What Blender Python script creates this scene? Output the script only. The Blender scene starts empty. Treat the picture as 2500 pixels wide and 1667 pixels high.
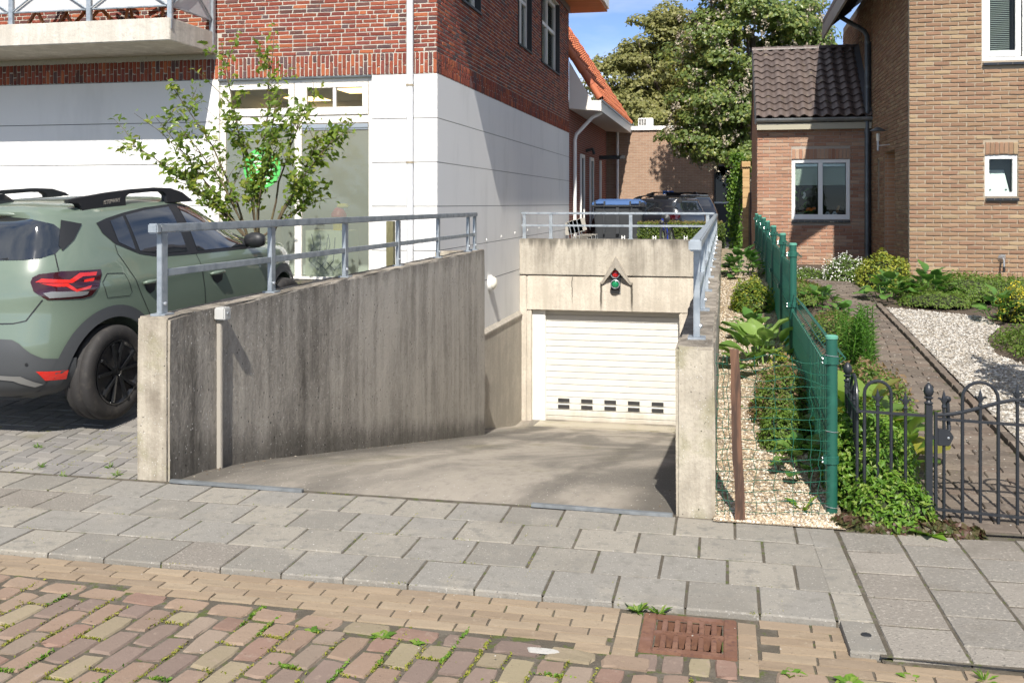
import bpy, bmesh, math, random
import numpy as np
from mathutils import Vector, Matrix, Quaternion
from mathutils.geometry import delaunay_2d_cdt
from mathutils.bvhtree import BVHTree
R = math.radians
random.seed(7)
rng = np.random.default_rng(7)
sc = bpy.context.scene
col = sc.collection

# ------------------------------------------------------------------ camera, sky, sun, exposure
cam = bpy.data.objects.new('camera', bpy.data.cameras.new('camera'))
col.objects.link(cam)
cam.location = (0, 0, 1.70)
cam.rotation_euler = (R(90), 0, R(12.2))
cam.data.sensor_width = 36.0
cam.data.lens = 34.56
cam.data.shift_y = -0.1346
cam.data.clip_end = 3000
sc.camera = cam

SUN_EL, SUN_AZ = 44.6, 10.0          # azimuth from -Y towards +X
sdir = Vector((math.sin(R(SUN_AZ)) * math.cos(R(SUN_EL)), -math.cos(R(SUN_AZ)) * math.cos(R(SUN_EL)), math.sin(R(SUN_EL))))
sun = bpy.data.objects.new('sun', bpy.data.lights.new('sun', 'SUN'))
col.objects.link(sun)
sun.data.energy = 4.4
sun.data.angle = R(0.53)
sun.data.color = (1.0, 0.945, 0.865)
sun.rotation_euler = sdir.to_track_quat('Z', 'Y').to_euler()

world = bpy.data.worlds.new('World')
sc.world = world
world.use_nodes = True
wn = world.node_tree
wn.nodes.clear()
wo = wn.nodes.new('ShaderNodeOutputWorld')
bg = wn.nodes.new('ShaderNodeBackground')
sky = wn.nodes.new('ShaderNodeTexSky')
sky.sky_type = 'NISHITA'
sky.sun_disc = False
sky.sun_elevation = R(SUN_EL)
sky.sun_rotation = R(180 - SUN_AZ)
sky.air_density = 0.36
sky.dust_density = 0.1
sky.ozone_density = 1.2
bg.inputs['Strength'].default_value = 0.15
tc = wn.nodes.new('ShaderNodeTexCoord')
mp = wn.nodes.new('ShaderNodeMapping')
mp.inputs['Scale'].default_value = (1.6, 1.6, 5.0)
mp.inputs['Location'].default_value = (3.1, 0.4, 0.2)
nz = wn.nodes.new('ShaderNodeTexNoise')
nz.inputs['Scale'].default_value = 1.7
nz.inputs['Detail'].default_value = 6
nz.inputs['Roughness'].default_value = 0.55
cr = wn.nodes.new('ShaderNodeValToRGB')
cr.color_ramp.elements[0].position = 0.35
cr.color_ramp.elements[1].position = 0.67
cr.color_ramp.elements[1].color = (0.75, 0.75, 0.75, 1)
mx = wn.nodes.new('ShaderNodeMix')
mx.data_type = 'RGBA'
mx.inputs['B'].default_value = (4.9, 4.9, 4.95, 1)
wn.links.new(tc.outputs['Generated'], mp.inputs['Vector'])
wn.links.new(mp.outputs['Vector'], nz.inputs['Vector'])
wn.links.new(nz.outputs['Fac'], cr.inputs['Fac'])
wn.links.new(cr.outputs['Color'], mx.inputs['Factor'])
wn.links.new(sky.outputs['Color'], mx.inputs['A'])
wn.links.new(mx.outputs['Result'], bg.inputs['Color'])
wn.links.new(bg.outputs['Background'], wo.inputs['Surface'])

sc.render.engine = 'CYCLES'
sc.view_settings.view_transform = 'Standard'
sc.view_settings.look = 'None'
sc.view_settings.exposure = 0.70
sc.view_settings.gamma = 1.0
sc.view_settings.use_curve_mapping = False
sc.cycles.use_denoising = True
try:
    sc.cycles.denoiser = 'OPENIMAGEDENOISE'
except Exception:
    pass
sc.cycles.max_bounces = 7
sc.cycles.diffuse_bounces = 3
sc.cycles.glossy_bounces = 3
sc.cycles.transmission_bounces = 4
sc.cycles.transparent_max_bounces = 10
sc.cycles.caustics_reflective = False
sc.cycles.caustics_refractive = False
sc.cycles.use_light_tree = False

# ------------------------------------------------------------------ object helpers
def tag(o, label=None, cat=None, group=None, kind=None):
    if label: o['label'] = label
    if cat: o['category'] = cat
    if group: o['group'] = group
    if kind: o['kind'] = kind
    return o

def empty(name, loc=(0, 0, 0), label=None, cat=None, group=None, kind=None, parent=None):
    o = bpy.data.objects.new(name, None)
    col.objects.link(o)
    o.empty_display_size = 0.1
    o.location = loc
    if parent:
        o.parent = parent
        o.matrix_parent_inverse = world_of(parent).inverted()
    return tag(o, label, cat, group, kind)

def local_of(o):
    return Matrix.LocRotScale(o.location, o.rotation_euler, o.scale)

def world_of(o):
    m = local_of(o)
    if o.parent:
        return world_of(o.parent) @ o.matrix_parent_inverse @ m
    return m

def put(name, me, mat=None, parent=None, mw=None, label=None, cat=None, group=None, kind=None):
    """link mesh me as one object; its vertices (or mw) are in world space"""
    o = bpy.data.objects.new(name, me)
    col.objects.link(o)
    if mat is not None and len(me.materials) == 0:
        me.materials.append(mat)
    if parent:
        o.parent = parent
        o.matrix_parent_inverse = world_of(parent).inverted()
    if mw is not None:
        o.matrix_basis = mw
    return tag(o, label, cat, group, kind)

def np_mesh(name, V, F, smooth=False):
    """V (n,3), F (m,k) with constant k"""
    me = bpy.data.meshes.new(name)
    V = np.asarray(V, dtype=np.float32); F = np.asarray(F, dtype=np.int32)
    k = F.shape[1]
    me.vertices.add(len(V)); me.vertices.foreach_set('co', V.ravel())
    me.loops.add(F.size); me.loops.foreach_set('vertex_index', F.ravel())
    me.polygons.add(len(F))
    me.polygons.foreach_set('loop_start', np.arange(0, F.size, k, dtype=np.int32))
    me.polygons.foreach_set('loop_total', np.full(len(F), k, dtype=np.int32))
    me.polygons.foreach_set('use_smooth', np.full(len(F), smooth, dtype=bool))
    me.update(calc_edges=True)
    return me

class MB:
    def __init__(s): s.v = []; s.f = []
    def add(s, vs, fs):
        b = len(s.v); s.v += [tuple(p) for p in vs]; s.f += [tuple(b + i for i in f) for f in fs]; return s
    def box(s, x0, x1, y0, y1, z0, z1):
        return s.add([(x0,y0,z0),(x1,y0,z0),(x1,y1,z0),(x0,y1,z0),(x0,y0,z1),(x1,y0,z1),(x1,y1,z1),(x0,y1,z1)],
                     [(0,3,2,1),(4,5,6,7),(0,1,5,4),(1,2,6,5),(2,3,7,6),(3,0,4,7)])
    def quad(s, a, b, c, d): return s.add([a, b, c, d], [(0,1,2,3)])
    def prism(s, poly, vec):
        n = len(poly); vec = Vector(vec); P = [Vector(p) for p in poly]
        nr = Vector((0,0,0))
        for i in range(n): nr += P[i].cross(P[(i+1) % n])
        if nr.dot(vec) > 0: P = P[::-1]
        return s.add(P + [p + vec for p in P], [tuple(range(n)), tuple(range(2*n-1, n-1, -1))] + [((i+1) % n, i, n+i, n+(i+1) % n) for i in range(n)])
    def tube(s, pts, r, n=8, cap=True, sq=None):
        """round (or sq=(w,h) rectangular) bar along pts"""
        pts = [Vector(p) for p in pts]; m = len(pts); rs = r if isinstance(r, (list, tuple)) else [r]*m
        vs = []; prev = None
        for i, p in enumerate(pts):
            a = pts[max(i-1,0)]; b = pts[min(i+1,m-1)]; t = (b-a).normalized()
            if prev is None:
                ref = Vector((0,0,1)) if abs(t.z) < 0.9 else Vector((0,1,0))
                u = t.cross(ref).normalized()
            else:
                u = (prev - t*prev.dot(t)).normalized()
            w = t.cross(u); prev = u
            for k in range(n):
                an = 2*math.pi*(k+0.5)/n
                vs.append(p + u*math.cos(an)*rs[i] + w*math.sin(an)*rs[i])
        fs = [(i*n+k, i*n+(k+1) % n, (i+1)*n+(k+1) % n, (i+1)*n+k) for i in range(m-1) for k in range(n)]
        if cap: fs += [tuple(range(n-1,-1,-1)), tuple((m-1)*n+k for k in range(n))]
        return s.add(vs, fs)
    def bar(s, a, b, w, h):
        """rectangular bar from a to b, w wide (horizontal), h high"""
        a = Vector(a); b = Vector(b); t = (b-a).normalized()
        ref = Vector((0,0,1)) if abs(t.z) < 0.95 else Vector((0,1,0))
        u = t.cross(ref).normalized()*w/2; q = u.cross(t).normalized()*h/2
        return s.add([a-u-q,a+u-q,a+u+q,a-u+q,b-u-q,b+u-q,b+u+q,b-u+q],
                     [(0,1,2,3),(7,6,5,4),(0,4,5,1),(1,5,6,2),(2,6,7,3),(3,7,4,0)])
    def lathe(s, prof, c=(0,0,0), n=16, axis='z', ax=None):
        c = Vector(c)
        A = Vector(ax).normalized() if ax else {'x':Vector((1,0,0)),'y':Vector((0,1,0)),'z':Vector((0,0,1))}[axis]
        ref = Vector((0,0,1)) if abs(A.z) < 0.9 else Vector((1,0,0))
        U = A.cross(ref).normalized(); W = A.cross(U)
        vs = []
        for r, h in prof:
            for k in range(n):
                an = 2*math.pi*k/n
                vs.append(c + A*h + U*r*math.cos(an) + W*r*math.sin(an))
        m = len(prof)
        fs = [(i*n+k, i*n+(k+1) % n, (i+1)*n+(k+1) % n, (i+1)*n+k) for i in range(m-1) for k in range(n)]
        if prof[0][0] > 1e-4: fs.append(tuple(range(n-1,-1,-1)))
        if prof[-1][0] > 1e-4: fs.append(tuple((m-1)*n+k for k in range(n)))
        return s.add(vs, fs)
    def mesh(s, name, smooth=False, bevel=0, seg=2, fix=True):
        me = bpy.data.meshes.new(name)
        me.from_pydata([tuple(p) for p in s.v], [], s.f)
        if fix or bevel:
            bm = bmesh.new(); bm.from_mesh(me)
            bmesh.ops.recalc_face_normals(bm, faces=bm.faces)
            if bevel:
                bmesh.ops.bevel(bm, geom=[e for e in bm.edges if e.is_manifold and e.calc_face_angle(0) > 0.5], offset=bevel, segments=seg, affect='EDGES', clamp_overlap=True)
            bm.to_mesh(me); bm.free()
        if smooth:
            me.polygons.foreach_set('use_smooth', [True]*len(me.polygons))
        me.update()
        return me
    def build(s, name, mat, parent=None, smooth=False, bevel=0, seg=2, mw=None, **kw):
        me = s.mesh(name, smooth, bevel, seg)
        o = put(name, me, mat, parent, mw, **kw)
        if smooth and smooth != 'all':
            try: me.set_sharp_from_angle(angle=R(40))
            except Exception: pass
        return o

def dup_tree(o, parent=None, M=None):
    c = o.copy(); col.objects.link(c)
    if parent: c.parent = parent
    for ch in list(o.children):
        dup_tree(ch, c)
    return c

# ------------------------------------------------------------------ material helpers
class NT:
    def __init__(s, name):
        s.m = bpy.data.materials.new(name); s.m.use_nodes = True
        s.t = s.m.node_tree; s.b = s.t.nodes['Principled BSDF']; s.o = s.t.nodes['Material Output']
        s._pos = None
    def n(s, k, **kw):
        q = s.t.nodes.new(k)
        for a, v in kw.items(): setattr(q, a, v)
        return q
    def l(s, a, b): s.t.links.new(a, b)
    def pos(s):
        if s._pos is None: s._pos = s.n('ShaderNodeNewGeometry').outputs['Position']
        return s._pos
    def vec(s, scale, src=None, loc=None):
        if not isinstance(scale, (tuple, list)): scale = (scale,)*3
        q = s.n('ShaderNodeMapping'); q.inputs['Scale'].default_value = scale
        if loc: q.inputs['Location'].default_value = loc
        s.l(src or s.pos(), q.inputs['Vector']); return q.outputs['Vector']
    def noise(s, scale, detail=4, rough=0.6, src=None, loc=None, dist=0):
        q = s.n('ShaderNodeTexNoise'); q.inputs['Scale'].default_value = 1; q.inputs['Detail'].default_value = detail
        q.inputs['Roughness'].default_value = rough; q.inputs['Distortion'].default_value = dist
        s.l(s.vec(scale, src, loc), q.inputs['Vector']); return q.outputs['Fac']
    def voro(s, scale, feat='F1', src=None):
        q = s.n('ShaderNodeTexVoronoi', feature=feat); q.inputs['Scale'].default_value = 1
        s.l(s.vec(scale, src), q.inputs['Vector']); return q
    def step(s, f, lo, hi):
        q = s.n('ShaderNodeMapRange', interpolation_type='SMOOTHSTEP')
        q.inputs['From Min'].default_value = lo; q.inputs['From Max'].default_value = hi
        s.l(f, q.inputs['Value']); return q.outputs['Result']
    def math(s, op, a, b=0.5):
        q = s.n('ShaderNodeMath', operation=op)
        for i, x in enumerate((a, b)):
            if isinstance(x, (int, float)): q.inputs[i].default_value = x
            else: s.l(x, q.inputs[i])
        return q.outputs[0]
    def mix(s, fac, a, b, mode='MIX'):
        q = s.n('ShaderNodeMix', data_type='RGBA', blend_type=mode)
        for nm, x in (('Factor', fac), ('A', a), ('B', b)):
            if isinstance(x, (int, float)): q.inputs[nm].default_value = x
            elif isinstance(x, (tuple, list)): q.inputs[nm].default_value = (*x[:3], 1)
            else: s.l(x, q.inputs[nm])
        return q.outputs['Result']
    def rand(s):
        a = s.n('ShaderNodeObjectInfo').outputs['Random']
        b = s.n('ShaderNodeNewGeometry').outputs['Random Per Island']
        return s.math('FRACT', s.math('ADD', a, b), 0)
    def pick(s, cols, f=None):
        q = s.n('ShaderNodeValToRGB'); e = q.color_ramp
        e.interpolation = 'CONSTANT'
        e.elements.remove(e.elements[1])
        e.elements[0].position = 0; e.elements[0].color = (*cols[0], 1)
        for i, c in enumerate(cols[1:]):
            e.elements.new((i+1)/len(cols)).color = (*c, 1)
        s.l(f or s.rand(), q.inputs['Fac']); return q.outputs['Color']
    def bump(s, h, strength=0.4, dist=0.01):
        q = s.n('ShaderNodeBump'); q.inputs['Strength'].default_value = strength; q.inputs['Distance'].default_value = dist
        s.l(h, q.inputs['Height']); s.l(q.outputs['Normal'], s.b.inputs['Normal'])
    def setp(s, **kw):
        for k, v in kw.items():
            s.b.inputs[k.replace('_', ' ')].default_value = v
    def color(s, c):
        if isinstance(c, (tuple, list)): s.b.inputs['Base Color'].default_value = (*c[:3], 1)
        else: s.l(c, s.b.inputs['Base Color'])

def mat(name, c, rough=0.7, metal=0.0, layers=(), bump=None, cols=None, jit=0.0, spec=0.5, coat=0.0):
    """layers: (noise scale, colour, lo, hi[, detail]); cols: per-piece colours; bump: (scale, strength, dist)"""
    t = NT(name)
    x = t.pick(cols) if cols else c
    if jit:
        f = t.math('MULTIPLY_ADD', t.rand(), jit*2)
        f.node.inputs[2].default_value = 1-jit
        hs = t.n('ShaderNodeHueSaturation')
        if isinstance(x, (tuple, list)): hs.inputs['Color'].default_value = (*x[:3], 1)
        else: t.l(x, hs.inputs['Color'])
        t.l(f, hs.inputs['Value']); x = hs.outputs['Color']
    for L in layers:
        x = t.mix(t.step(t.noise(L[0], L[4] if len(L) > 4 else 4), L[2], L[3]), x, L[1])
    t.color(x)
    t.setp(Roughness=rough, Metallic=metal)
    t.b.inputs['Specular IOR Level'].default_value = spec
    if coat: t.b.inputs['Coat Weight'].default_value = coat; t.b.inputs['Coat Roughness'].default_value = 0.04
    if bump: t.bump(t.noise(bump[0], 5), bump[1], bump[2])
    return t.m

def leaf_mat(name, cols, rough=0.5, trans=0.35, big=None):
    t = NT(name)
    c = t.pick(cols)
    if big: c = t.mix(t.step(t.noise(big[0], 2), .42, .6), c, big[1])
    t.color(c); t.setp(Roughness=rough)
    t.b.inputs['Specular IOR Level'].default_value = 0.4
    tr = t.n('ShaderNodeBsdfTranslucent')
    hs = t.n('ShaderNodeHueSaturation'); hs.inputs['Value'].default_value = 1.5; hs.inputs['Saturation'].default_value = 1.1
    t.l(c, hs.inputs['Color']); t.l(hs.outputs['Color'], tr.inputs['Color'])
    ms = t.n('ShaderNodeMixShader'); ms.inputs[0].default_value = trans
    t.l(t.b.outputs[0], ms.inputs[1]); t.l(tr.outputs[0], ms.inputs[2]); t.l(ms.outputs[0], t.o.inputs['Surface'])
    return t.m

def glass_mat(name, tint=(0.8,0.85,0.83), refl=0.10, rough=0.01, film=None, filmfac=0.5):
    t = NT(name); t.t.nodes.remove(t.b)
    tp = t.n('ShaderNodeBsdfTransparent'); tp.inputs['Color'].default_value = (*tint, 1)
    gl = t.n('ShaderNodeBsdfGlossy'); gl.inputs['Roughness'].default_value = rough
    lw = t.n('ShaderNodeLayerWeight'); lw.inputs['Blend'].default_value = 0.12
    f = t.math('ADD', t.math('MULTIPLY', lw.outputs['Fresnel'], 0.8), refl*0.12)
    first = tp.outputs[0]
    if film:
        df = t.n('ShaderNodeBsdfDiffuse'); df.inputs['Color'].default_value = (*film, 1)
        m0 = t.n('ShaderNodeMixShader'); m0.inputs[0].default_value = filmfac
        t.l(first, m0.inputs[1]); t.l(df.outputs[0], m0.inputs[2]); first = m0.outputs[0]
    ms = t.n('ShaderNodeMixShader'); t.l(f, ms.inputs[0]); t.l(first, ms.inputs[1]); t.l(gl.outputs[0], ms.inputs[2])
    t.l(ms.outputs[0], t.o.inputs['Surface'])
    return t.m

def emit_mat(name, c, s):
    t = NT(name); t.color(c); t.b.inputs['Emission Color'].default_value = (*c, 1); t.b.inputs['Emission Strength'].default_value = s
    return t.m

# ------------------------------------------------------------------ pieces: bricks, tiles, slabs
def piece_meshes(name, mats, n=6, jit=0.03, inset=(0.05, 0.05), corner=(0.0, 0.0)):
    """unit blocks (x,y in -.5..-.5, outer face towards +z) with uneven edges, for scaling to brick size"""
    out = []
    for i in range(n):
        r = random.Random(name + str(i))
        J = lambda a: r.uniform(-a, a)
        ix, iy = inset
        b = [(-.5,-.5),(.5,-.5),(.5,.5),(-.5,.5)]
        vs = [(x, y, -.5) for x, y in b]
        mid = []
        pts = []
        for (x0, y0), (x1, y1) in zip(b, b[1:]+b[:1]):
            pts += [(x0, y0), ((x0+x1)/2 + (J(.2) if abs(x1-x0) > .5 else 0), (y0+y1)/2 + (J(.2) if abs(y1-y0) > .5 else 0))]
        pts = [(x*(1-corner[0]*r.uniform(.4, 1.5)), y*(1-corner[1]*r.uniform(.4, 1.5))) if q % 2 == 0 else (x, y) for q, (x, y) in enumerate(pts)]
        ring1 = [(x + J(jit)*.6, y + J(jit), .5 - .16) for x, y in pts]
        ring2 = [(x*(1-2*ix) + J(jit)*.6, y*(1-2*iy) + J(jit), .5 + J(.03)) for x, y in pts]
        vs += ring1 + ring2
        fs = []
        for k in range(4):
            a, c = 4+2*k, 4+(2*k+2) % 8
            fs.append((k, (k+1) % 4, c, a+1, a))
        for k in range(8):
            a, c = 4+k, 4+(k+1) % 8
            fs.append((a, c, c+8, a+8))
        fs.append(tuple(range(12, 20)))
        me = bpy.data.meshes.new(name); me.from_pydata(vs, [], fs); me.update()
        me.materials.append(mats)
        out.append((me, vs, fs))
    return out

def lay(name, rects, O, U, V, parts, parent, depth=0.03, proud=0.0, limit=300, prio=None, tilt=0.0, rot=0.0, zj=0.0, rest_name=None):
    """rects (u0,v0,u1,v1) on the plane O,U,V; outer normal U x V; the first `limit` (by prio) single objects, the rest one part"""
    O, U, V = Vector(O), Vector(U).normalized(), Vector(V).normalized()
    Nn = U.cross(V)
    rects = sorted(rects, key=prio) if prio else list(rects)
    rest = MB(); rr = random.Random(name + str(len(rects)))
    for i, (u0, v0, u1, v1) in enumerate(rects):
        c = O + U*(u0+u1)/2 + V*(v0+v1)/2 + Nn*(proud - depth/2 + rr.uniform(-zj, zj))
        m3 = Matrix((U*(u1-u0), V*(v1-v0), Nn*depth)).transposed()
        M = m3.to_4x4()
        if rot or tilt:
            q = Quaternion(Nn, rr.uniform(-rot, rot)) @ Quaternion(U, rr.uniform(-tilt, tilt)) @ Quaternion(V, rr.uniform(-tilt, tilt))
            M = q.to_matrix().to_4x4() @ M
        M.translation = c
        me, vs, fs = parts[rr.randrange(len(parts))]
        if i < limit:
            put(name, me, None, parent, M)
        else:
            rest.add([M @ Vector(p) for p in vs], fs)
    if rest.v:
        me = bpy.data.meshes.new(rest_name or name); me.from_pydata([tuple(p) for p in rest.v], [], rest.f); me.update()
        me.materials.append(parts[0][0].materials[0])
        return put(rest_name or name, me, None, parent, kind='stuff')

def courses(W, H, L, Hc, j=0.011, holes=(), bond='half', u0=0.0, v0=0.0, seed=1):
    """brick rectangles of a wall W x H from (u0,v0)"""
    r = random.Random(seed); out = []; row = 0; v = v0
    while v + Hc*0.7 <= v0 + H:
        u = u0 - (0 if row % 2 == 0 else L/2)
        if bond == 'wild': u = u0 - r.choice((0, L*.25, L*.5, L*.75))
        while u < u0 + W:
            ln = L
            if bond == 'wild' and r.random() < 0.27: ln = L*0.5
            a, b = max(u, u0), min(u + ln, u0 + W)
            segs = [(a, b)]
            for (h0, k0, h1, k1) in holes:
                if v + Hc*.75 > k0 and v + Hc*.25 < k1:
                    ns = []
                    for (p, q) in segs:
                        if q <= h0 or p >= h1: ns.append((p, q))
                        else:
                            if p < h0: ns.append((p, h0))
                            if q > h1: ns.append((h1, q))
                    segs = ns
            for p, q in segs:
                if q - p > 0.03: out.append((p + j/2, v + j/2, q - j/2, v + Hc - j/2))
            u += ln
        v += Hc; row += 1
    return out

# ------------------------------------------------------------------ materials
def concrete(name, light, dark, streak=0.6, speck=True, top=None, moss=0.0, lo=.42, hi=.62, stains=()):
    t = NT(name)
    f = t.noise((5.5, 5.5, .35), 6, .65)                     # vertical runs of dirt
    g = t.noise(2.1, 5, .7)
    k = t.step(t.math('ADD', t.math('MULTIPLY', f, streak), t.math('MULTIPLY', g, 1-streak)), lo, hi)
    x = t.mix(k, dark, light)
    x = t.mix(t.step(t.noise(19, 5, .75), .46, .72), x, tuple(q*.72 for q in light))
    if speck:
        v = t.voro(58)
        x = t.mix(t.math('MULTIPLY', t.step(v.outputs['Distance'], .20, .10), t.step(t.noise(8, 3), .48, .6)), x, (.62, .60, .56))
        v2 = t.voro(33)
        x = t.mix(t.math('MULTIPLY', t.step(v2.outputs['Distance'], .17, .08), t.step(t.noise(6, 3, loc=(3, 1, 4)), .5, .6)), x, (.03, .028, .025))
    if top:
        sp = t.n('ShaderNodeSeparateXYZ'); t.l(t.pos(), sp.inputs[0])
        zz = t.math('ADD', sp.outputs['Z'], t.math('MULTIPLY', t.noise((7, 7, .25), 5, .65, loc=(4, 4, 0)), top[1]*2.4))
        x = t.mix(t.math('MULTIPLY', t.step(zz, top[0]+top[1]*.55, top[0]+top[1]*1.25), .75), x, (.075, .068, .055))
    if moss:
        x = t.mix(t.math('MULTIPLY', t.step(t.noise(4, 5), .52, .68), moss), x, (.16, .16, .05))
    if stains:
        sp = t.n('ShaderNodeSeparateXYZ'); t.l(t.pos(), sp.inputs[0])
        for (sx, zt, zb, hw) in stains:
            wob = t.math('MULTIPLY_ADD', t.noise((1, 1, 5), 3), .05); wob.node.inputs[2].default_value = -.025 - sx
            dx = t.math('ABSOLUTE', t.math('ADD', sp.outputs['X'], wob), 0)
            f = t.math('MULTIPLY', t.step(dx, hw, hw*.3), t.math('MULTIPLY', t.step(sp.outputs['Z'], zt+.03, zt-.02), t.step(sp.outputs['Z'], zb-.1, zb+.25)))
            x = t.mix(t.math('MULTIPLY', f, .9), x, (.05, .045, .035))
    t.color(x); t.setp(Roughness=.92)
    t.b.inputs['Specular IOR Level'].default_value = .25
    h = t.math('ADD', t.noise(26, 6, .7), t.math('MULTIPLY', t.noise((90, 90, 40), 3), .5))
    t.bump(h, .55, .012)
    return t.m

def wall_concrete():
    t = NT('concrete_stained')
    sp = t.n('ShaderNodeSeparateXYZ'); t.l(t.pos(), sp.inputs[0])
    run = t.noise((6, 6, .45), 4, .55)                       # rain runs
    blot = t.noise((1.3, 1.3, .7), 6, .7)
    fine = t.noise((34, 34, 16), 6, .75)
    k = t.math('ADD', t.math('MULTIPLY', run, .38), t.math('ADD', t.math('MULTIPLY', blot, .40), t.math('MULTIPLY', fine, .26)))
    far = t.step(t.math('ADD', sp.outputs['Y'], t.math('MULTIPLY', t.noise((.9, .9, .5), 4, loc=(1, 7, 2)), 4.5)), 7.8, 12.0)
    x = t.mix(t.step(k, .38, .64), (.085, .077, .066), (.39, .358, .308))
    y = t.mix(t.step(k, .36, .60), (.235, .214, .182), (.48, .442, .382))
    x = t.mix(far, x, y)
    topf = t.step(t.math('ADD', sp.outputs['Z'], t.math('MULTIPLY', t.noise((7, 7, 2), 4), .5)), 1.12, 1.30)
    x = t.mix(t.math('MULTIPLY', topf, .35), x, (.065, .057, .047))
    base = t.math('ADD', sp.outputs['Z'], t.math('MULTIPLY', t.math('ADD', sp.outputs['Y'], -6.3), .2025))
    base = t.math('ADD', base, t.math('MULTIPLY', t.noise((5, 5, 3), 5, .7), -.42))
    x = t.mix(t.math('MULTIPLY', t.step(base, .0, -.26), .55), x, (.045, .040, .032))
    v = t.voro(26)
    x = t.mix(t.math('MULTIPLY', t.step(v.outputs['Distance'], .19, .10), t.step(t.noise(9, 3), .42, .56)), x, (.52, .50, .46))
    v2 = t.voro((24, 24, 18))
    x = t.mix(t.math('MULTIPLY', t.step(v2.outputs['Distance'], .20, .10), t.step(t.noise(7, 3, loc=(3, 1, 4)), .46, .6)), x, (.022, .020, .018))
    x = t.mix(t.math('MULTIPLY', t.step(t.noise((18, 18, .8), 3, loc=(9, 3, 1)), .60, .74), .35), x, (.40, .37, .32))
    t.color(x); t.setp(Roughness=.93); t.b.inputs['Specular IOR Level'].default_value = .25
    t.bump(t.math('ADD', fine, t.math('MULTIPLY', t.noise((90, 90, 50), 4), .6)), .9, .016)
    return t.m

def ramp_concrete():
    t = NT('ramp_concrete')
    band = t.noise((.75, .20, 1), 5, .62, loc=(2.3, 0, 0), dist=.5)
    x = t.mix(t.step(band, .40, .58), (.385, .342, .282), (.185, .167, .140))
    x = t.mix(t.math('MULTIPLY', t.step(t.noise((14, 5, 10), 6, .75), .48, .70), .55), x, (.20, .18, .155))
    x = t.mix(t.math('MULTIPLY', t.step(t.noise((1.4, .5, 1), 5, loc=(0, 3, 0)), .55, .70), .5), x, (.16, .145, .075))
    x = t.mix(t.math('MULTIPLY', t.step(t.noise(60, 4, .8), .5, .7), .6), x, (.40, .365, .31))
    sp = t.n('ShaderNodeSeparateXYZ'); t.l(t.pos(), sp.inputs[0])
    for (cx, hw, am) in ((-3.30, .34, .75), (-.30, .42, .7), (-2.45, .16, .35), (-1.05, .18, .4)):     # dirt along the walls and in the wheel tracks
        dx = t.math('ABSOLUTE', t.math('ADD', t.math('ADD', sp.outputs['X'], -cx), t.math('MULTIPLY_ADD', t.noise((2, 1.1, 1), 4), .5)), 0)
        dx.node.inputs[0].links[0].from_node.inputs[1].links[0].from_node.inputs[2].default_value = -.25
        x = t.mix(t.math('MULTIPLY', t.step(dx, hw, hw*.25), am), x, (.085, .077, .064))
    v = t.voro((30, 14, 30))
    x = t.mix(t.step(v.outputs['Distance'], .14, .06), x, (.58, .55, .5))
    t.color(x); t.setp(Roughness=.9)
    t.bump(t.noise((60, 90, 60), 5, .75), .9, .012)
    return t.m

def plaster(name, c, dirt=(.62, .62, .60)):
    t = NT(name)
    x = t.mix(t.math('MULTIPLY', t.step(t.noise((1.6, 1.6, .5), 4), .48, .75), .42), c, dirt)
    x = t.mix(t.math('MULTIPLY', t.step(t.noise((11, 11, 9), 5), .6, .8), .25), x, dirt)
    t.color(x); t.setp(Roughness=.75); t.b.inputs['Specular IOR Level'].default_value = .2
    t.bump(t.noise(70, 4), .25, .004)
    return t.m

def brickmat(name, cols, pale, palef=(.56, .78), rough=.88, bs=.7, jit=.16):
    t = NT(name)
    c = t.pick(cols)
    f = t.math('MULTIPLY_ADD', t.math('FRACT', t.math('MULTIPLY', t.rand(), 7.13), 0), jit*2)
    f.node.inputs[2].default_value = 1-jit
    hs = t.n('ShaderNodeHueSaturation'); t.l(c, hs.inputs['Color']); t.l(f, hs.inputs['Value'])
    x = t.mix(t.step(t.noise(23, 5, .7), palef[0], palef[1]), hs.outputs['Color'], pale)
    x = t.mix(t.step(t.noise(55, 4, .7, loc=(5, 2, 1)), .6, .8), x, tuple(q*.45 for q in cols[0]))
    t.color(x); t.setp(Roughness=rough); t.b.inputs['Specular IOR Level'].default_value = .25
    t.bump(t.math('ADD', t.noise(70, 5, .7), t.noise(20, 3)), bs, .006)
    return t.m

def brick_far(name, cols, mortar, bw=.22, rh=.0625, axis='y'):
    """brickwork too small to pick apart: colours and joints of a brick texture on the wall plane (axis = wall normal)"""
    t = NT(name)
    sp = t.n('ShaderNodeSeparateXYZ'); t.l(t.pos(), sp.inputs[0])
    cb = t.n('ShaderNodeCombineXYZ')
    t.l(sp.outputs['X' if axis == 'y' else 'Y'], cb.inputs['X']); t.l(sp.outputs['Z'], cb.inputs['Y'])
    b = t.n('ShaderNodeTexBrick'); t.l(cb.outputs[0], b.inputs['Vector'])
    b.inputs['Scale'].default_value = 1; b.inputs['Brick Width'].default_value = bw; b.inputs['Row Height'].default_value = rh
    b.inputs['Mortar Size'].default_value = .006; b.inputs['Mortar Smooth'].default_value = .2; b.inputs['Bias'].default_value = 0
    b.inputs['Color1'].default_value = (*cols[0], 1); b.inputs['Color2'].default_value = (*cols[1], 1); b.inputs['Mortar'].default_value = (*mortar, 1)
    x = t.mix(t.step(t.noise((4, 4, 14), 3), .45, .7), b.outputs['Color'], cols[2], 'MIX')
    x = t.mix(t.step(b.outputs['Fac'], .2, .8), x, mortar)
    t.color(x); t.setp(Roughness=.9); t.b.inputs['Specular IOR Level'].default_value = .2
    t.bump(t.math('SUBTRACT', t.math('MULTIPLY', t.noise(30, 4), .3), b.outputs['Fac']), .6, .008)
    return t.m

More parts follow.
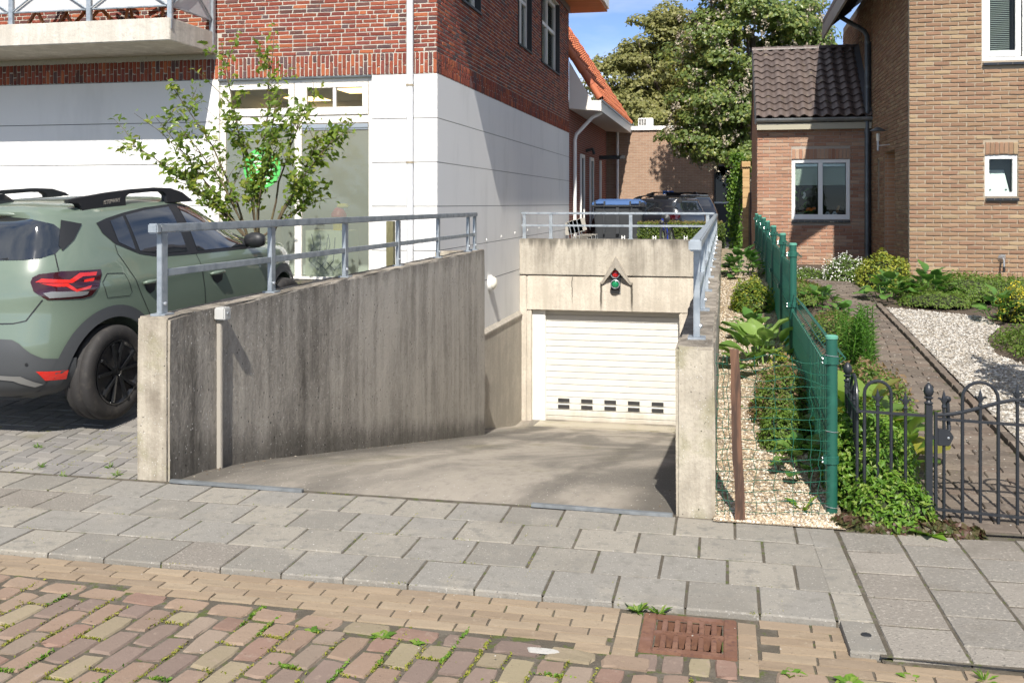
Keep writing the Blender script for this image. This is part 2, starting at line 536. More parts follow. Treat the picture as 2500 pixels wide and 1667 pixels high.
def galv():
    t = NT('galvanised_steel')
    v = t.voro((26, 26, 14))
    x = t.mix(t.step(t.noise(9, 5, .6), .4, .65), (.40, .44, .47), (.27, .31, .345))
    x = t.mix(t.math('MULTIPLY', v.outputs['Color'], .12), x, (.56, .60, .63))
    x = t.mix(t.step(t.noise((40, 40, 8), 4), .62, .78), x, (.20, .22, .24))
    t.color(x); t.setp(Metallic=.55, Roughness=.48)
    return t.m

M_white = plaster('white_render', (.74, .735, .715), (.56, .56, .54))
M_conc_L = wall_concrete()
M_conc_cap = concrete('concrete_pale', (.46, .415, .335), (.215, .185, .145), .5, moss=.35, lo=.38, hi=.60)
M_conc_G = concrete('concrete_portal', (.60, .545, .46), (.45, .405, .335), .6, stains=((-2.365, .15, -.42, .032), (-1.765, .15, -.42, .032), (-2.94, .25, -.3, .012)))
M_conc_G2 = concrete('concrete_portal_upper', (.47, .43, .36), (.27, .243, .20), .62, lo=.38, hi=.6, top=(1.0, .30))
M_conc_top = concrete('concrete_coping', (.36, .32, .265), (.12, .105, .085), .25)
M_plinth = concrete('concrete_beige', (.50, .455, .385), (.40, .365, .31), .4, speck=False)
M_ramp = ramp_concrete()
M_galv = galv()
M_ironblk = mat('black_iron_paint', (.020, .023, .028), .38, layers=[(30, (.05, .05, .055), .6, .8)])
M_greenpaint = mat('green_coating', (.014, .088, .062), .4, layers=[(12, (.02, .115, .08), .5, .75)], bump=(60, .1, .002))
M_greenstrip = leaf_mat('green_privacy_strip', [(.22,.54,.42),(.25,.58,.46),(.20,.50,.385)], .5, .4)
M_greenwire = mat('green_wire', (.008, .085, .05), .45)
M_trim = mat('cream_trim', (.74, .71, .65), .45, layers=[((6, 6, 2), (.66, .63, .57), .55, .8)])
M_upvc = mat('white_frame', (.80, .80, .77), .35)
M_alu = mat('aluminium', (.55, .57, .58), .35, .8)
M_pipe = mat('pale_pipe', (.62, .63, .64), .35)
M_zinc = mat('zinc', (.22, .235, .24), .45, .5, layers=[(7, (.30, .32, .33), .45, .65)])
M_darkpipe = mat('dark_zinc_pipe', (.105, .12, .125), .42, .35, layers=[(6, (.15, .165, .17), .45, .7)])
M_redbrick = brickmat('red_brick', [(.235,.058,.036),(.26,.068,.040),(.20,.052,.036),(.27,.078,.044),(.22,.062,.042),(.125,.056,.048),(.33,.10,.046),(.24,.064,.038),(.175,.050,.040),(.105,.062,.062)], (.42, .20, .12))
M_tanbrick = brickmat('tan_house_brick', [(.262,.165,.100),(.28,.180,.108),(.252,.152,.094),(.295,.198,.120),(.27,.172,.108),(.245,.145,.092),(.315,.228,.138),(.258,.162,.102)], (.34, .26, .17), (.60, .82), jit=.10)
M_annexbrick = brickmat('orange_annex_brick', [(.355,.200,.133),(.375,.222,.148),(.33,.175,.115),(.39,.25,.17),(.36,.21,.14),(.41,.28,.195),(.34,.188,.126)], (.43, .31, .24), jit=.11)
M_mort_red = mat('grey_mortar', (.47, .45, .39), .95, layers=[(30, (.30, .28, .24), .5, .8)], bump=(80, .5, .004))
M_mort_tan = mat('tan_mortar', (.34, .28, .205), .95, layers=[(30, (.36, .30, .23), .5, .8)], bump=(80, .5, .004))
M_mort_anx = mat('annex_mortar', (.37, .325, .275), .95, layers=[(30, (.30, .27, .23), .5, .8)], bump=(80, .5, .004))
M_far_red = brick_far('red_brickwork_far', [(.20,.055,.036),(.26,.07,.042),(.15,.05,.04)], (.30,.27,.23), axis='x')
M_far_redf = brick_far('red_brickwork_front', [(.26,.065,.038),(.30,.08,.045),(.18,.06,.045)], (.38,.35,.30), axis='y')
M_far_rear = brick_far('rear_brickwork', [(.34,.215,.145),(.39,.255,.175),(.30,.185,.125)], (.40,.345,.275), bw=.21, rh=.058, axis='y')
M_far_tanx = brick_far('tan_brickwork_side', [(.38,.215,.125),(.42,.25,.145),(.34,.19,.11)], (.30,.25,.195), axis='x')
M_far_tany = brick_far('tan_brickwork_front', [(.44,.25,.14),(.48,.28,.155),(.40,.22,.125)], (.42,.355,.275), axis='y')
M_far_anxx = brick_far('annex_brickwork_side', [(.40,.21,.13),(.44,.24,.15),(.36,.185,.115)], (.34,.30,.25), axis='x')
M_orange_tile = mat('orange_roof_tile', (.52, .14, .045), .7, cols=[(.42,.125,.055),(.47,.15,.065),(.37,.105,.05)], layers=[(9, (.30, .09, .045), .55, .8)])
M_orange_wood = mat('orange_soffit', (.50, .19, .07), .6, layers=[((1, 14, 1), (.40, .14, .05), .4, .7)])
M_browntile = mat('brown_roof_tile', (.105, .080, .070), .5, cols=[(.105,.080,.070),(.125,.096,.084),(.092,.070,.062),(.115,.09,.08)], layers=[((7, 7, 3), (.20, .165, .085), .60, .80), (40, (.22, .20, .18), .70, .85)], bump=(50, .3, .004))
M_dark = mat('dark_interior', (.02, .02, .022), .9)
M_black = mat('black_plastic', (.018, .019, .021), .5)
M_slab = mat('grey_paving', (.235, .225, .203), .95, spec=.15, jit=.11, cols=[(.235,.220,.192),(.255,.238,.205),(.240,.228,.204),(.265,.245,.208),(.222,.210,.187)],
             layers=[(3.2, (.29, .268, .228), .5, .75), (85, (.40, .385, .35), .60, .70, 3), (60, (.12, .115, .105), .60, .74, 3), (1.1, (.19, .176, .15), .52, .75), (14, (.20, .19, .168), .5, .7)], bump=(120, .6, .006))
M_slab_old = mat('exposed_aggregate_paving', (.30, .275, .245), .93, jit=.08, spec=.15, cols=[(.245,.222,.192),(.225,.207,.18),(.26,.238,.207),(.212,.198,.175)],
             layers=[(55, (.33, .305, .265), .54, .68, 3), (75, (.14, .13, .115), .58, .72, 3), (2.4, (.18, .163, .138), .5, .75)], bump=(90, .9, .008))
M_driveway = mat('grey_clinker', (.215, .20, .18), .92, jit=.1, cols=[(.205,.195,.18),(.225,.21,.19),(.19,.18,.168),(.235,.22,.195)],
             layers=[(120, (.36, .34, .31), .60, .74, 3), (2.6, (.17, .16, .115), .54, .75)], bump=(120, .5, .005))
M_roadbrick = brickmat('road_clinker', [(0.244,0.174,0.129),(0.226,0.165,0.127),(0.252,0.184,0.134),(0.200,0.151,0.123),(0.258,0.192,0.141),(0.233,0.184,0.143),(0.189,0.142,0.118),(0.268,0.227,0.148),(0.250,0.207,0.141),(0.216,0.142,0.110)], (.29, .225, .18), (.55, .8), bs=.45, jit=.10)
M_tanpave = brickmat('yellow_gutter_clinker', [(.265,.205,.142),(.275,.213,.148),(.252,.192,.133),(.285,.225,.158),(.245,.19,.135)], (.32, .26, .19), (.55, .8), bs=.4, jit=.07)
M_pathbrick = brickmat('garden_path_brick', [(.135,.110,.088),(.15,.122,.098),(.12,.098,.080),(.165,.135,.108),(.14,.108,.085)], (.22, .185, .15), (.5, .75), bs=.7)
M_soil_joint = mat('mossy_joint', (.085, .072, .053), .97, layers=[(9, (.12, .104, .08), .45, .6), (14, (.075, .090, .022), .54, .64)], bump=(90, .8, .01))
M_earth = mat('earth', (.085, .062, .043), .97, layers=[(6, (.12, .09, .065), .45, .65), (50, (.05, .038, .028), .5, .7)], bump=(40, .9, .02))
M_ground = mat('ground_far', (.16, .15, .13), .95, layers=[(.5, (.12, .125, .07), .45, .6)])
M_court = mat('court_paving', (.22, .205, .185), .92, layers=[(3, (.17, .16, .145), .45, .65)], bump=(40, .4, .006))
M_rust = mat('rusty_iron', (.165, .080, .050), .85, .2, layers=[(14, (.21, .11, .07), .45, .65), (45, (.12, .06, .045), .5, .7), (5, (.21, .115, .085), .5, .7)], bump=(120, .5, .003))
M_gravbase = mat('gravel_floor', (.30, .235, .16), .95, layers=[(75, (.42, .35, .255), .48, .6, 2), (95, (.22, .165, .105), .52, .64, 2)], bump=(85, 1.0, .02))
M_gravel = mat('gold_gravel', (.45, .36, .25), .85, cols=[(.42,.335,.23),(.50,.42,.31),(.34,.255,.165),(.56,.50,.41),(.27,.195,.12),(.45,.36,.24),(.23,.185,.14),(.58,.54,.47)])
M_wgravbase = mat('white_gravel_floor', (.30, .27, .225), .95, layers=[(75, (.37, .345, .305), .48, .6, 2), (95, (.28, .25, .21), .54, .66, 2)], bump=(85, 1.0, .02))
M_wgravel = mat('white_gravel', (.6, .58, .54), .85, cols=[(.40,.375,.335),(.31,.28,.24),(.46,.44,.405),(.23,.20,.16),(.36,.32,.26),(.43,.405,.365)])
M_wood = mat('weathered_stake', (.145, .075, .045), .85, layers=[((22, 22, 2.2), (.055, .032, .022), .45, .62), ((30, 30, 3), (.24, .145, .095), .6, .75)], bump=((40, 40, 4), .8, .006))
M_bark = mat('bark', (.115, .090, .066), .9, layers=[((18, 18, 4), (.06, .046, .034), .45, .65)], bump=((30, 30, 8), .8, .01))
M_twig = mat('green_brown_twig', (.13, .105, .05), .8, layers=[(7, (.09, .065, .04), .45, .6)])
M_glass = glass_mat('window_glass', (.82, .86, .84), .10)
M_frost = glass_mat('frosted_glass', (.66, .74, .68), .35, .06, film=(.27, .315, .28), filmfac=.46)
M_frostbal = glass_mat('opal_panel', (.8, .8, .8), .06, .15, film=(.60, .60, .60), filmfac=.85)
M_roomwall = mat('room_wall', (.60, .59, .54), .9)
def door_paint():
    t = NT('garage_door_white')
    sp = t.n('ShaderNodeSeparateXYZ'); t.l(t.pos(), sp.inputs[0])
    x = t.mix(t.math('MULTIPLY', t.step(t.noise((2, 2, 5), 4), .45, .75), .6), (.64, .625, .575), (.55, .53, .48))
    low = t.step(t.math('ADD', sp.outputs['Z'], t.math('MULTIPLY', t.noise((4, 4, 2), 5), .7)), -1.95, -2.35)
    x = t.mix(t.math('MULTIPLY', low, .75), x, (.40, .36, .29))
    t.color(x); t.setp(Roughness=.5); return t.m
M_door = door_paint()
M_red_lens = mat('red_lens', (.45, .010, .012), .15, coat=1)
M_green_lens = mat('green_lens', (.006, .22, .085), .15, coat=1)
M_lens_white = mat('opal_lens', (.78, .75, .64), .3)
def bin_blue(): return mat('blue_lid', (.05, .11, .26), .5)

# ------------------------------------------------------------------ ground heights
def gz(y):
    return 0.0 if y < 5.4 else min(.60, .073*(y-5.4))
def bed_z(y):                                   # planting strip beside the ramp wall
    return .0 if y < 5.4 else min(.86, .076*(y-5.4))
def drv_z(y):
    return -.012 + (0.0 if y < 5.4 else .073*(y-5.4))

def sheet(name, xs, ys, zf, m, **kw):
    V = [(x, y, zf(x, y)) for y in ys for x in xs]
    nx = len(xs)
    F = [(j*nx+i, j*nx+i+1, (j+1)*nx+i+1, (j+1)*nx+i) for j in range(len(ys)-1) for i in range(nx-1)]
    return put(name, np_mesh(name, V, F, True), m, **kw)
lin = lambda a, b, n: [a + (b-a)*i/(n-1) for i in range(n)]

def rough_box(x0, x1, y0, y1, z0, z1, cuts=(4, 30, 6), amp=.004, bevel=.02, slope=0.0, mats=None, name='wall', parent=None, seed=1, **kw):
    """concrete block with bevelled, slightly uneven edges; slope raises the top towards y1; mats = side, end, top"""
    m = MB().box(x0, x1, y0, y1, z0, z1)
    me = bpy.data.meshes.new(name); me.from_pydata(m.v, [], m.f)
    bm = bmesh.new(); bm.from_mesh(me)
    bmesh.ops.recalc_face_normals(bm, faces=bm.faces)
    bmesh.ops.bevel(bm, geom=bm.edges[:], offset=bevel, segments=2, affect='EDGES')
    for ax, n, a, b in ((0, cuts[0], x0, x1), (1, cuts[1], y0, y1), (2, cuts[2], z0, z1)):
        for i in range(1, n):
            no = [0, 0, 0]; no[ax] = 1; co = [0, 0, 0]; co[ax] = a + (b-a)*i/n
            bmesh.ops.bisect_plane(bm, geom=bm.verts[:]+bm.edges[:]+bm.faces[:], plane_co=co, plane_no=no)
    r = random.Random(seed)
    for v in bm.verts:
        t = (v.co.y-y0)/(y1-y0)
        if v.co.z > z1-bevel*2.2:
            v.co.z += slope*t + r.uniform(-amp, amp)*1.2
            v.co.x += r.uniform(-amp, amp)*1.6
        else:
            v.co.x += r.uniform(-amp, amp)*.5
        v.co.y += r.uniform(-amp, amp)*.5
    for f in bm.faces:
        f.smooth = False
        if mats and len(mats) > 1:
            n = f.normal
            f.material_index = 2 if n.z > .6 else (1 if n.y < -.6 else 0)
    bm.to_mesh(me); bm.free()
    for q in (mats or []): me.materials.append(q)
    return put(name, me, None, parent, **kw)

# ------------------------------------------------------------------ the setting
g = MB()
for (x0, x1, y0, y1) in ((-400, 400, -300, 5.3), (-400, -4.1, 5.3, 22), (-.2, 400, 5.3, 22), (-400, 400, 22, 500)):
    g.quad((x0, y0, -.40), (x1, y0, -.40), (x1, y1, -.40), (x0, y1, -.40))
g.build('ground', M_ground, kind='structure')

ROAD_Z = -.024
rm0 = MB()                                       # road bed, open over the gully
for (a, b) in ((-14, -.27), (-.27, -.01), (-.01, 8)):
    for (c_, d_) in ((-4, 3.86), (3.86, 4.12), (4.12, 4.3)):
        if a == -.27 and c_ == 3.86: continue
        rm0.quad((a, c_, ROAD_Z-.006), (b, c_, ROAD_Z-.006), (b, d_, ROAD_Z-.006), (a, d_, ROAD_Z-.006))
road = rm0.build('road', M_soil_joint, kind='structure')
pave = sheet('pavement', lin(-14, .72, 12), lin(4.212, 5.45, 4), lambda x, y: -.0045, M_soil_joint, kind='structure')
MB().box(-14, .72, 4.206, 5.44, -.10, -.013).build('bedding', M_soil_joint, pave)
drive = sheet('driveway', lin(-14, -3.5, 8), lin(5.40, 13.6, 6), lambda x, y: drv_z(y)-.010, M_soil_joint, kind='structure')

P_slab = piece_meshes('paving_tile', M_slab, 6, .006, (.012, .012))
P_old = piece_meshes('aggregate_tile', M_slab_old, 6, .008, (.012, .012))
P_road = piece_meshes('road_brick', M_roadbrick, 12, .034, (.055, .030), (.10, .05))
P_tan = piece_meshes('gutter_brick', M_tanpave, 6, .010, (.008, .025), (.006, .02))
P_drv = piece_meshes('clinker', M_driveway, 6, .010, (.02, .03))

# pavement: four rows of 30 cm tiles in running bond, the hindmost row cut narrower
rows = [(4.20, 4.501), (4.507, 4.807), (4.813, 5.110), (5.116, 5.40)]
rects = []; rold = []
for k, (a, b) in enumerate(rows):
    x = -7.2 + (.155 if k % 2 else 0) + .02*k
    while x < .56:
        x1 = min(x+.306, .562)
        if x1-x > .05:
            (rold if ((k == 2 and x < -3.9) or (int(x*97) % 23 == 0)) else rects).append((x+.0045, a+.002, x1-.0045, b-.002))
        x += .306
lay('paving_tile', rects, (0, 0, 0), (1, 0, 0), (0, 1, 0), P_slab, pave, .05, 0, 300, tilt=.006, rot=.004, zj=.0015)
lay('aggregate_tile', rold, (0, 0, 0), (1, 0, 0), (0, 1, 0), P_old, pave, .05, 0, 300, tilt=.006, rot=.004, zj=.0015)
# border column and the crossing of aggregate tiles before the gate
U2, V2 = (1, .035, 0), (-.028, 1, 0)
cross = sheet('crossing', lin(.575, 5.0, 8), lin(3.905, 5.56, 5), lambda x, y: -.003, M_soil_joint, kind='structure')
MB().box(.58, 5.0, 3.90, 5.5, -.10, -.018).build('bedding', M_soil_joint, cross)
y = 3.90; rb = []
while y < 5.25:
    rb.append((.577, y+.006, .710, min(y+.285, 5.30)-.006)); y += .288
lay('border_tile', rb, (0, 0, 0), U2, V2, P_slab, cross, .05, .002, 300, tilt=.006, rot=.006)
rc = []
for k, x in enumerate([.722 + .285*i for i in range(9)]):
    y = 3.88 + (.14 if k % 2 else 0)
    if k % 2: rc.append((x+.004, 3.885, x+.281, 4.015))
    while y < 5.28:
        rc.append((x+.005, y+.007, x+.280, min(y+.285, 5.33)-.006)); y += .288
lay('aggregate_tile', rc, (0, 0, 0), U2, V2, P_old, cross, .05, .002, 300, tilt=.008, rot=.006)

# gutter of yellow clinkers laid on edge, and the clinker road
rt = []
for k in range(6):
    y = 3.765 + .0725*k
    x = -6.4 + (.105 if k % 2 else 0) + .02*k
    while x < -.43:
        x1 = min(x+.208, -.43)
        if x1-x > .05 and y > 3.745-.072*((x+x1)/2+.36): rt.append((x+.003, y+.003, x1-.003, y+.0695))
        x += .208
for k in range(5):
    y = 3.835 + .0725*k; x = .135 + (.07 if k % 2 else 0)
    while x < .555:
        x1 = min(x+.208, .565)
        if x1-x > .04: rt.append((x+.003, y+.003, x1-.003, y+.0695))
        x += .208
x = .12
while x < 3.2:
    rt.append((x+.003, 3.765, x+.205, 3.83))
    if x > .5: rt.append((x-.09, 3.836, x+.112, 3.905))
    x += .208
for k in range(4): rt.append((-.425, 3.70+.115*k, -.335, 3.81+.115*k))
for k in range(4): rt.append((.052, 3.70+.115*k, .125, 3.81+.115*k))
lay('gutter_brick', rt, (0, 0, ROAD_Z), (1, 0, 0), (0, 1, 0), P_tan, road, .06, .0, 300, prio=lambda q: abs(q[0]+1.2), tilt=.006, rot=.003, zj=.001)
rr_ = []
x = -6.4
while x < 3.2:                                  # border row, long side along the street
    if not (-.34 < x+.1 < .06): rr_.append((x+.006, 3.655, x+.203, 3.755))
    x += .212
for k in range(4): rr_.append((-.33+.098*k, 3.66, -.33+.098*k+.086, 3.80))
k = 0; x = -5.2
while x < 2.6:
    y = 2.25 - (.106 if k % 2 else 0)
    while y < 3.64:
        y1 = min(y+.205, 3.645)
        if y1-y > .06 and y1 > 2.45: rr_.append((x+.004, y+.003, x+.109, y1-.003))
        y += .213
    x += .1130; k += 1
SK = Vector((.03, 1, 0))
rl = [(a+.36, b-3.755, c+.36, d-3.755) for a, b, c, d in rr_ if a < -.36]          # the clinkers run slightly askew to the pavement
lay('road_brick', rl, (-.36, 3.755, ROAD_Z+.0006), (1, -.072, 0), (.072, 1, 0), P_road, road, .07, 0, 240, prio=lambda q: abs(q[0]+.85) - 1.2*q[1], tilt=.018, rot=.024, zj=.002, rest_name='road_brick_rest')
lay('road_brick', [q for q in rr_ if q[0] >= -.36], (0, 0, ROAD_Z), (1, 0, 0), (0, 1, 0), P_road, road, .07, 0, 60, prio=lambda q: -q[1]+.3*abs(q[0]), tilt=.018, rot=.024, zj=.002, rest_name='road_brick_rest')

# driveway: grey clinkers in herringbone up to the house
hb = []
u = .104
for i in range(-60, 60):
    for j in range(-60, 60):
        ox, oy = (i + 2*j)*u, (i - 2*j)*u
        for (a, b, c, d) in ((0, 0, 2, 1), (0, 1, 1, 3)):
            x0, y0 = -6.0+ox+a*u, 8.0+oy+b*u
            x1, y1 = -6.0+ox+c*u, 8.0+oy+d*u
            y0 = max(y0, 5.438); x1 = min(x1, -3.555)
            if x0 > -7.8 and x1-x0 > .03 and y1-y0 > .03 and y1 < 9.0: hb.append((x0+.003, y0-5.4+.003, x1-.003, y1-5.4-.003))
x = -7.8
while x < -3.6:
    hb.append((x+.003, .004, x+.203, .038)); x += .206
lay('clinker', hb, (0, 5.4, -.012+.0), (1, 0, 0), (0, 1, .073), P_drv, drive, .06, .004, 300, prio=lambda q: q[1] + .3*abs(q[0]+4.3), tilt=.008, rot=.006, zj=.002, rest_name='clinker_rest')

# ramp down to the garage
RP = [(5.40, -.012), (5.9, -.055), (6.6, -.17), (18.2, -2.52), (18.7, -2.60), (19.9, -2.64)]
def ramp_z(y):
    for (a, za), (b, zb) in zip(RP, RP[1:]):
        if y <= b: return za + (zb-za)*(y-a)/(b-a)
    return RP[-1][1]
ramp = sheet('ramp', [-4.2, -3.9, -3.45, -3.0, -2.5, -2, -1.5, -1, -.5, -.15], [5.40, 5.6, 5.9, 6.2, 6.6] + lin(7, 18.2, 12) + [18.7, 19.9], lambda x, y: ramp_z(y), M_ramp, kind='structure')

# pockets of planting ground
garden = sheet('garden', lin(-.12, 9.0, 14), lin(5.32, 19.0, 30), lambda x, y: (bed_z(y) if x < .55 else gz(y)) - .012, M_earth, kind='structure')
court = sheet('courtyard', lin(-14, 14, 6), lin(19.25, 60, 8), lambda x, y: .40, M_court, kind='structure')

def stones(name, m, pts, smin, smax, flat=.7, kind='stuff', parent=None):
    pts = np.asarray(pts); n = len(pts)
    base = np.array([(1,0,0),(-1,0,0),(0,1,0),(0,-1,0),(0,0,1),(0,0,-1)], float)
    F0 = np.array([(0,2,4),(2,1,4),(1,3,4),(3,0,4),(2,0,5),(1,2,5),(3,1,5),(0,3,5)])
    s = rng.uniform(smin, smax, (n, 1, 3)); s[:, :, 2] *= flat
    v = base[None]*s*rng.uniform(.75, 1.25, (n, 6, 1)) + rng.normal(0, smin*.18, (n, 6, 3))
    a = rng.uniform(0, 6.28, n); c, d = np.cos(a), np.sin(a)
    x = v[:, :, 0]*c[:, None]-v[:, :, 1]*d[:, None]; y = v[:, :, 0]*d[:, None]+v[:, :, 1]*c[:, None]
    v = np.stack([x, y, v[:, :, 2]], 2) + pts[:, None, :]
    F = (F0[None] + (np.arange(n)*6)[:, None, None]).reshape(-1, 3)
    return put(name, np_mesh(name, v.reshape(-1, 3), F), m, parent, kind=kind)

bed = sheet('gravel_strip', lin(-.06, .62, 4), lin(5.36, 18.6, 22), lambda x, y: bed_z(y)+.006, M_gravbase, kind='structure')
n = 15000
yy = 5.38 + rng.uniform(0, 1, n)**1.7*9.5; xx = rng.uniform(-.05, .60, n)
zz = np.array([bed_z(q) for q in yy]) + .008
sz = np.stack([xx, yy, zz], 1)
tag(stones('gold_gravel', M_gravel, sz, .006, .0135), 'loose golden gravel filling the strip beside the ramp wall', 'gravel')
WG = [(1.83, 12.05), (2.2, 11.9), (2.76, 11.6), (2.79, 11.04), (2.51, 10.4), (2.42, 9.7), (2.6, 9.2), (3.6, 8.4), (4.2, 6.0), (1.93, 6.0), (1.88, 8.5)]
def inpoly(x, y, P):
    c = False
    for (x0, y0), (x1, y1) in zip(P, P[1:]+P[:1]):
        if (y0 > y) != (y1 > y) and x < (x1-x0)*(y-y0)/(y1-y0)+x0: c = not c
    return c
wg = MB(); wg.add([(x, y, gz(y)+.008) for x, y in WG], [tuple(range(len(WG)-1, -1, -1))])
me = wg.mesh('white_gravel_floor'); bm = bmesh.new(); bm.from_mesh(me); bmesh.ops.triangulate(bm, faces=bm.faces); bm.to_mesh(me); bm.free()
put('gravel_garden', me, M_wgravbase, kind='structure')
pts = []
while len(pts) < 13000:
    x, y = random.uniform(1.8, 4.2), 6 + 6.1*random.random()
    if inpoly(x, y, WG): pts.append((x, y, gz(y)+.012))
tag(stones('white_gravel', M_wgravel, pts, .008, .019), 'bright white gravel lying beside the dark garden path', 'gravel')

# garden path of dark bricks with a brick edging
PL = [(5.45, 1.05), (5.75, 1.06), (7.3, 1.16), (8.2, 1.20), (9.0, 1.20), (9.7, 1.28), (10.9, 1.36), (12.9, 1.28), (14.6, 1.12)]
PR = [(5.45, 1.90), (6.8, 1.87), (8.5, 1.83), (10.1, 1.82), (11.9, 1.79), (13.5, 1.78), (14.6, 1.76)]
def interp(T, y):
    for (a, p), (b, q) in zip(T, T[1:]):
        if y <= b: return p + (q-p)*max(0, y-a)/(b-a)
    return T[-1][1]
path = empty('garden_path', (1.5, 5.5, 0), kind='structure')
ys = lin(5.42, 14.7, 40)
V = []
for y in ys:
    a, b = interp(PL, y), interp(PR, y)
    V += [(a, y, gz(y)+.006), ((a+b)/2, y, gz(y)+.012), (b, y, gz(y)+.006)]
F = [(3*j+i, 3*j+i+1, 3*j+i+4, 3*j+i+3) for j in range(len(ys)-1) for i in range(2)]
put('path_bed', np_mesh('path_bed', V, F, True), M_soil_joint, path)
P_path = piece_meshes('path_brick', M_pathbrick, 6, .016, (.02, .04))
rp = []; y = 5.44; k = 0
while y < 14.6:
    a, b = interp(PL, y)+.01, interp(PR, y)-.07
    x = a - (.104 if k % 2 else 0)
    while x < b:
        x0, x1 = max(a, x), min(b, x+.208)
        if x1-x0 > .05: rp.append((x0+.003, (y-5.4)+.003, x1-.003, (y-5.4)+.100))
        x += .208
    y += .104; k += 1
lay('path_brick', [q for q in rp if q[1] < 8.2], (0, 5.4, .0), (1, 0, 0), (0, 1, .073), P_path, path, .04, .024, 300, prio=lambda q: q[1], tilt=.012, rot=.01, zj=.002, rest_name='path_brick_rest')
lay('path_brick', [(q[0], q[1]-8.2, q[2], q[3]-8.2) for q in rp if q[1] >= 8.2], (0, 13.6, .5986), (1, 0, 0), (0, 1, 0), P_path, path, .04, .024, 0, tilt=.012, rot=.01, rest_name='path_brick_far')
P_edge = piece_meshes('edging_brick', M_pathbrick, 4, .016, (.04, .04))
re_ = []; y = 5.5
for y in np.arange(5.5, 12.0, .208):
    re_.append((interp(PR, y)-.06, y-5.4, interp(PR, y)-.003, y-5.4+.2))
lay('edging_brick', re_, (0, 5.4, 0), (1, 0, 0), (0, 1, .073), P_edge, path, .06, .045, 300, tilt=.02, rot=.02)
# pale litter trodden on the path
lit = []
for i in range(260):
    y = 5.5 + 9*random.random(); lit.append((random.uniform(interp(PL, y)+.05, interp(PR, y)-.1), y, gz(y)+.026))
tag(stones('path_litter', M_wgravel, lit, .004, .011, .3), 'pale stone chips scattered over the dark garden path', 'litter')

# ------------------------------------------------------------------ text
def text_mesh(s, size=.1, ext=.002, align='CENTER', bold=0.0):
    cu = bpy.data.curves.new('t', 'FONT'); cu.body = s; cu.size = size; cu.extrude = ext; cu.align_x = align; cu.align_y = 'CENTER'; cu.offset = bold
    o = bpy.data.objects.new('t', cu); col.objects.link(o)
    dg = bpy.context.evaluated_depsgraph_get()
    me = bpy.data.meshes.new_from_object(o.evaluated_get(dg))
    bpy.data.objects.remove(o); bpy.data.curves.remove(cu)
    return me
FACE_S = Matrix(((1,0,0,0),(0,0,-1,0),(0,1,0,0),(0,0,0,1)))       # text plane -> wall facing -Y

# ------------------------------------------------------------------ ramp walls
rough_box(-3.555, -3.335, 5.45, 13.60, -1.95, 1.0, (3, 40, 10), .004, .013, .045, (M_conc_L, M_conc_cap, M_conc_top), 'retaining_wall', None, 3,
          label='dark streaked concrete ramp wall on the left, pale at its end', cat='wall')
rough_box(-.26, -.05, 5.42, 19.18, -2.9, .925, (3, 50, 8), .004, .016, .07, (M_conc_cap, M_conc_cap, M_conc_top), 'retaining_wall', None, 5,
          label='pale mossy concrete ramp wall between the ramp and the gravel strip', cat='wall')
rough_box(-3.99, -3.56, 13.30, 13.56, -1.95, 1.03, (3, 2, 4), .004, .02, 0, (M_conc_cap, M_conc_cap, M_conc_top), 'wall_return', None, 6,
          label='short concrete return joining the streaked wall to the white building', cat='wall')

# ------------------------------------------------------------------ garage portal
gp = empty('garage_portal', (-2.1, 19.3, -2.64), 'pale concrete garage portal with a stained upper band over the ramp', 'portal')
rough_box(-3.998, -.255, 19.20, 19.55, .28, 1.0, (14, 2, 4), .003, .015, 0, (M_conc_G2,), 'upper_beam', gp, 11)
rough_box(-3.85, -.255, 19.215, 19.55, -.42, .262, (14, 2, 4), .003, .015, 0, (M_conc_G,), 'lintel', gp, 12)
MB().box(-3.98, -.26, 19.24, 19.5, .25, .29).build('joint', M_dark, gp)
rough_box(-3.998, -3.855, 19.205, 19.55, -2.75, .262, (2, 2, 8), .003, .012, 0, (M_conc_G,), 'side_strip', gp, 15)
rough_box(-3.85, -3.76, 19.21, 19.55, -2.75, -.425, (2, 2, 8), .003, .012, 0, (M_conc_G,), 'jamb', gp, 13)
rough_box(-.85, -.255, 19.21, 19.55, -2.75, -.425, (2, 2, 8), .003, .012, 0, (M_conc_G,), 'jamb', gp, 14)
# gable shaped hood cast on the lintel
h = MB()
yo = 19.20
A = (-2.067, .67); L_ = (-2.372, .135); R_ = (-1.76, .125); I = (-2.067, .46)
Li = (-2.335, .135); Ri = (-1.795, .125)
fr = {'A': .27, 'L': .03, 'R': .03, 'I': .25}
v = [(A[0], yo, A[1]), (L_[0], yo, L_[1]), (Li[0], yo, Li[1]-.012), (I[0], yo, I[1]-.05), (Ri[0], yo, Ri[1]-.012), (R_[0], yo, R_[1]),
     (A[0], yo-.27, A[1]-.015), (L_[0], yo-.03, L_[1]), (Li[0], yo-.03, Li[1]-.012), (I[0], yo-.24, I[1]), (Ri[0], yo-.03, Ri[1]-.012), (R_[0], yo-.03, R_[1])]
h.add(v, [(6,7,8,9), (6,9,10,11), (0,1,7,6), (0,6,11,5), (3,9,8,2), (3,4,10,9), (1,2,8,7), (4,5,11,10)])
h.build('hood', M_plinth, gp)

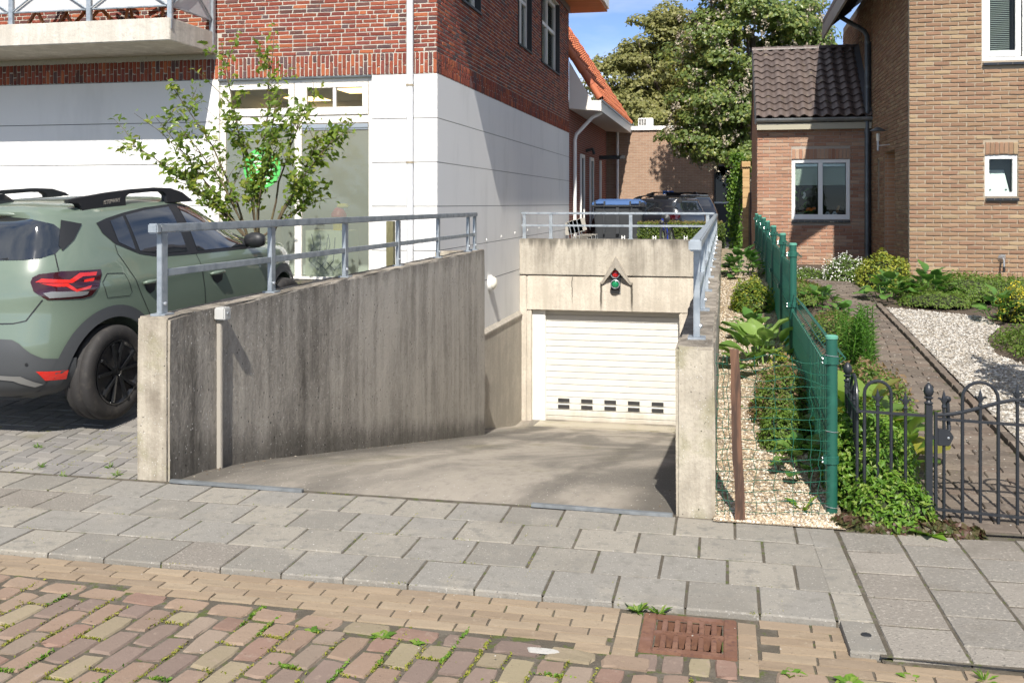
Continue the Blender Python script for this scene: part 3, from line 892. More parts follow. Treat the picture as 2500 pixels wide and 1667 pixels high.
tl = empty('traffic_light', (-2.075, 19.15, .03), 'small black traffic light with red and green lens under the concrete hood', 'traffic light')
MB().box(-2.165, -1.985, 19.10, 19.19, .02, .44).build('housing', M_black, tl, bevel=.012)
MB().box(-2.168, -1.982, 19.19, 19.21, -.06, .45).build('back_plate', mat('grey_plate', (.22, .22, .21), .5), tl)
for zc, m, nm in ((.335, M_red_lens, 'red_lens'), (.135, M_green_lens, 'green_lens')):
    MB().lathe([(.074, 0), (.07, .012), (.05, .025), (0, .032)], (-2.075, 19.098, zc), 20, ax=(0,-1,0)).build(nm, m, tl, smooth=True)
    MB().lathe([(.075, 0), (.090, 0), (.090, .045), (.080, .05), (.075, .045), (.075, 0)], (-2.075, 19.10, zc), 20, ax=(0,-1,0)).build('lens_ring', M_galv, tl, smooth=True)

gd = empty('garage_door', (-2.2, 19.46, -2.64), 'white ribbed roller garage door with two rows of small dark vents', 'garage door')
sl = MB()
z = -.43; k = 0; pitch = .1262
for k in range(18):
    z1 = -.40 - k*pitch; z0 = z1 - pitch
    if z0 < -2.68: z0 = -2.675
    q = MB(); y0 = 19.46
    prof = [(0, z1-.003), (-.014, z1-.006), (-.017, z1-.014), (-.017, z0+.014), (-.015, z0+.006), (0, z0+.004)]
    vs = [(x, y0+dy, zz) for x in (-3.52, -.84) for dy, zz in prof]
    n_ = len(prof)
    q.add(vs, [(i, i+1, n_+i+1, n_+i) for i in range(n_-1)])
    q.build('slat', M_door, gd)
MB().box(-3.52, -.84, 19.462, 19.50, -2.68, -.40).build('backing', mat('door_gap', (.33, .32, .29), .8), gd)
MB().box(-3.505, -.84, 19.428, 19.455, -2.68, -2.635).build('bottom_seal', M_black, gd)
for r_ in range(2):
    for c_ in range(5):
        x = -3.257 + .465*c_; zc = -.40 - (14.5+r_)*pitch
        f = MB(); f.box(x-.012, x+.242, 19.432, 19.441, zc-.047, zc+.047); fo = f.build('vent', M_door, gd)
        MB().box(x, x+.23, 19.425, 19.433, zc-.037, zc+.037).build('vent_mesh', mat('vent_dark', (.03, .03, .032), .6), fo)
MB().box(-3.762, -3.50, 19.33, 19.46, -2.66, -.42).build('guide_post', M_upvc, gd, bevel=.006)
MB().box(-.86, -.80, 19.33, 19.46, -2.66, -.42).build('guide_post', M_upvc, gd, bevel=.006)
pl = MB(); n_ = 74
for i in range(n_):
    x0 = -3.60 + i*.038
    pl.add([(x0, 18.62, -2.575), (x0+.019, 18.62, -2.566), (x0+.038, 18.62, -2.575), (x0, 19.36, -2.63), (x0+.019, 19.36, -2.621), (x0+.038, 19.36, -2.63)], [(0,1,4,3), (1,2,5,4)])
pl.box(-3.60, -.79, 18.615, 18.63, -2.66, -2.575)
pl.build('threshold_plate', mat('ribbed_plate', (.50, .455, .37), .5, .3, layers=[(3, (.40, .36, .25), .45, .65)]), gd)

# steel angle strips at the top of the ramp
for nm, x0, x1, lb in (('a', -3.30, -2.43, 'narrow steel angle strip at the ramp mouth beside the streaked wall'), ('b', -1.06, -.275, 'narrow steel angle strip at the ramp mouth beside the right wall')):
    MB().bar((x0, 5.415, .012), (x1, 5.405, .008), .032, .020).build('edge_strip', M_zinc, None, bevel=.003, label=lb, cat='steel strip')

# ------------------------------------------------------------------ railings
def bolt(p, r, parent, ax=(1,0,0)):
    return MB().lathe([(r, 0), (r, r*.5), (r*.6, r*.9), (0, r)], p, 8, ax=ax).build('bolt', M_alu, parent)
def railing_y(x, posts, zb, zt, y0, y1, label, name='railing', endcap=True, bolts=1, slope=0.0):
    r = empty(name, (x, posts[0], zb), label, 'railing')
    dz = lambda y: slope*(y-posts[0])
    for i, y in enumerate(posts):
        b = zb + dz(y)
        p = MB(); p.box(x-.018, x+.018, y-.036, y+.036, b+.008, zt-.03)
        po = p.build('post', M_galv, r, bevel=.004)
        MB().box(x-.05, x+.05, y-.055, y+.055, b-.004, b+.010).build('foot_plate', M_galv, po)
        bolt((x+.018, y, b+.07), .014, po)
    MB().bar((x, y0, zt), (x, y1, zt), .062, .055).build('top_rail', M_galv, r, bevel=.008)
    for a, b in zip(posts, posts[1:]):
        MB().bar((x, a+.036, zt-.28), (x, b-.036, zt-.28), .03, .045).build('middle_rail', M_galv, r, bevel=.004)
    if endcap:
        MB().box(x-.034, x+.034, y0-.05, y0+.0, zt-.031, zt+.031).build('end_cap', M_galv, r, bevel=.008)
    return r
railing_y(-3.445, [5.56, 7.08, 8.60, 10.12, 11.63, 13.08, 13.44], 1.003, 1.545, 5.50, 13.50, 'galvanised steel railing standing on the dark streaked ramp wall', slope=.0055)
railing_y(-.155, [5.72, 7.2, 8.7, 10.2, 11.7, 13.2, 14.7, 16.2, 17.7, 19.1], .93, 1.475, 5.40, 19.30, 'galvanised railing on the right ramp wall, running straight away', slope=.005)
rr2 = empty('railing', (-2.1, 19.35, 1.0), 'galvanised railing across the top of the garage portal', 'railing')
for x in (-3.93, -3.39, -1.80, -.32):
    po = MB().box(x-.033, x+.033, 19.335, 19.365, 1.008, 1.49).build('post', M_galv, rr2, bevel=.004)
    MB().box(x-.05, x+.05, 19.30, 19.40, .998, 1.010).build('foot_plate', M_galv, po)
MB().bar((-3.985, 19.35, 1.505), (-.19, 19.35, 1.505), .055, .045).build('top_rail', M_galv, rr2, bevel=.006)
for a, b in ((-3.985, -3.96), (-3.90, -3.42), (-3.36, -1.83), (-1.77, -.35)):
    MB().bar((a, 19.35, 1.26), (b, 19.35, 1.26), .03, .042).build('middle_rail', M_galv, rr2, bevel=.004)
for x, wh in ((-1.938, 'behind the traffic light'), (-1.333, 'in front of the bicycle'), (-.735, 'nearest the right railing')):
    b_ = MB(); b_.box(x-.034, x-.018, 19.27, 19.29, 1.0, 1.075); b_.box(x+.018, x+.034, 19.27, 19.29, 1.0, 1.075); b_.box(x-.018, x+.018, 19.275, 19.285, 1.028, 1.044)
    b_.build('rack_bracket', M_upvc, None, label='small white H shaped bracket on the portal '+wh, cat='bracket', group='white brackets on the portal')

# key switch on a thin post against the streaked wall
kp = empty('key_switch_post', (-3.30, 6.05, -.05), 'thin beige post with a small key switch box against the streaked wall', 'switch post')
M_kp = mat('beige_coating', (.36, .335, .29), .45)
MB().box(-3.333, -3.300, 6.028, 6.062, -.10, .93).build('post', M_kp, kp, bevel=.004)
MB().box(-3.333, -3.255, 5.995, 6.085, .92, 1.005).build('switch_box', mat('light_grey_box', (.46, .46, .44), .4), kp, bevel=.008)
MB().lathe([(.014, 0), (.014, .006), (.006, .008), (0, .008)], (-3.254, 6.04, .965), 10, ax=(1,0,0)).build('key_lock', M_alu, kp)
MB().box(-3.302, -3.2985, 6.040, 6.050, -.10, .92).build('groove_shade_strip', mat('beige_shadow_line', (.30, .27, .23), .5), kp)  # shade of a groove put into the colour of a thin strip

# road gully
gr = empty('drain_grate', (-.14, 3.98, -.07), 'rusty cast iron drain grate set in the gutter', 'drain')
gx0, gx1, gy0, gy1, gzt = -.328, .048, 3.812, 4.165, -.019
b_ = MB()
b_.box(gx0, gx0+.052, gy0, gy1, -.08, gzt); b_.box(gx1-.052, gx1, gy0, gy1, -.08, gzt)
b_.box(gx0+.052, gx1-.052, gy0, gy0+.04, -.08, gzt-.001); b_.box(gx0+.052, gx1-.052, gy1-.04, gy1, -.08, gzt-.001)
b_.build('frame', M_rust, gr, bevel=.004)
for i in range(5):
    x = gx0+.052+.027+.0492*i
    MB().box(x, x+.0215, gy0+.04, gy1-.04, -.075, gzt-.002).build('bar', M_rust, gr, bevel=.003)
MB().box(gx0+.052, gx1-.052, 3.972, 4.002, -.075, gzt+.001).build('cross_bar', M_rust, gr, bevel=.003)
q = MB()
for a, b, c, d in ((gx0+.045, gx0+.05, gy0+.03, gy1-.03), (gx1-.05, gx1-.045, gy0+.03, gy1-.03), (gx0+.05, gx1-.05, gy0+.03, gy0+.035), (gx0+.05, gx1-.05, gy1-.035, gy1-.03)):
    q.box(a, b, c, d, -.30, -.076)
q.build('gully_wall', M_rust, gr)
MB().box(gx0+.05, gx1-.05, gy0+.036, gy1-.036, -.30, -.24).build('silt', mat('gully_silt', (.06, .052, .035), .95, bump=(60, 1, .02)), gr)
me = text_mesh('NERING BOGEL WEERT', .02, .0012); me.materials.append(M_rust)
put('cast_lettering', me, None, gr, Matrix.Translation((-.14, 3.987, gzt+.002)))
for n_, (x, y) in enumerate(((-.33, 3.62), (.5, 3.35), (-2.2, 3.0))): pass
q = MB(); q.prism([(-.69+.062*math.cos(a)*(1+.18*math.sin(3*a+1)), 3.728+.026*math.sin(a)*(1+.2*math.cos(2*a)), -.026) for a in [k*.45 for k in range(14)]], (0, 0, .007))
q.build('mortar_blot', mat('white_mortar', (.42, .41, .38), .9, layers=[(60, (.30, .29, .26), .5, .7)]), None, bevel=.002, label='pale blot of dried mortar on the red road bricks', cat='mortar blot')
for x, y, z, lb_ in ((-2.06, 2.93, -.021, 'dark round metal stud in a red road brick'), (.545, 4.08, .003, 'dark round metal stud in the border tile of the crossing')):
    MB().lathe([(.021, 0), (.019, .002), (0, .0025)], (x, y, z), 16).build('metal_stud', M_black, None, label=lb_, cat='stud')

lt = []
for i in range(150):
    y = 5.6+13*random.random()**1.3
    lt.append((random.choice((-3.30, -.30, -3.28))+random.gauss(0, .035)*(1 if random.random() < .8 else 5), y, ramp_z(y)+.004))
for i in range(60): lt.append((random.uniform(-3.9, -.3), 18.5+random.gauss(0, .12), -2.56))
tag(stones('ramp_litter', mat('dry_litter', (.16, .11, .065), .9, cols=[(.16,.11,.065),(.22,.17,.11),(.10,.075,.05),(.34,.30,.24)]), lt, .004, .012, .4), 'dry leaf crumbs and grit gathered along the foot of the ramp walls', 'litter')

# ------------------------------------------------------------------ left building
FY, SX = 13.46, -4.0
lb = empty('corner_building', (-6, 13.5, .5), 'red brick building with white rendered ground floor and shop window beside the ramp', 'building')
JZ = [.39, 1.025, 1.66, 2.29, 2.92, 3.555]
P_red = piece_meshes('brick', M_redbrick, 10, .06, (.012, .05))
# carcass behind the facing (front wall is open for the shop window)
b_ = MB()
b_.box(-14, -7.46, FY+.012, FY+.30, .2, 3.56); b_.box(-4.985, SX-.012, FY+.012, FY+.30, .2, 3.56)
b_.box(-7.46, -4.985, FY+.10, FY+.30, 3.545, 3.56); b_.box(-7.46, -4.985, FY+.06, FY+.30, .2, .585)
b_.box(-4.30, SX-.012, FY+.30, 25.6, -.46, 3.56)
b_.build('ground_floor_core', mat('panel_joint', (.16, .16, .155), .9), lb)
def wall_core(name, m, parent, plane, c0, c1, a0, a1, z0, z1, holes):
    """wall slab with rectangular holes; plane 'y': thickness c0..c1 in y, a along x; plane 'x': thickness in x, a along y"""
    q = MB()
    A = sorted({a0, a1, *[h[0] for h in holes], *[h[2] for h in holes]}); Z = sorted({z0, z1, *[h[1] for h in holes], *[h[3] for h in holes]})
    for p0, p1 in zip(A, A[1:]):
        for q0, q1 in zip(Z, Z[1:]):
            if any(h[0] <= (p0+p1)/2 <= h[2] and h[1] <= (q0+q1)/2 <= h[3] for h in holes): continue
            if plane == 'y': q.box(p0, p1, c0, c1, q0, q1)
            else: q.box(c0, c1, p0, p1, q0, q1)
    me = q.mesh(name); bm = bmesh.new(); bm.from_mesh(me)
    bmesh.ops.remove_doubles(bm, verts=bm.verts, dist=1e-5)
    seen = {}
    for f in bm.faces:
        k = tuple(sorted(v.index for v in f.verts)); seen.setdefault(k, []).append(f)
    bmesh.ops.delete(bm, geom=[f for fs in seen.values() if len(fs) > 1 for f in fs], context='FACES_ONLY')
    bmesh.ops.recalc_face_normals(bm, faces=bm.faces)
    bm.to_mesh(me); bm.free()
    return put(name, me, m, parent)
SW = [(14.80, 4.88, 15.98, 6.6), (19.08, 4.88, 20.43, 6.6), (21.62, 4.88, 24.02, 6.6)]     # side windows y0,z0,y1,z1
wall_core('upper_front_core', M_mort_red, lb, 'y', FY+.012, FY+.30, -14, SX-.31, 3.56, 6.9, [(-12.5, 4.25, -11.3, 6.5)])
wall_core('upper_side_core', M_mort_red, lb, 'x', SX-.30, SX-.010, FY+.010, 25.6, 3.56, 6.9, SW)
# white panels, each a slab with an open joint
P_pan = []
for z0, z1 in zip(JZ, JZ[1:]):
    for (x0, x1) in ((-4.983, SX), (-14, -7.50)):
        MB().box(x0, x1, FY, FY+.02, z0+.006, z1-.006).build('wall_panel', M_white, lb)
for z0, z1 in [(-.445, .385)] + list(zip(JZ, JZ[1:])):
    MB().box(SX-.02, SX+.0005, FY+.021, 25.6, z0+.005, z1-.005).build('wall_panel', M_white, lb)
MB().box(-7.50, -7.40, FY-.004, FY+.1, .58, 3.552).build('window_reveal', M_trim, lb)
# concrete plinth below the white side wall, with a bevelled ledge
q = MB(); q.prism([(SX-.1, 13.58, -.44), (SX+.0, 13.58, -.44), (SX+.045, 13.58, -.50), (SX+.045, 13.58, -2.75), (SX-.1, 13.58, -2.75)], (0, 5.615, 0))
q.build('plinth', M_plinth, lb)
q = MB(); q.prism([(SX-.1, 13.58, -.43), (SX+.005, 13.58, -.43), (SX+.062, 13.58, -.495), (SX+.062, 13.58, -.53), (SX-.1, 13.58, -.53)], (0, 5.612, 0))
q.build('plinth_ledge', M_plinth, lb)
# soldier course of standing bricks, two staggered pieces per stack
def soldiers(a0, a1, z0, z1, w=.0655):
    out = []; u = a0; k = 0
    while u + w*.6 < a1:
        cut = (.40, .62, .36, .66)[k % 4]
        zc = z0 + (z1-z0)*cut
        out += [(u+.0075, z0+.003, u+w-.0075, zc-.007), (u+.0075, zc+.007, u+w-.0075, z1-.006)]
        u += w; k += 1
    return out
fs_ = soldiers(-11.6, SX+.0, 3.562, 3.865)
lay('brick', [(a, b, c, d) for a, b, c, d in fs_], (0, FY, 0), (1, 0, 0), (0, 0, 1), P_red, lb, .03, -.002, 300, prio=lambda q: abs(q[0]+5.8), zj=.002, rest_name='brick_course_far')
fc = courses(4.4, 1.28, .2185, .0626, .0155, (), 'wild', -8.4, 3.868, 4)
fc = [q for q in fc if q[0] > -7.48 or q[1] > 4.24]
fc = [q for q in fc if q[2] <= SX+.005]
lay('brick', fc, (0, FY, 0), (1, 0, 0), (0, 0, 1), P_red, lb, .03, -.004, 300, prio=lambda q: q[1] + (2 if q[0] < -7.5 else 0), zj=.003, rest_name='brick_courses_upper')
fb = courses(5.6, 1.0, .2185, .0626, .0155, [(-12.5, 4.2, -11.3, 6.5)], 'wild', -14, 4.2, 9)
lay('brick', fb, (0, FY, 0), (1, 0, 0), (0, 0, 1), P_red, lb, .03, -.004, 0, rest_name='brick_courses_balcony')
# side wall bricks (grazing view): soldier course and running courses, one part
ss = [(a-13.46, b, c-13.46, d) for a, b, c, d in soldiers(13.46, 25.6, 3.562, 3.865)]
lay('brick', ss, (SX, 13.46, 0), (0, 1, 0), (0, 0, 1), P_red, lb, .03, -.001, 120, prio=lambda q: q[0], zj=.002, rest_name='brick_course_side')
scs = courses(12.13, 2.9, .2185, .0626, .0155, [(h[0]-13.46, h[1], h[2]-13.46, h[3]) for h in SW], 'wild', .0, 3.868, 21)
lay('brick', scs, (SX, 13.46, 0), (0, 1, 0), (0, 0, 1), P_red, lb, .03, -.001, 180, prio=lambda q: q[0]*1.0 + (q[1]-3.8)*.5, zj=.003, rest_name='brick_courses_side')
MB().box(-14, SX-.3, 13.9, 25.6, 6.4, 6.9).build('upper_floor', M_mort_red, lb)
# side windows
for (y0, z0, y1, z1) in SW:
    w = empty('window', (SX-.12, y0, z0), parent=lb)
    fr = MB()
    for a, b_, c, d in ((y0, y0+.09, z0, z1), (y1-.09, y1, z0, z1), (y0+.09, y1-.09, z0, z0+.09), (y0+.09, y1-.09, z1-.09, z1), (y0+.09, y1-.09, z0+.95, z0+1.03)):
        fr.box(SX-.17, SX-.09, a, b_, c, d)
    if y1-y0 > 1.2:
        ym = (y0+y1)/2; fr.box(SX-.165, SX-.085, ym-.05, ym+.05, z0+.09, z1-.09)
    fr.build('frame', M_trim, w, bevel=.004)
    MB().box(SX-.14, SX-.13, y0+.05, y1-.05, z0+.05, z1-.05).build('pane', M_glass, w)
    MB().box(SX-.28, SX-.24, y0, y1, z0, z1).build('curtain', M_roomwall, w)
    MB().box(SX-.15, SX+.03, y0-.03, y1+.03, z0-.03, z0+.005).build('sill', M_black, w)
    for yy in (y0-.006, y1-.02):
        MB().box(SX-.09, SX+.016, yy, yy+.026, z0, z1).build('reveal_strip', M_black, w)
# roof with orange boarded eaves
MB().box(-14, -3.1, 12.25, 26.55, 6.88, 6.96).build('eaves_soffit', M_orange_wood, lb)
MB().box(-14, -3.06, 12.21, 26.6, 6.965, 7.25).build('roof_edge', M_trim, lb)
MB().box(SX-.06, SX+.02, FY, 25.7, 6.72, 6.878).build('eaves_gutter', M_darkpipe, lb)
# downpipe on the corner
q = MB().tube([(-4.385, FY-.068, .56), (-4.385, FY-.068, 6.85)], .050, 16); q.build('downpipe', M_pipe, lb, smooth=True)
for z in (3.37, 2.27, .8):
    MB().lathe([(.053, 0), (.056, .0), (.056, .028), (.053, .028)], (-4.385, FY-.068, z), 16).build('pipe_clip', mat('pipe_clip_brown', (.32, .27, .19), .6), lb)
# shop window
sw = empty('shop_window', (-6.2, FY, .6), parent=lb)
X0, X1, XM = -7.40, -4.99, -6.150
fy0, fy1 = FY+.045, FY+.12
fr = MB()
fr.box(X0, X0+.085, fy0, fy1, .585, 3.545); fr.box(X1-.06, X1, fy0, fy1, .585, 3.545); fr.box(XM-.055, XM+.055, fy0, fy1, .585, 3.545)
for a, b_ in ((X0+.085, XM-.055), (XM+.055, X1-.06)):
    fr.box(a, b_, fy0, fy1, 3.47, 3.545); fr.box(a, b_, fy0, fy1, 2.875, 2.99); fr.box(a, b_, fy0, fy1, .585, .625)
fr.build('frame', M_trim, sw, bevel=.004)
MB().box(X0-.01, X1+.01, FY-.012, FY+.10, 3.53, 3.556).build('lintel_strip', M_darkpipe, sw)
for a, b_, bar in ((X0+.09, XM-.06, False), (XM+.06, X1-.065, True)):
    s_ = MB(); z0, z1 = 2.995, 3.465
    s_.box(a, a+.085, FY+.025, FY+.085, z0, z1); s_.box(b_-.085, b_, FY+.025, FY+.085, z0, z1)
    s_.box(a+.085, b_-.085, FY+.025, FY+.085, z0, z0+.115); s_.box(a+.085, b_-.085, FY+.025, FY+.085, z1-.075, z1)
    if bar: s_.box((a+b_)/2-.025, (a+b_)/2+.025, FY+.03, FY+.085, z0+.115, z1-.075)
    s_.build('sash', M_trim, sw, bevel=.004)
    MB().box(a+.05, b_-.05, FY+.06, FY+.066, z0+.06, z1-.04).build('pane', M_glass, sw)
    MB().quad((a, FY+.07, .60), (b_, FY+.07, .60), (b_, FY+.07, 2.80), (a, FY+.07, 2.80)).build('shop_pane', M_frost, sw)
    r_ = MB(); r_.box(a, b_, FY+.035, FY+.07, 2.80, 2.865); r_.box(a, b_, FY+.05, FY+.07, 2.775, 2.797)
    r_.build('blind_box', M_alu, sw, bevel=.006)
# room behind the glass
rm = MB()
rm.box(X0-.3, X1+.3, FY+2.8, FY+2.85, .4, 3.6); rm.box(X0-.35, X0-.3, FY+.31, FY+2.8, .4, 3.6); rm.box(X1+.3, X1+.35, FY+.31, FY+2.8, .4, 3.6)
rm.box(X0-.3, X1+.3, FY+.31, FY+2.8, 3.50, 3.55); rm.box(X0-.3, X1+.3, FY+.31, FY+2.8, .40, .45)
rm.build('room', M_roomwall, sw)
MB().box(-5.95, -5.35, FY+1.0, FY+1.6, 3.485, 3.495).build('ceiling_lamp_and_fill', emit_mat('lamp_and_fill_panel', (1.0, .66, .30), 4.0), sw)
for x_ in (-7.0, -5.5):
    MB().box(x_-.3, x_+.3, FY+2.0, FY+2.6, 3.485, 3.495).build('ceiling_lamp_and_fill', bpy.data.materials['lamp_and_fill_panel'], sw)  # two unseen panels added at the back to brighten the room
cb = empty('cupboard', (-5.75, FY+.3, .45), 'cream cupboard back seen through the frosted shop window', 'cupboard')
MB().box(-6.08, -5.42, FY+.16, FY+.6, .46, 1.30).build('carcass', mat('cream_board', (.80, .74, .55), .6), cb)
for x in (-5.98, -5.86, -5.72):
    MB().tube([(x, FY+.15, 1.25), (x+.03, FY+.15, 1.1), (x-.04, FY+.15, .85), (x+.10, FY+.15, .72), (x+.22, FY+.15, .85), (x+.25, FY+.15, 1.2)], .006, 6).build('cable', M_black, cb)
yb = empty('sharps_bin', (-5.58, FY+.27, 1.30), 'yellow container with a red lid behind the frosted glass', 'container')
MB().lathe([(.085, 0), (.10, .22), (.10, .24)], (-5.60, FY+.27, 1.302), 16).build('body', mat('yellow_plastic', (.75, .50, .01), .4), yb, smooth=True)
MB().lathe([(.115, 0), (.115, .04), (.07, .12), (.02, .15), (0, .15)], (-5.60, FY+.27, 1.50), 16).build('lid', mat('red_plastic', (.55, .03, .03), .4), yb, smooth=True)
MB().box(-5.62, -5.45, FY+.22, FY+.34, 1.63, 1.70).build('flap', mat('yellow_flap', (.75, .55, .01), .4), yb, bevel=.02)
# round green sticker on the left pane
st = empty('window_sticker', (-6.70, FY+.06, 2.23), 'round green sticker with white lettering on the left shop pane', 'sticker')
cx, cz, rd = -6.735, 2.225, .30
MB().lathe([(rd, 0), (rd, .002), (0, .002)], (cx, FY+.066, cz), 40, ax=(0,-1,0)).build('disc', mat('green_vinyl', (.10, .50, .11), .4), st)
M_wt = mat('white_print', (.85, .85, .85), .5)
def wtext(s, x, z, size, parent, y=FY+.0625, m=None):
    me = text_mesh(s, size, .0005, bold=.0015); me.materials.append(m or M_wt)
    return put('lettering', me, None, parent, Matrix.Translation((x, y, z)) @ FACE_S)
wtext('Onze belofte', cx-.01, cz+.19, .062, st)
for i, s in enumerate(('persoonlijke zorg', 'aandacht voor u', 'dicht bij huis', 'en altijd dichtbij')):
    pass
for i, w_ in enumerate((.30, .22, .34, .26, .30)):
    MB().box(cx-w_/2, cx+w_/2, FY+.0615, FY+.0625, cz+.085-.06*i, cz+.108-.06*i).build('print_line', M_wt, st)
MB().lathe([(.038, 0), (.038, .001), (0, .001)], (cx-.10, FY+.0632, cz-.215), 20, ax=(0,-1,0)).build('round_logo', M_wt, st)
for i in range(2):
    MB().box(cx-.045, cx+.12-.03*i, FY+.0615, FY+.0625, cz-.205-.03*i, cz-.19-.03*i).build('print_line', M_wt, st)
# small white cable clips on the side wall
for y, z in ((16.42, 1.08), (17.55, 1.10), (18.75, 1.13), (20.0, 1.15), (21.3, 1.17), (22.5, 1.18)):
    MB().box(SX, SX+.012, y-.008, y+.008, z-.018, z+.02).build('wall_clip', M_upvc, lb)
wl = empty('wall_lamp', (SX+.02, 16.62, .31), 'oval white bulkhead lamp on the white side wall above the ramp', 'lamp')
MB().lathe([(.135, 0), (.14, .03), (.13, .06), (.10, .065)], (SX, 16.62, .32), 24, ax=(1,0,0)).build('base', M_upvc, wl, smooth=True)
MB().lathe([(.115, .05), (.11, .085), (.085, .12), (.04, .14), (0, .143)], (SX, 16.62, .32), 24, ax=(1,0,0)).build('diffuser', M_lens_white, wl, smooth=True)

# balcony: slab, steel posts, crossed rods and opal panels
bl = empty('balcony', (-9, 12.8, 3.94), parent=lb)
rough_box(-14, -7.43, 12.18, FY-.002, 3.94, 4.25, (10, 3, 2), .002, .01, 0, (concrete('balcony_concrete', (.60, .565, .50), (.47, .435, .375), .7, speck=False),), 'slab', bl, 31)
for x in (-7.455, -8.71, -9.965, -11.22, -12.47):
    MB().box(x-.035, x+.035, 12.20, 12.25, 4.10, 5.3).build('post', M_galv, bl, bevel=.004)
MB().box(-7.49, -7.42, 13.33, 13.40, 4.05, 5.3).build('post', M_galv, bl, bevel=.004)
for i in range(4):
    x1 = -7.49-1.255*i; x0 = x1-1.185
    for z in (4.42, 5.22):
        MB().tube([(x0, 12.22, z), (x1, 12.22, z)], .014, 8).build('rod', M_galv, bl, smooth=True)
    MB().tube([(x0, 12.205, 4.43), (x1, 12.205, 5.2)], .012, 8).build('rod', M_galv, bl, smooth=True)
    MB().tube([(x1, 12.205, 4.43), (x0, 12.205, 5.2)], .012, 8).build('rod', M_galv, bl, smooth=True)
    MB().box(x0+.01, x1-.01, 12.235, 12.243, 4.41, 5.2).build('panel', M_frostbal, bl)
for z in (4.42, 5.22):
    MB().tube([(-7.455, 12.25, z), (-7.455, 13.33, z)], .014, 8).build('rod', M_galv, bl, smooth=True)
MB().tube([(-7.44, 12.25, 4.43), (-7.44, 13.33, 5.2)], .012, 8).build('rod', M_galv, bl, smooth=True)
MB().tube([(-7.44, 13.33, 4.43), (-7.44, 12.25, 5.2)], .012, 8).build('rod', M_galv, bl, smooth=True)
MB().box(-7.47, -7.462, 12.26, 13.32, 4.41, 5.2).build('panel', M_frostbal, bl)
bd = MB().box(-12.5, -11.3, FY+.05, FY+.1, 4.25, 6.5).build('balcony_door', M_trim, lb)
M_teak = mat('orange_wood', (.36, .13, .04), .55, layers=[((3, 3, 20), (.28, .10, .03), .45, .6)])
def wood_chair(x, y, z, rz, label):
    c = empty('garden_chair', (x, y, z), label, 'chair', 'wooden chairs on the balcony')
    Mx = Matrix.Translation((x, y, z)) @ Matrix.Rotation(rz, 4, 'Z')
    for s in (-.24, .24):
        MB().bar((s, -.28, 0), (s, .22, .62), .03, .045).build('leg', M_teak, c, mw=Mx)
        MB().bar((s*.9, .28, 0), (s*.9, -.26, .45), .03, .045).build('leg', M_teak, c, mw=Mx)
    for i in range(6):
        MB().box(-.23, .23, -.25+.085*i, -.19+.085*i, .44, .46).build('seat_slat', M_teak, c, mw=Mx)
    for i in range(5):
        MB().box(-.23, .23, .24+.02*i, .26+.02*i, .52+.1*i, .58+.1*i).build('back_slat', M_teak, c, mw=Mx)
wood_chair(-8.15, 12.75, 4.25, .4, 'orange wooden folding chair at the right end of the balcony')
wood_chair(-9.0, 12.8, 4.25, -.5, 'orange wooden folding chair in the middle of the balcony')
wood_chair(-9.75, 12.75, 4.25, 1.2, 'orange wooden folding chair furthest left on the balcony')
# short mossy timber post behind the railing
MB().box(-4.47, -4.37, 12.62, 12.72, .5, 1.46).build('timber_post', mat('mossy_timber', (.20, .19, .11), .9, layers=[((12, 12, 2), (.13, .12, .06), .45, .6)]), None, bevel=.006, label='short mossy timber post beside the downpipe', cat='post')

# ------------------------------------------------------------------ right house
HY, HX = 14.98, 2.584
hs_ = empty('brick_house', (4.5, 15, .55), 'tan brick house with deep raked joints and small front windows at right', 'house')
P_tanb = piece_meshes('brick', M_tanbrick, 8, .045, (.014, .07))
FW = [(3.555, 3.71, 5.2, 5.6), (3.592, 1.795, 4.022, 2.388)]
wall_core('front_core', M_mort_tan, hs_, 'y', HY+.004, HY+.25, HX+.25, 7.5, .3, 5.6, FW)
NI = [(16.13, .3, 17.21, 2.54), (17.70, 1.55, 17.92, 2.46)]
wall_core('side_core', M_mort_tan, hs_, 'x', HX+.004, HX+.25, HY+.004, 23.0, .3, 5.6, NI)
MB().box(HX+.25, HX+.30, 15.9, 18.2, .3, 2.8).build('porch_back', M_far_tanx, hs_)
q = MB(); q.box(HX+.3, 7.4, 15.3, 15.35, .3, 5.6); q.build('room_dark', M_dark, hs_)
fr_ = courses(4.0, 4.7, .2205, .0622, .0165, [(a, b-.12, c, d) for a, b, c, d in FW[:1]] + [(3.592, 1.73, 4.022, 2.562)], 'half', HX, .735, 3)
lay('brick', fr_, (0, HY, 0), (1, 0, 0), (0, 0, 1), P_tanb, hs_, .035, .009, 300, prio=lambda q: (0 if q[0] < 4.35 and q[1] < 4.7 else 10) + abs(q[1]-2.7), zj=.003, rest_name='brick_courses_upper')
bs_ = [(HX+.062*i+.005, .58, HX+.062*(i+1)-.005, .728) for i in range(60)]
lay('plinth_brick', bs_, (0, HY, 0), (1, 0, 0), (0, 0, 1), P_tanb, hs_, .035, .009, 60, zj=.003)
lay('plinth_brick', [(HX+.22*i, .51, HX+.22*i+.21, .57) for i in range(16)], (0, HY, 0), (1, 0, 0), (0, 0, 1), P_tanb, hs_, .035, .009, 60, zj=.003)
lay('lintel_brick', [(3.598+.0608*i+.004, 2.392, 3.598+.0608*(i+1)-.004, 2.558) for i in range(7)], (0, HY, 0), (1, 0, 0), (0, 0, 1), P_tanb, hs_, .035, .010, 20, zj=.002)
sd = courses(7.9, 4.9, .2205, .0622, .012, [(23-h[2], h[1], 23-h[0], h[3]) for h in NI], 'half', .02, .55, 5)
lay('brick', sd, (HX, 23, 0), (0, -1, 0), (0, 0, 1), P_tanb, hs_, .035, .007, 0, zj=.003, rest_name='brick_courses_side')
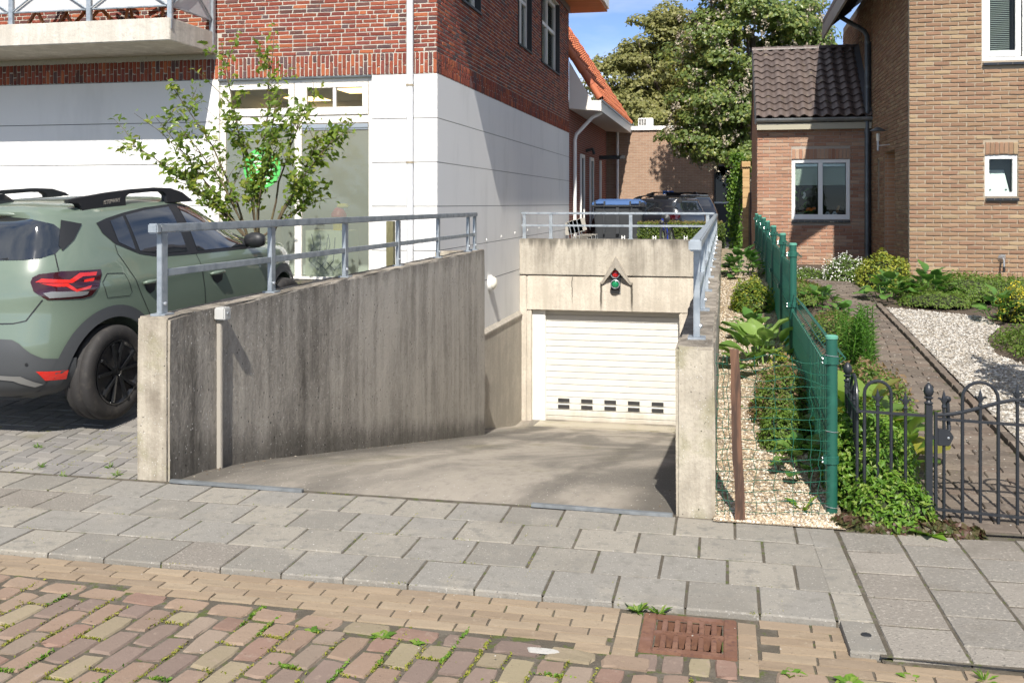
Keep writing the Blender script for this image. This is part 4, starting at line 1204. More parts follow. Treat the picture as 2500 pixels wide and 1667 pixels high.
for y in (16.13, 17.21):
    MB().box(HX+.01, HX+.25, y-.002, y+.002, .5, 2.54).build('niche_cheek', M_far_tany, hs_)
def house_window(parent, x0, x1, z0, z1, Y, fw=.06, sash=.055, mull=None):
    w = empty('window', (x0, Y, z0), parent=parent)
    f = MB(); y0, y1 = Y+.02, Y+.085
    f.box(x0, x0+fw, y0, y1, z0, z1); f.box(x1-fw, x1, y0, y1, z0, z1); f.box(x0+fw, x1-fw, y0, y1, z0, z0+fw); f.box(x0+fw, x1-fw, y0, y1, z1-fw, z1)
    if mull: f.box(mull-fw*.62, mull+fw*.62, y0+.001, y1, z0+fw, z1-fw)
    f.build('frame', M_upvc, w, bevel=.004)
    return w, y0
# upper window: frame, sash and slatted blind
w, y0 = house_window(hs_, 3.557, 5.15, 3.712, 5.55, HY, .05, mull=4.12)
s_ = MB(); s_.box(3.61, 3.665, y0+.01, y0+.06, 3.77, 5.5); s_.box(4.0, 4.07, y0+.01, y0+.06, 3.77, 5.5); s_.box(3.665, 4.0, y0+.01, y0+.06, 3.77, 3.855)
s_.build('sash', M_upvc, w, bevel=.004)
MB().box(3.66, 5.1, y0+.045, y0+.05, 3.84, 5.5).build('pane', M_glass, w)
for i in range(45):
    MB().box(3.67, 3.94, y0+.085, y0+.105, 3.87+.027*i, 3.878+.027*i).build('blind_slat', mat('blind_slat', (.48, .50, .48), .5) if i == 0 else bpy.data.materials['blind_slat'], w)
def sill(parent, x0, x1, z, Y, n):
    s = empty('sill', (x0, Y, z), parent=parent)
    for i in range(n):
        a = x0+(x1-x0)*i/n; b = x0+(x1-x0)*(i+1)/n
        m = MB(); m.prism([(a+.003, Y-.055, z-.045), (a+.003, Y-.055, z-.012), (a+.003, Y+.06, z+.004), (a+.003, Y+.06, z-.045)], (b-a-.006, 0, 0))
        m.build('sill_tile', mat('black_glazed_tile', (.022, .023, .026), .22) if 'black_glazed_tile' not in bpy.data.materials else bpy.data.materials['black_glazed_tile'], s)
    MB().box(x0+.002, x1-.002, Y-.045, Y+.05, z-.043, z-.012).build('sill_bed', M_mort_tan, s)
sill(hs_, 3.562, 4.9, 3.69, HY, 7)
sill(hs_, 3.60, 4.03, 1.785, HY, 4)
w, y0 = house_window(hs_, 3.596, 4.018, 1.80, 2.384, HY, .058)
MB().box(3.64, 3.97, y0+.05, y0+.055, 1.84, 2.34).build('pane', M_glass, w)
p = MB(); p.add([(3.655, y0+.10, 1.86), (3.945, y0+.10, 1.86), (3.90, y0+.22, 2.18), (3.655, y0+.22, 2.18), (3.655, y0+.108, 1.86), (3.945, y0+.108, 1.86), (3.90, y0+.228, 2.18), (3.655, y0+.228, 2.18)], [(0,1,2,3),(7,6,5,4),(0,4,5,1),(1,5,6,2),(2,6,7,3),(3,7,4,0)])
p.build('tilted_shelf', mat('pale_board', (.70, .72, .74), .4), w)
MB().box(3.62, 4.0, y0+.25, y0+.26, 1.82, 2.37).build('reveal_back', mat('grey_reveal', (.20, .205, .205), .8), w)
for x in (3.69, 3.90):
    MB().lathe([(.014, 0), (.014, .01), (0, .012)], (x, y0+.112, 1.895), 10, ax=(0,-1,0)).build('knob', M_darkpipe, w)
# roof overhang, seen from below
rf = empty('roof', (2.2, 17, 5.1), parent=hs_)
MB().box(1.925, 1.965, 14.3, 20.75, 5.02, 5.27).build('gutter_board', mat('grey_board', (.27, .265, .24), .55, layers=[((2, .7, 2), (.22, .215, .195), .45, .6)]), rf)
q = MB(); q.prism([(1.965, 14.32, 5.20), (2.75, 14.32, 5.78), (2.75, 14.32, 5.90), (1.965, 14.32, 5.29)], (0, 6.4, 0)); q.build('roof_deck', mat('dark_soffit', (.028, .028, .030), .8), rf)
for i in range(26):
    y = 14.5+.24*i
    MB().tube([(1.98, y, 5.185), (2.10, y+.04, 5.27), (2.22, y, 5.36), (2.34, y+.04, 5.45), (2.46, y, 5.54)], .022, 6).build('tile_underside', bpy.data.materials['dark_soffit'], rf)
MB().box(2.0, 2.57, 14.35, 20.6, 5.09, 5.11).build('batten', bpy.data.materials['dark_soffit'], rf) if False else None
q = MB(); q.prism([(1.93, 20.72, 5.29), (4.8, 20.72, 7.4), (4.8, 20.72, 7.5), (1.93, 20.72, 5.39)], (0, -6.5, 0)); q.build('roof_covering', M_browntile, rf)
# downpipe
q = MB().tube([(2.50, 18.58, .52), (2.50, 18.58, 4.70), (2.46, 18.64, 4.80), (2.12, 19.25, 5.18), (2.08, 19.3, 5.24)], .045, 14); q.build('downpipe', M_darkpipe, hs_, smooth=True)
for z in (.95, 1.95, 2.95, 3.75, 4.55):
    MB().lathe([(.046, 0), (.052, .004), (.052, .045), (.046, .05)], (2.50, 18.58, z), 14).build('pipe_collar', M_darkpipe, hs_, smooth=True)
MB().tube([(2.562, 18.62, .5), (2.562, 18.62, 4.6)], .012, 8).build('cable_pipe', M_black, hs_)
# porch lamp and garden tap
pl_ = empty('porch_lamp', (HX, 16.92, 2.65), 'metal lantern on a bracket by the shaded house door', 'lamp')
MB().tube([(HX, 16.62, 2.64), (HX-.14, 16.92, 2.64)], .010, 8).build('arm', M_alu, pl_)
MB().tube([(HX-.14, 16.92, 2.56), (HX-.14, 16.92, 2.72)], .018, 8).build('stem', M_alu, pl_)
MB().lathe([(.028, 0), (.03, .12), (.0, .13)], (HX-.14, 16.92, 2.72), 10).build('bulb', M_lens_white, pl_, smooth=True)
MB().lathe([(.13, 0), (.12, .012), (.03, .06), (0, .065)], (HX-.14, 16.92, 2.88), 16).build('shade', M_darkpipe, pl_, smooth=True)
tp_ = empty('garden_tap', (3.81, HY-.03, .9), 'chrome garden tap on the tan brick wall above the plants', 'tap')
MB().lathe([(.055, 0), (.052, .012), (.03, .03), (.015, .06)], (3.81, HY-.008, .93), 16, ax=(0,-1,0)).build('rosette', M_alu, tp_, smooth=True)
MB().tube([(3.81, HY-.04, .93), (3.81, HY-.10, .93), (3.81, HY-.13, .90), (3.81, HY-.13, .82)], .013, 8).build('spout', M_alu, tp_, smooth=True)
MB().tube([(3.78, HY-.09, .975), (3.84, HY-.09, .975)], .008, 6).build('handle', M_alu, tp_)
MB().tube([(3.81, HY-.13, .82), (3.81, HY-.13, .74)], .017, 8).build('hose_coupling', M_black, tp_)

# ------------------------------------------------------------------ annex with tiled roof
AY, AX = 18.70, .588
an = empty('house_annex', (1.6, 18.8, .55), 'low orange brick annex with brown pantile roof and a kitchen window', 'annex')
P_anx = piece_meshes('brick', M_annexbrick, 8, .03, (.012, .05))
WA = (1.20, 1.41, 2.222, 2.505)
wall_core('front_core', M_mort_anx, an, 'y', AY+.004, AY+.2, AX+.02, HX, .3, 3.3, [WA])
ar = courses(1.99, 2.3, .2235, .0627, .009, [(1.20, 1.33, 2.222, 2.70)], 'half', AX, .55, 8)
lay('brick', ar, (0, AY, 0), (1, 0, 0), (0, 0, 1), P_anx, an, .03, .006, 300, prio=lambda q: -q[1], zj=.0015, rest_name='brick_courses_lower')
ar2 = courses(1.99, .25, .2235, .0627, .009, (), 'half', AX, 2.81, 8)
lay('brick', ar2, (0, AY, 0), (1, 0, 0), (0, 0, 1), P_anx, an, .03, .006, 0, zj=.0015, rest_name='brick_courses_top')
lay('lintel_brick', [(1.205+.0635*i+.004, 2.512, 1.205+.0635*(i+1)-.004, 2.692) for i in range(16)], (0, AY, 0), (1, 0, 0), (0, 0, 1), P_anx, an, .03, .007, 30, zj=.0015)
g_ = MB(); g_.prism([(AX+.0, 18.705, .3), (AX, 18.705, 3.15), (AX, 20.45, 4.66), (AX, 22.4, 3.1), (AX, 22.4, .3)], (.2, 0, 0)); g_.build('gable_wall', M_far_anxx, an)
MB().box(.58, 2.57, 18.55, 18.695, 3.045, 3.16).build('fascia', mat('olive_fascia', (.36, .335, .25), .5), an)
gt = MB(); pr = [(.07*math.cos(a), .07*math.sin(a)) for a in [math.pi+math.pi*i/10 for i in range(11)]]
vs = [(x, 18.54+dy, 3.245+dz) for x in (.565, 2.585) for dy, dz in pr] + [(x, 18.54+dy*.93, 3.245+dz*.93+.001) for x in (.565, 2.585) for dy, dz in pr]
gt.add(vs, [(i, i+1, 12+i, 11+i) for i in range(10)] + [(23+i, 22+i, 33+i, 34+i) for i in range(10)] + [(0, 11, 33, 22), (10, 32, 43, 21)] + [tuple(range(10, -1, -1)), tuple(range(11, 22))])
gt.build('gutter', M_zinc, an, smooth=True)
for x in (.95, 1.6, 2.3):
    MB().tube([(x, 18.54+dy*1.05, 3.245+dz*1.05) for dy, dz in pr], .006, 6).build('gutter_bracket', M_zinc, an)
# pantiles: one shared S-profile tile
def pantile():
    n = 12; V = []; F = []
    for jy, lift in ((0, .030), (.245, 0.0)):
        for i in range(n+1):
            t = i/n; x = t*.222
            z = .026*math.cos(2*math.pi*(t-.22)) + lift
            V.append((x, jy, z))
    for i in range(n+1):
        t = i/n; V.append((t*.222, 0, .026*math.cos(2*math.pi*(t-.22)) + .030-.018))
    for i in range(n): F += [(i, i+1, n+2+i, n+1+i), (2*n+2+i, 2*n+3+i, i+1, i)]
    me = bpy.data.meshes.new('roof_tile'); me.from_pydata(V, [], F)
    me.polygons.foreach_set('use_smooth', [True]*len(F)); me.update(); me.materials.append(M_browntile)
    try: me.set_sharp_from_angle(angle=R(50))
    except Exception: pass
    return me
TM = pantile()
y0r, z0r, y1r, z1r = 18.50, 3.245, 20.36, 4.76
sl_ = Vector((0, y1r-y0r, z1r-z0r)); SLn = sl_.length; sl_.normalize(); nr_ = Vector((1, 0, 0)).cross(sl_)
nrow, ncol = 11, 10
pitch_r = SLn/nrow
for j in range(nrow):
    for i in range(ncol):
        o = Vector((.555+.2015*i, y0r, z0r)) + sl_*(pitch_r*j) + nr_*(.03+random.uniform(-.003, .003))
        M = Matrix((Vector((.93, 0, 0)), sl_*(pitch_r/.222), nr_)).transposed().to_4x4(); M.translation = o
        put('roof_tile', TM, None, an, M)
d_ = MB(); d_.quad((.56, y0r, z0r-.03), (2.58, y0r, z0r-.03), (2.58, y1r, z1r-.03), (.56, y1r, z1r-.03)); d_.quad((.56, y1r, z1r-.03), (2.58, y1r, z1r-.03), (2.58, 22.5, 3.1), (.56, 22.5, 3.1))
d_.build('roof_deck', M_browntile, an)
for i in range(8):
    x = .54+.262*i
    V = [];
    m = MB(); pr2 = [(.09*math.cos(a), .075*math.sin(a)) for a in [math.pi*k/8 for k in range(9)]]
    for xx, s in ((x, 1.0), (x+.215, .97), (x+.215, 1.12), (x+.262, 1.12)):
        V += [(min(xx, 2.575), y1r+.01+dy*s, z1r+.005+dz*s) for dy, dz in pr2]
    m.add(V, [(9*k+q, 9*k+q+1, 9*k+q+10, 9*k+q+9) for k in range(3) for q in range(8)] + [tuple(range(8, -1, -1)), tuple(range(27, 36))])
    m.build('ridge_tile', M_browntile, an, smooth=True)
vb = MB(); vb.prism([(.535, 18.46, 3.14), (.535, 18.46, 3.30), (.535, y1r, z1r+.06), (.535, y1r+.02, z1r-.12)], (.03, 0, 0)); vb.build('verge_board', mat('black_board', (.02, .02, .022), .6), an)
fl = MB()
for j in range(5):
    a = Vector((2.43, y0r+.05, z0r+.075)) + sl_*(SLn*.94*j/5); b = Vector((2.43, y0r+.05, z0r+.085)) + sl_*(SLn*.94*(j+1)/5)
    fl.add([a, a+Vector((.145, 0, .06)), b+Vector((.145, 0, .06)), b, a-nr_*.012, a+Vector((.145, 0, .06))-nr_*.012, b+Vector((.145, 0, .06))-nr_*.012, b-nr_*.012], [(0,1,2,3),(7,6,5,4),(0,4,5,1),(1,5,6,2),(2,6,7,3),(3,7,4,0)])
fl.build('lead_flashing', mat('lead', (.085, .09, .10), .5, .3), an)
for x in (.78, 1.42, 2.05):
    MB().box(x-.004, x+.004, AY-.010, AY-.004, 2.93, 2.985).build('weep_slot', M_dark, an)
for x in (1.42, 2.12):
    MB().box(x-.004, x+.004, AY-.010, AY-.004, 1.19, 1.245).build('weep_slot', M_dark, an)
w, y0 = house_window(an, 1.203, 2.219, 1.412, 2.502, AY, .062, mull=1.711)
fs2 = MB()
for a, b in ((1.265, 1.673), (1.749, 2.157)):
    MB().box(a, b, y0+.04, y0+.045, 1.47, 2.44).build('pane', M_glass, w)
    bx_ = MB(); bx_.box(a+.01, b-.01, y0+.06, y0+.10, 2.375, 2.425); bx_.build('blind_box', M_alu, w, bevel=.005)
    MB().box(a+.005, b-.005, y0+.105, y0+.108, 2.035, 2.40).build('roller_blind', mat('grey_green_blind', (.42, .47, .42), .8), w)
    MB().box(a, b, y0-.004, y0+.05, 1.474, 1.50).build('lower_rail', M_upvc, w)
rm = MB(); rm.box(1.0, 2.45, AY+1.6, AY+1.62, 1.0, 2.8); rm.box(1.0, 1.02, AY+.21, AY+1.6, 1.0, 2.8); rm.box(2.43, 2.45, AY+.21, AY+1.6, 1.0, 2.8); rm.box(1.0, 2.45, AY+.21, AY+1.6, 2.6, 2.62); rm.box(1.0, 2.45, AY+.13, AY+1.6, 1.40, 1.43)
rm.build('kitchen_room', M_dark, w)
sill(an, 1.20, 2.225, 1.40, AY, 9)
YS = AY+.20
op = empty('potted_orchid', (1.36, YS, 1.43), 'orchid in a pale green pot behind the left kitchen pane', 'plant')
MB().lathe([(.05, 0), (.066, .10), (.07, .105), (.06, .105), (.05, .08), (0, .08)], (1.37, YS, 1.43), 16).build('pot', mat('pale_green_pot', (.42, .50, .36), .35), op, smooth=True)
MB().tube([(1.37, YS, 1.5), (1.33, YS, 1.75), (1.36, YS, 1.95), (1.44, YS, 2.02)], .006, 6).build('flower_stem', M_twig, op)
lfm = leaf_mat('orchid_leaf', [(.07, .16, .03), (.10, .22, .04), (.05, .12, .025)])
k = MB()
for i in range(16):
    a = i*2.4; z = 1.53+.03*i; r_ = .05+.05*random.random(); c_ = Vector((1.37+.05*math.cos(a), YS+.03*math.sin(a), z)); t_ = Vector((math.cos(a)*r_*1.6, math.sin(a)*r_*.6, r_*.8)); s2 = Vector((-math.sin(a)*.03, .01, .025))
    k.add([c_, c_+t_*.5+s2, c_+t_, c_+t_*.5-s2], [(0,1,2,3)])
k.build('leaves', lfm, op)
k = MB()
for i in range(6):
    c_ = Vector((1.43+random.uniform(-.02, .03), YS-.02, 1.83+random.uniform(-.05, .06)))
    k.add([c_+Vector((0, 0, .03)), c_+Vector((.022, -.01, 0)), c_+Vector((0, 0, -.03)), c_+Vector((-.022, .01, 0))], [(0,1,2,3)])
k.build('blossom', M_upvc, op)
of = empty('orange_flowers', (1.56, YS, 1.43), 'bunch of orange flowers on the kitchen window sill', 'flowers')
k = MB(); k2 = MB()
for i in range(9):
    x = 1.485+.018*i; z = 1.57+random.uniform(-.012, .02)
    MB_ = [(x-.012, YS, z), (x+.012, YS, z), (x+.016, YS-.01, z+.035), (x, YS-.02, z+.045), (x-.016, YS-.01, z+.035)]
    k.add(MB_, [(0,1,2,3,4)]); k2.tube([(1.56, YS, 1.43), (x, YS, z)], .003, 5)
k.build('petals', mat('orange_petal', (.75, .16, .01), .6), of); k2.build('stems', lfm, of)
for nm, x in (('left', 1.85), ('right', 1.975)):
    hh = empty('house_figurine', (x, YS, 1.43), f'small white canal house ornament, the {nm} one of two on the sill', 'ornament', 'canal house ornaments')
    m = MB(); m.prism([(x-.042, YS-.02, 1.43), (x+.042, YS-.02, 1.43), (x+.042, YS-.02, 1.52), (x+.024, YS-.02, 1.53), (x+.018, YS-.02, 1.555), (x-.018, YS-.02, 1.555), (x-.024, YS-.02, 1.53), (x-.042, YS-.02, 1.52)], (0, .04, 0))
    m.build('body', mat('pale_blue_white', (.50, .54, .60), .5) if nm == 'left' else bpy.data.materials['pale_blue_white'], hh)
    MB().lathe([(.009, 0), (.009, .002), (0, .002)], (x, YS-.021, 1.515), 10, ax=(0,-1,0)).build('round_window', M_dark, hh)
sp = empty('wooden_spoon', (2.03, YS+.03, 1.5), 'wooden spoon leaning behind the ornaments on the sill', 'spoon')
MB().tube([(1.99, YS+.03, 1.45), (2.02, YS+.03, 1.56)], .007, 6).build('handle', M_teak, sp)
MB().lathe([(0, 0), (.022, .03), (.026, .07), (.018, .11), (0, .125)], (2.02, YS+.03, 1.55), 10, ax=(.35, 0, 1)).build('bowl', mat('pale_wood', (.45, .22, .08), .6), sp, smooth=True)

# ------------------------------------------------------------------ foliage
def leaf_cloud(name, m, C, Nrm, size, parent=None, aspect=.55, bend=.18, jit=.6, droop=0.0, kind=None, smooth=False, **kw):
    """one small folded leaf (2 quads) per centre; C, Nrm (n,3); size scalar or (n,)"""
    C = np.asarray(C, float); n = len(C)
    Nn = np.asarray(Nrm, float) + rng.normal(0, jit, (n, 3)); Nn /= np.linalg.norm(Nn, axis=1, keepdims=True)+1e-9
    A = rng.normal(0, 1, (n, 3)); A[:, 2] -= droop; A -= Nn*(A*Nn).sum(1, keepdims=True); A /= np.linalg.norm(A, axis=1, keepdims=True)+1e-9
    B = np.cross(Nn, A)
    s = (np.asarray(size)*rng.uniform(.7, 1.3, n))[:, None] if np.ndim(size) == 0 else np.asarray(size)[:, None]
    w = s*aspect
    base, tip = C-A*s*.5, C+A*s*.5 - Nn*s*bend
    v = np.stack([base, C-A*s*.05+B*w*.5+Nn*s*.08, tip, C-A*s*.05-B*w*.5+Nn*s*.08, C-A*s*.02], 1)
    F0 = np.array([(0, 4, 1), (4, 2, 1), (0, 3, 4), (3, 2, 4)])
    F = (F0[None] + (np.arange(n)*5)[:, None, None]).reshape(-1, 3)
    return put(name, np_mesh(name, v.reshape(-1, 3), F, smooth), m, parent, kind=kind, **kw)

def crown_points(blobs, n, shell=.75, clump=.42, clumps=60, up=.35):
    """leaves gathered in clumps over several ellipsoid blobs (cx,cy,cz,rx,ry,rz,weight)"""
    P, Q = [], []
    W = np.array([b[6] for b in blobs], float); W /= W.sum()
    for b, w in zip(blobs, W):
        k = max(6, int(clumps*w)); per = int(n*w/k)
        d = rng.normal(0, 1, (k, 3)); d[:, 2] += .25; d /= np.linalg.norm(d, axis=1, keepdims=True)
        r = rng.uniform(.45, 1.0, (k, 1))**.5
        cc = np.array(b[:3]) + d*r*np.array(b[3:6])*rng.uniform(.9, 1.12, (k, 1))
        for c, dd in zip(cc, d):
            q = rng.normal(0, 1, (per, 3)); q[:, 2] = np.abs(q[:, 2])*.9-.25; q /= np.linalg.norm(q, axis=1, keepdims=True)
            rr = clump*rng.uniform(.7, 1.35)*rng.uniform(.35, 1.0, (per, 1))**.4*np.array([[1.15, 1.15, .75]])
            P.append(c + q*rr); Q.append(q*.9 + dd*.5 + np.array([0, 0, up]))
    return np.concatenate(P), np.concatenate(Q)

def limb(m, a, b, r0, r1, wob=.08, n=6):
    a, b = Vector(a), Vector(b); L = (b-a).length
    pts = [a.lerp(b, i/(n-1)) + Vector((random.uniform(-wob, wob), random.uniform(-wob, wob), random.uniform(-wob, wob)))*L*(0 if i in (0, n-1) else 1)*.6 for i in range(n)]
    m.tube(pts, [r0+(r1-r0)*i/(n-1) for i in range(n)], 8)
    return pts
LM_ch = leaf_mat('chestnut_leaf', [(.150,.205,.062),(.175,.235,.064),(.115,.170,.052),(.20,.255,.068),(.26,.285,.075),(.14,.20,.064)], .36, .42)
LM_ol = leaf_mat('olive_leaf', [(.21,.21,.065),(.175,.182,.055),(.245,.24,.08),(.145,.152,.048),(.285,.275,.105)], .5, .35)
LM_bl = mat('cream_blossom', (.50, .44, .35), .8, cols=[(.36,.32,.24),(.42,.37,.29),(.30,.25,.18)])
def tree(name, base, blobs, n, size, lm, label, trunk_r=.25, clumps=120, clump=.55, blossom=0, limbs=9):
    t = empty(name, base, label, 'tree', 'tall trees behind the court')
    m = MB(); bx, by, bz = base
    zs = [b[2]-b[5] for b in blobs]
    top = (blobs[0][0], blobs[0][1], blobs[0][2]+blobs[0][5]*.3)
    limb(m, base, top, trunk_r, trunk_r*.35, .04, 8)
    m.build('trunk', M_bark, t, smooth='all')
    m = MB()
    for i in range(limbs):
        b = blobs[i % len(blobs)]; f = random.uniform(.3, .8)
        a = Vector(base).lerp(Vector(top), f)
        d = Vector((random.uniform(-1, 1), random.uniform(-1, 1), random.uniform(-.2, .8)))
        limb(m, a, (b[0]+d.x*b[3]*.8, b[1]+d.y*b[4]*.8, b[2]+d.z*b[5]*.8), trunk_r*.35, .02)
    m.build('limbs', M_bark, t, smooth='all')
    P, Q = crown_points(blobs, n, clumps=clumps, clump=clump)
    leaf_cloud('crown', lm, P, Q, size, t, .7, jit=.45)
    if blossom:
        P = []
        W = np.array([b[6] for b in blobs], float); W /= W.sum()
        for b, w_ in zip(blobs, W):
            d = rng.normal(0, 1, (int(blossom*w_), 3)); d[:, 1] = -np.abs(d[:, 1]); d[:, 2] += .3; d /= np.linalg.norm(d, axis=1, keepdims=True)
            P.append(np.array(b[:3]) + d*np.array(b[3:6])*rng.uniform(1.0, 1.2, (len(d), 1)))
        P = np.concatenate(P)
        m = []
        idx = rng.choice(len(P), min(blossom, len(P)), replace=False)
        bc = []; bn = []
        for i in idx:
            for k in range(14):
                bc.append(P[i] + np.array([rng.normal(0, .035), rng.normal(0, .035), rng.uniform(0, .22)])); bn.append((rng.normal(), rng.normal(), .6))
        leaf_cloud('blossom', LM_bl, bc, bn, .07, t, .8, kind='stuff')
    return t
tree('chestnut_tree', (.55, 29.3, .4), [(.75, 29.2, 6.0, 1.9, 1.7, 2.4, 4), (-.3, 28.9, 4.0, 1.25, 1.3, 1.2, 1.7), (-.8, 28.8, 3.45, .8, .9, .6, .8), (.6, 28.6, 3.6, 1.2, 1.0, 1.3, 1.2), (1.9, 29.6, 5.6, 1.0, 1.0, 1.5, 1.2), (.2, 28.9, 7.6, 1.3, 1.0, 1.1, 1.0), (-.2, 28.8, 5.6, 1.2, 1.0, 1.4, 1.2)], 46000, .135, LM_ch,
     'large dark green chestnut tree with cream blossom overhanging the court', .24, 250, .46, 520, 14)
tree('lime_tree', (-2.6, 42, .4), [(-2.5, 42, 7.2, 2.2, 2.0, 2.5, 3), (-3.9, 42, 6.6, 1.6, 1.6, 1.9, 1.8), (-.8, 42.2, 7.4, 1.7, 1.4, 2.3, 1.8), (-2.8, 41.5, 4.9, 2.6, 1.4, 1.3, 1.6), (-3.9, 41.6, 5.4, 1.5, 1.3, 1.5, 1.0)], 44000, .165, LM_ol,
     'tall olive green tree rising behind the flat brick building', .3, 230, .55, 0, 12)
tree('cypress_tree', (2.6, 36, .4), [(2.7, 36, 6.6, .8, .8, 2.4, 1), (2.9, 36, 4.2, 1.2, 1.0, 1.9, 1)], 5000, .14, LM_ch, 'dark pointed tree far behind the annex ridge', .16, 40, .4, 0, 5)

# ------------------------------------------------------------------ low wing with orange roof
ow = empty('orange_roofed_wing', (-4.5, 28, .4), 'low brick wing with bright orange tiled roof and white eaves', 'building')
MB().box(-6.5, SX, 25.62, 34.0, .3, 4.25).build('wall', M_far_red, ow)
eb = MB(); eb.prism([(-4.0, 25.60, 4.20), (-3.15, 25.60, 4.12), (-3.15, 25.60, 4.40), (-3.40, 25.60, 4.40), (-4.0, 25.60, 5.45)], (0, .05, 0)); eb.build('gable_board', M_trim, ow)
eb = MB(); eb.prism([(-4.05, 25.64, 4.20), (-3.15, 25.64, 4.12), (-3.15, 25.64, 4.38), (-4.05, 25.64, 4.38)], (0, 8.5, 0)); eb.build('eaves_box', mat('eaves_white', (.62, .59, .53), .5), ow)
MB().bar((-3.14, 25.6, 4.40), (-3.14, 34.1, 4.40), .03, .05).build('gutter_edge', M_zinc, ow)
ra, rb_ = Vector((-3.20, 25.66, 4.40)), Vector((-6.2, 25.66, 9.0))
up_ = (rb_-ra).normalized(); nr2 = Vector((0, 1, 0)).cross(up_)
if nr2.x < 0: nr2 = -nr2
dk = MB(); dk.quad(ra-nr2*.02, ra-nr2*.02+Vector((0, 8.3, 0)), rb_-nr2*.02+Vector((0, 8.3, 0)), rb_-nr2*.02); dk.build('roof_deck', M_orange_tile, ow)
TO = TM.copy(); TO.materials.clear(); TO.materials.append(M_orange_tile)
for j in range(11):
    for i in range(25):
        o = ra + Vector((0, .33*i+.02, 0)) + up_*(.34*j) + nr2*.05
        M = Matrix((Vector((0, 1.5, 0)), up_*(.38/.245), nr2*2.2)).transposed().to_4x4(); M.translation = o
        put('roof_tile', TO, None, ow, M)
for j in range(8):
    a = ra + Vector((.02, -.02, .06)) + up_*(.42*j)
    MB().tube([a, a+up_*.45], [.10, .085], 10).build('verge_tile', M_orange_tile, ow, smooth=True)
for j in range(13):
    a = ra + Vector((.02, 8.3, .06)) + up_*(.42*j)
    MB().tube([a, a+up_*.45], [.10, .085], 8).build('verge_tile', M_orange_tile, ow, smooth=True)
MB().tube([(-3.2, 26.1, 4.12), (-3.45, 26.1, 4.0), (-3.88, 26.1, 3.55), (-3.92, 26.1, 3.4), (-3.92, 26.1, .4)], .05, 12).build('downpipe', M_upvc, ow, smooth=True)
for y0_, y1_ in ((27.6, 28.3), (29.6, 30.3), (32.0, 32.25)):
    w = empty('window', (SX, y0_, 1.2), parent=ow)
    f = MB(); f.box(SX-.02, SX+.05, y0_, y0_+.08, .9, 3.1); f.box(SX-.02, SX+.05, y1_-.08, y1_, .9, 3.1); f.box(SX-.02, SX+.05, y0_+.08, y1_-.08, .9, 1.0); f.box(SX-.02, SX+.05, y0_+.08, y1_-.08, 3.0, 3.1); f.build('frame', M_upvc, w)
    MB().box(SX+.005, SX+.012, y0_+.08, y1_-.08, 1.0, 3.0).build('pane', M_dark, w)
MB().tube([(-4, 28.8, 3.25), (-3.8, 28.8, 3.3), (-3.75, 28.8, 3.15)], .05, 8).build('floodlight', M_black, ow)
ab = MB(); ab.box(-4.0, -3.15, 31.9, 32.1, 3.14, 3.26); ab.build('awning_arm', M_black, ow, bevel=.01)

# ------------------------------------------------------------------ flat roofed building at the back of the court
rb2 = empty('flat_roofed_building', (-2, 34.2, .4), 'flat roofed brown brick building with white roof edge behind the court', 'building')
MB().box(-4.4, -.32, 34.05, 40, .3, 4.22).build('wall', M_far_rear, rb2)
MB().box(-4.42, -.9, 33.98, 40.05, 4.22, 4.36).build('roof_edge', M_upvc, rb2)
MB().tube([(-3.62, 33.98, .4), (-3.62, 33.98, 4.2)], .05, 10).build('downpipe', M_upvc, rb2, smooth=True)
MB().box(-.32, 4.5, 34.3, 40, .3, 3.4).build('side_wall', M_far_rear, rb2)
gd_ = empty('glazed_door', (-.1, 33.9, .4), parent=rb2)
MB().box(-.34, .45, 34.0, 34.25, .4, 3.0).build('frame', mat('anthracite', (.035, .04, .045), .5), gd_)
MB().box(-.29, .40, 33.985, 33.998, 1.75, 2.95).build('pane', glass_mat('dark_door_glass', (.15, .17, .19), .2), gd_)
MB().box(-.29, .40, 33.98, 33.997, .45, 1.70).build('panel', bpy.data.materials['anthracite'], gd_)
MB().box(-.34, .45, 33.97, 33.999, 1.70, 1.76).build('rail', M_alu, gd_)
ac = empty('air_conditioner', (-2.65, 34.3, 4.36), 'small white air conditioner box standing on the flat roof', 'air conditioner')
MB().box(-2.93, -2.42, 34.25, 34.55, 4.37, 4.66).build('casing', M_upvc, ac, bevel=.02)
for i in range(5):
    for k_ in range(3):
        MB().box(-2.90+.09*k_, -2.83+.09*k_, 34.24, 34.252, 4.41+.045*i, 4.435+.045*i).build('louvre', M_dark, ac)
sg = empty('parking_sign', (-1.87, 34.0, 1.9), 'blue disabled parking sign on the brown brick wall', 'sign')
MB().box(-2.06, -1.70, 33.99, 34.01, 1.72, 2.13).build('plate', mat('sign_blue', (.012, .07, .28), .4), sg)
me = text_mesh('P', .20, .001, bold=.004); me.materials.append(M_wt); put('letter', me, None, sg, Matrix.Translation((-1.98, 33.985, 1.95)) @ FACE_S)
q = MB(); q.tube([(-1.80, 33.983, 2.03), (-1.80, 33.983, 1.93), (-1.75, 33.983, 1.93), (-1.73, 33.983, 1.86)], .010, 6); q.tube([(-1.80+.05*math.cos(a), 33.983, 1.88+.05*math.sin(a)) for a in [k*.5 for k in range(4, 13)]], .008, 6); q.lathe([(.018, 0), (.018, .002), (0, .002)], (-1.80, 33.986, 2.06), 10, ax=(0,-1,0))
q.build('wheelchair_symbol', M_wt, sg)

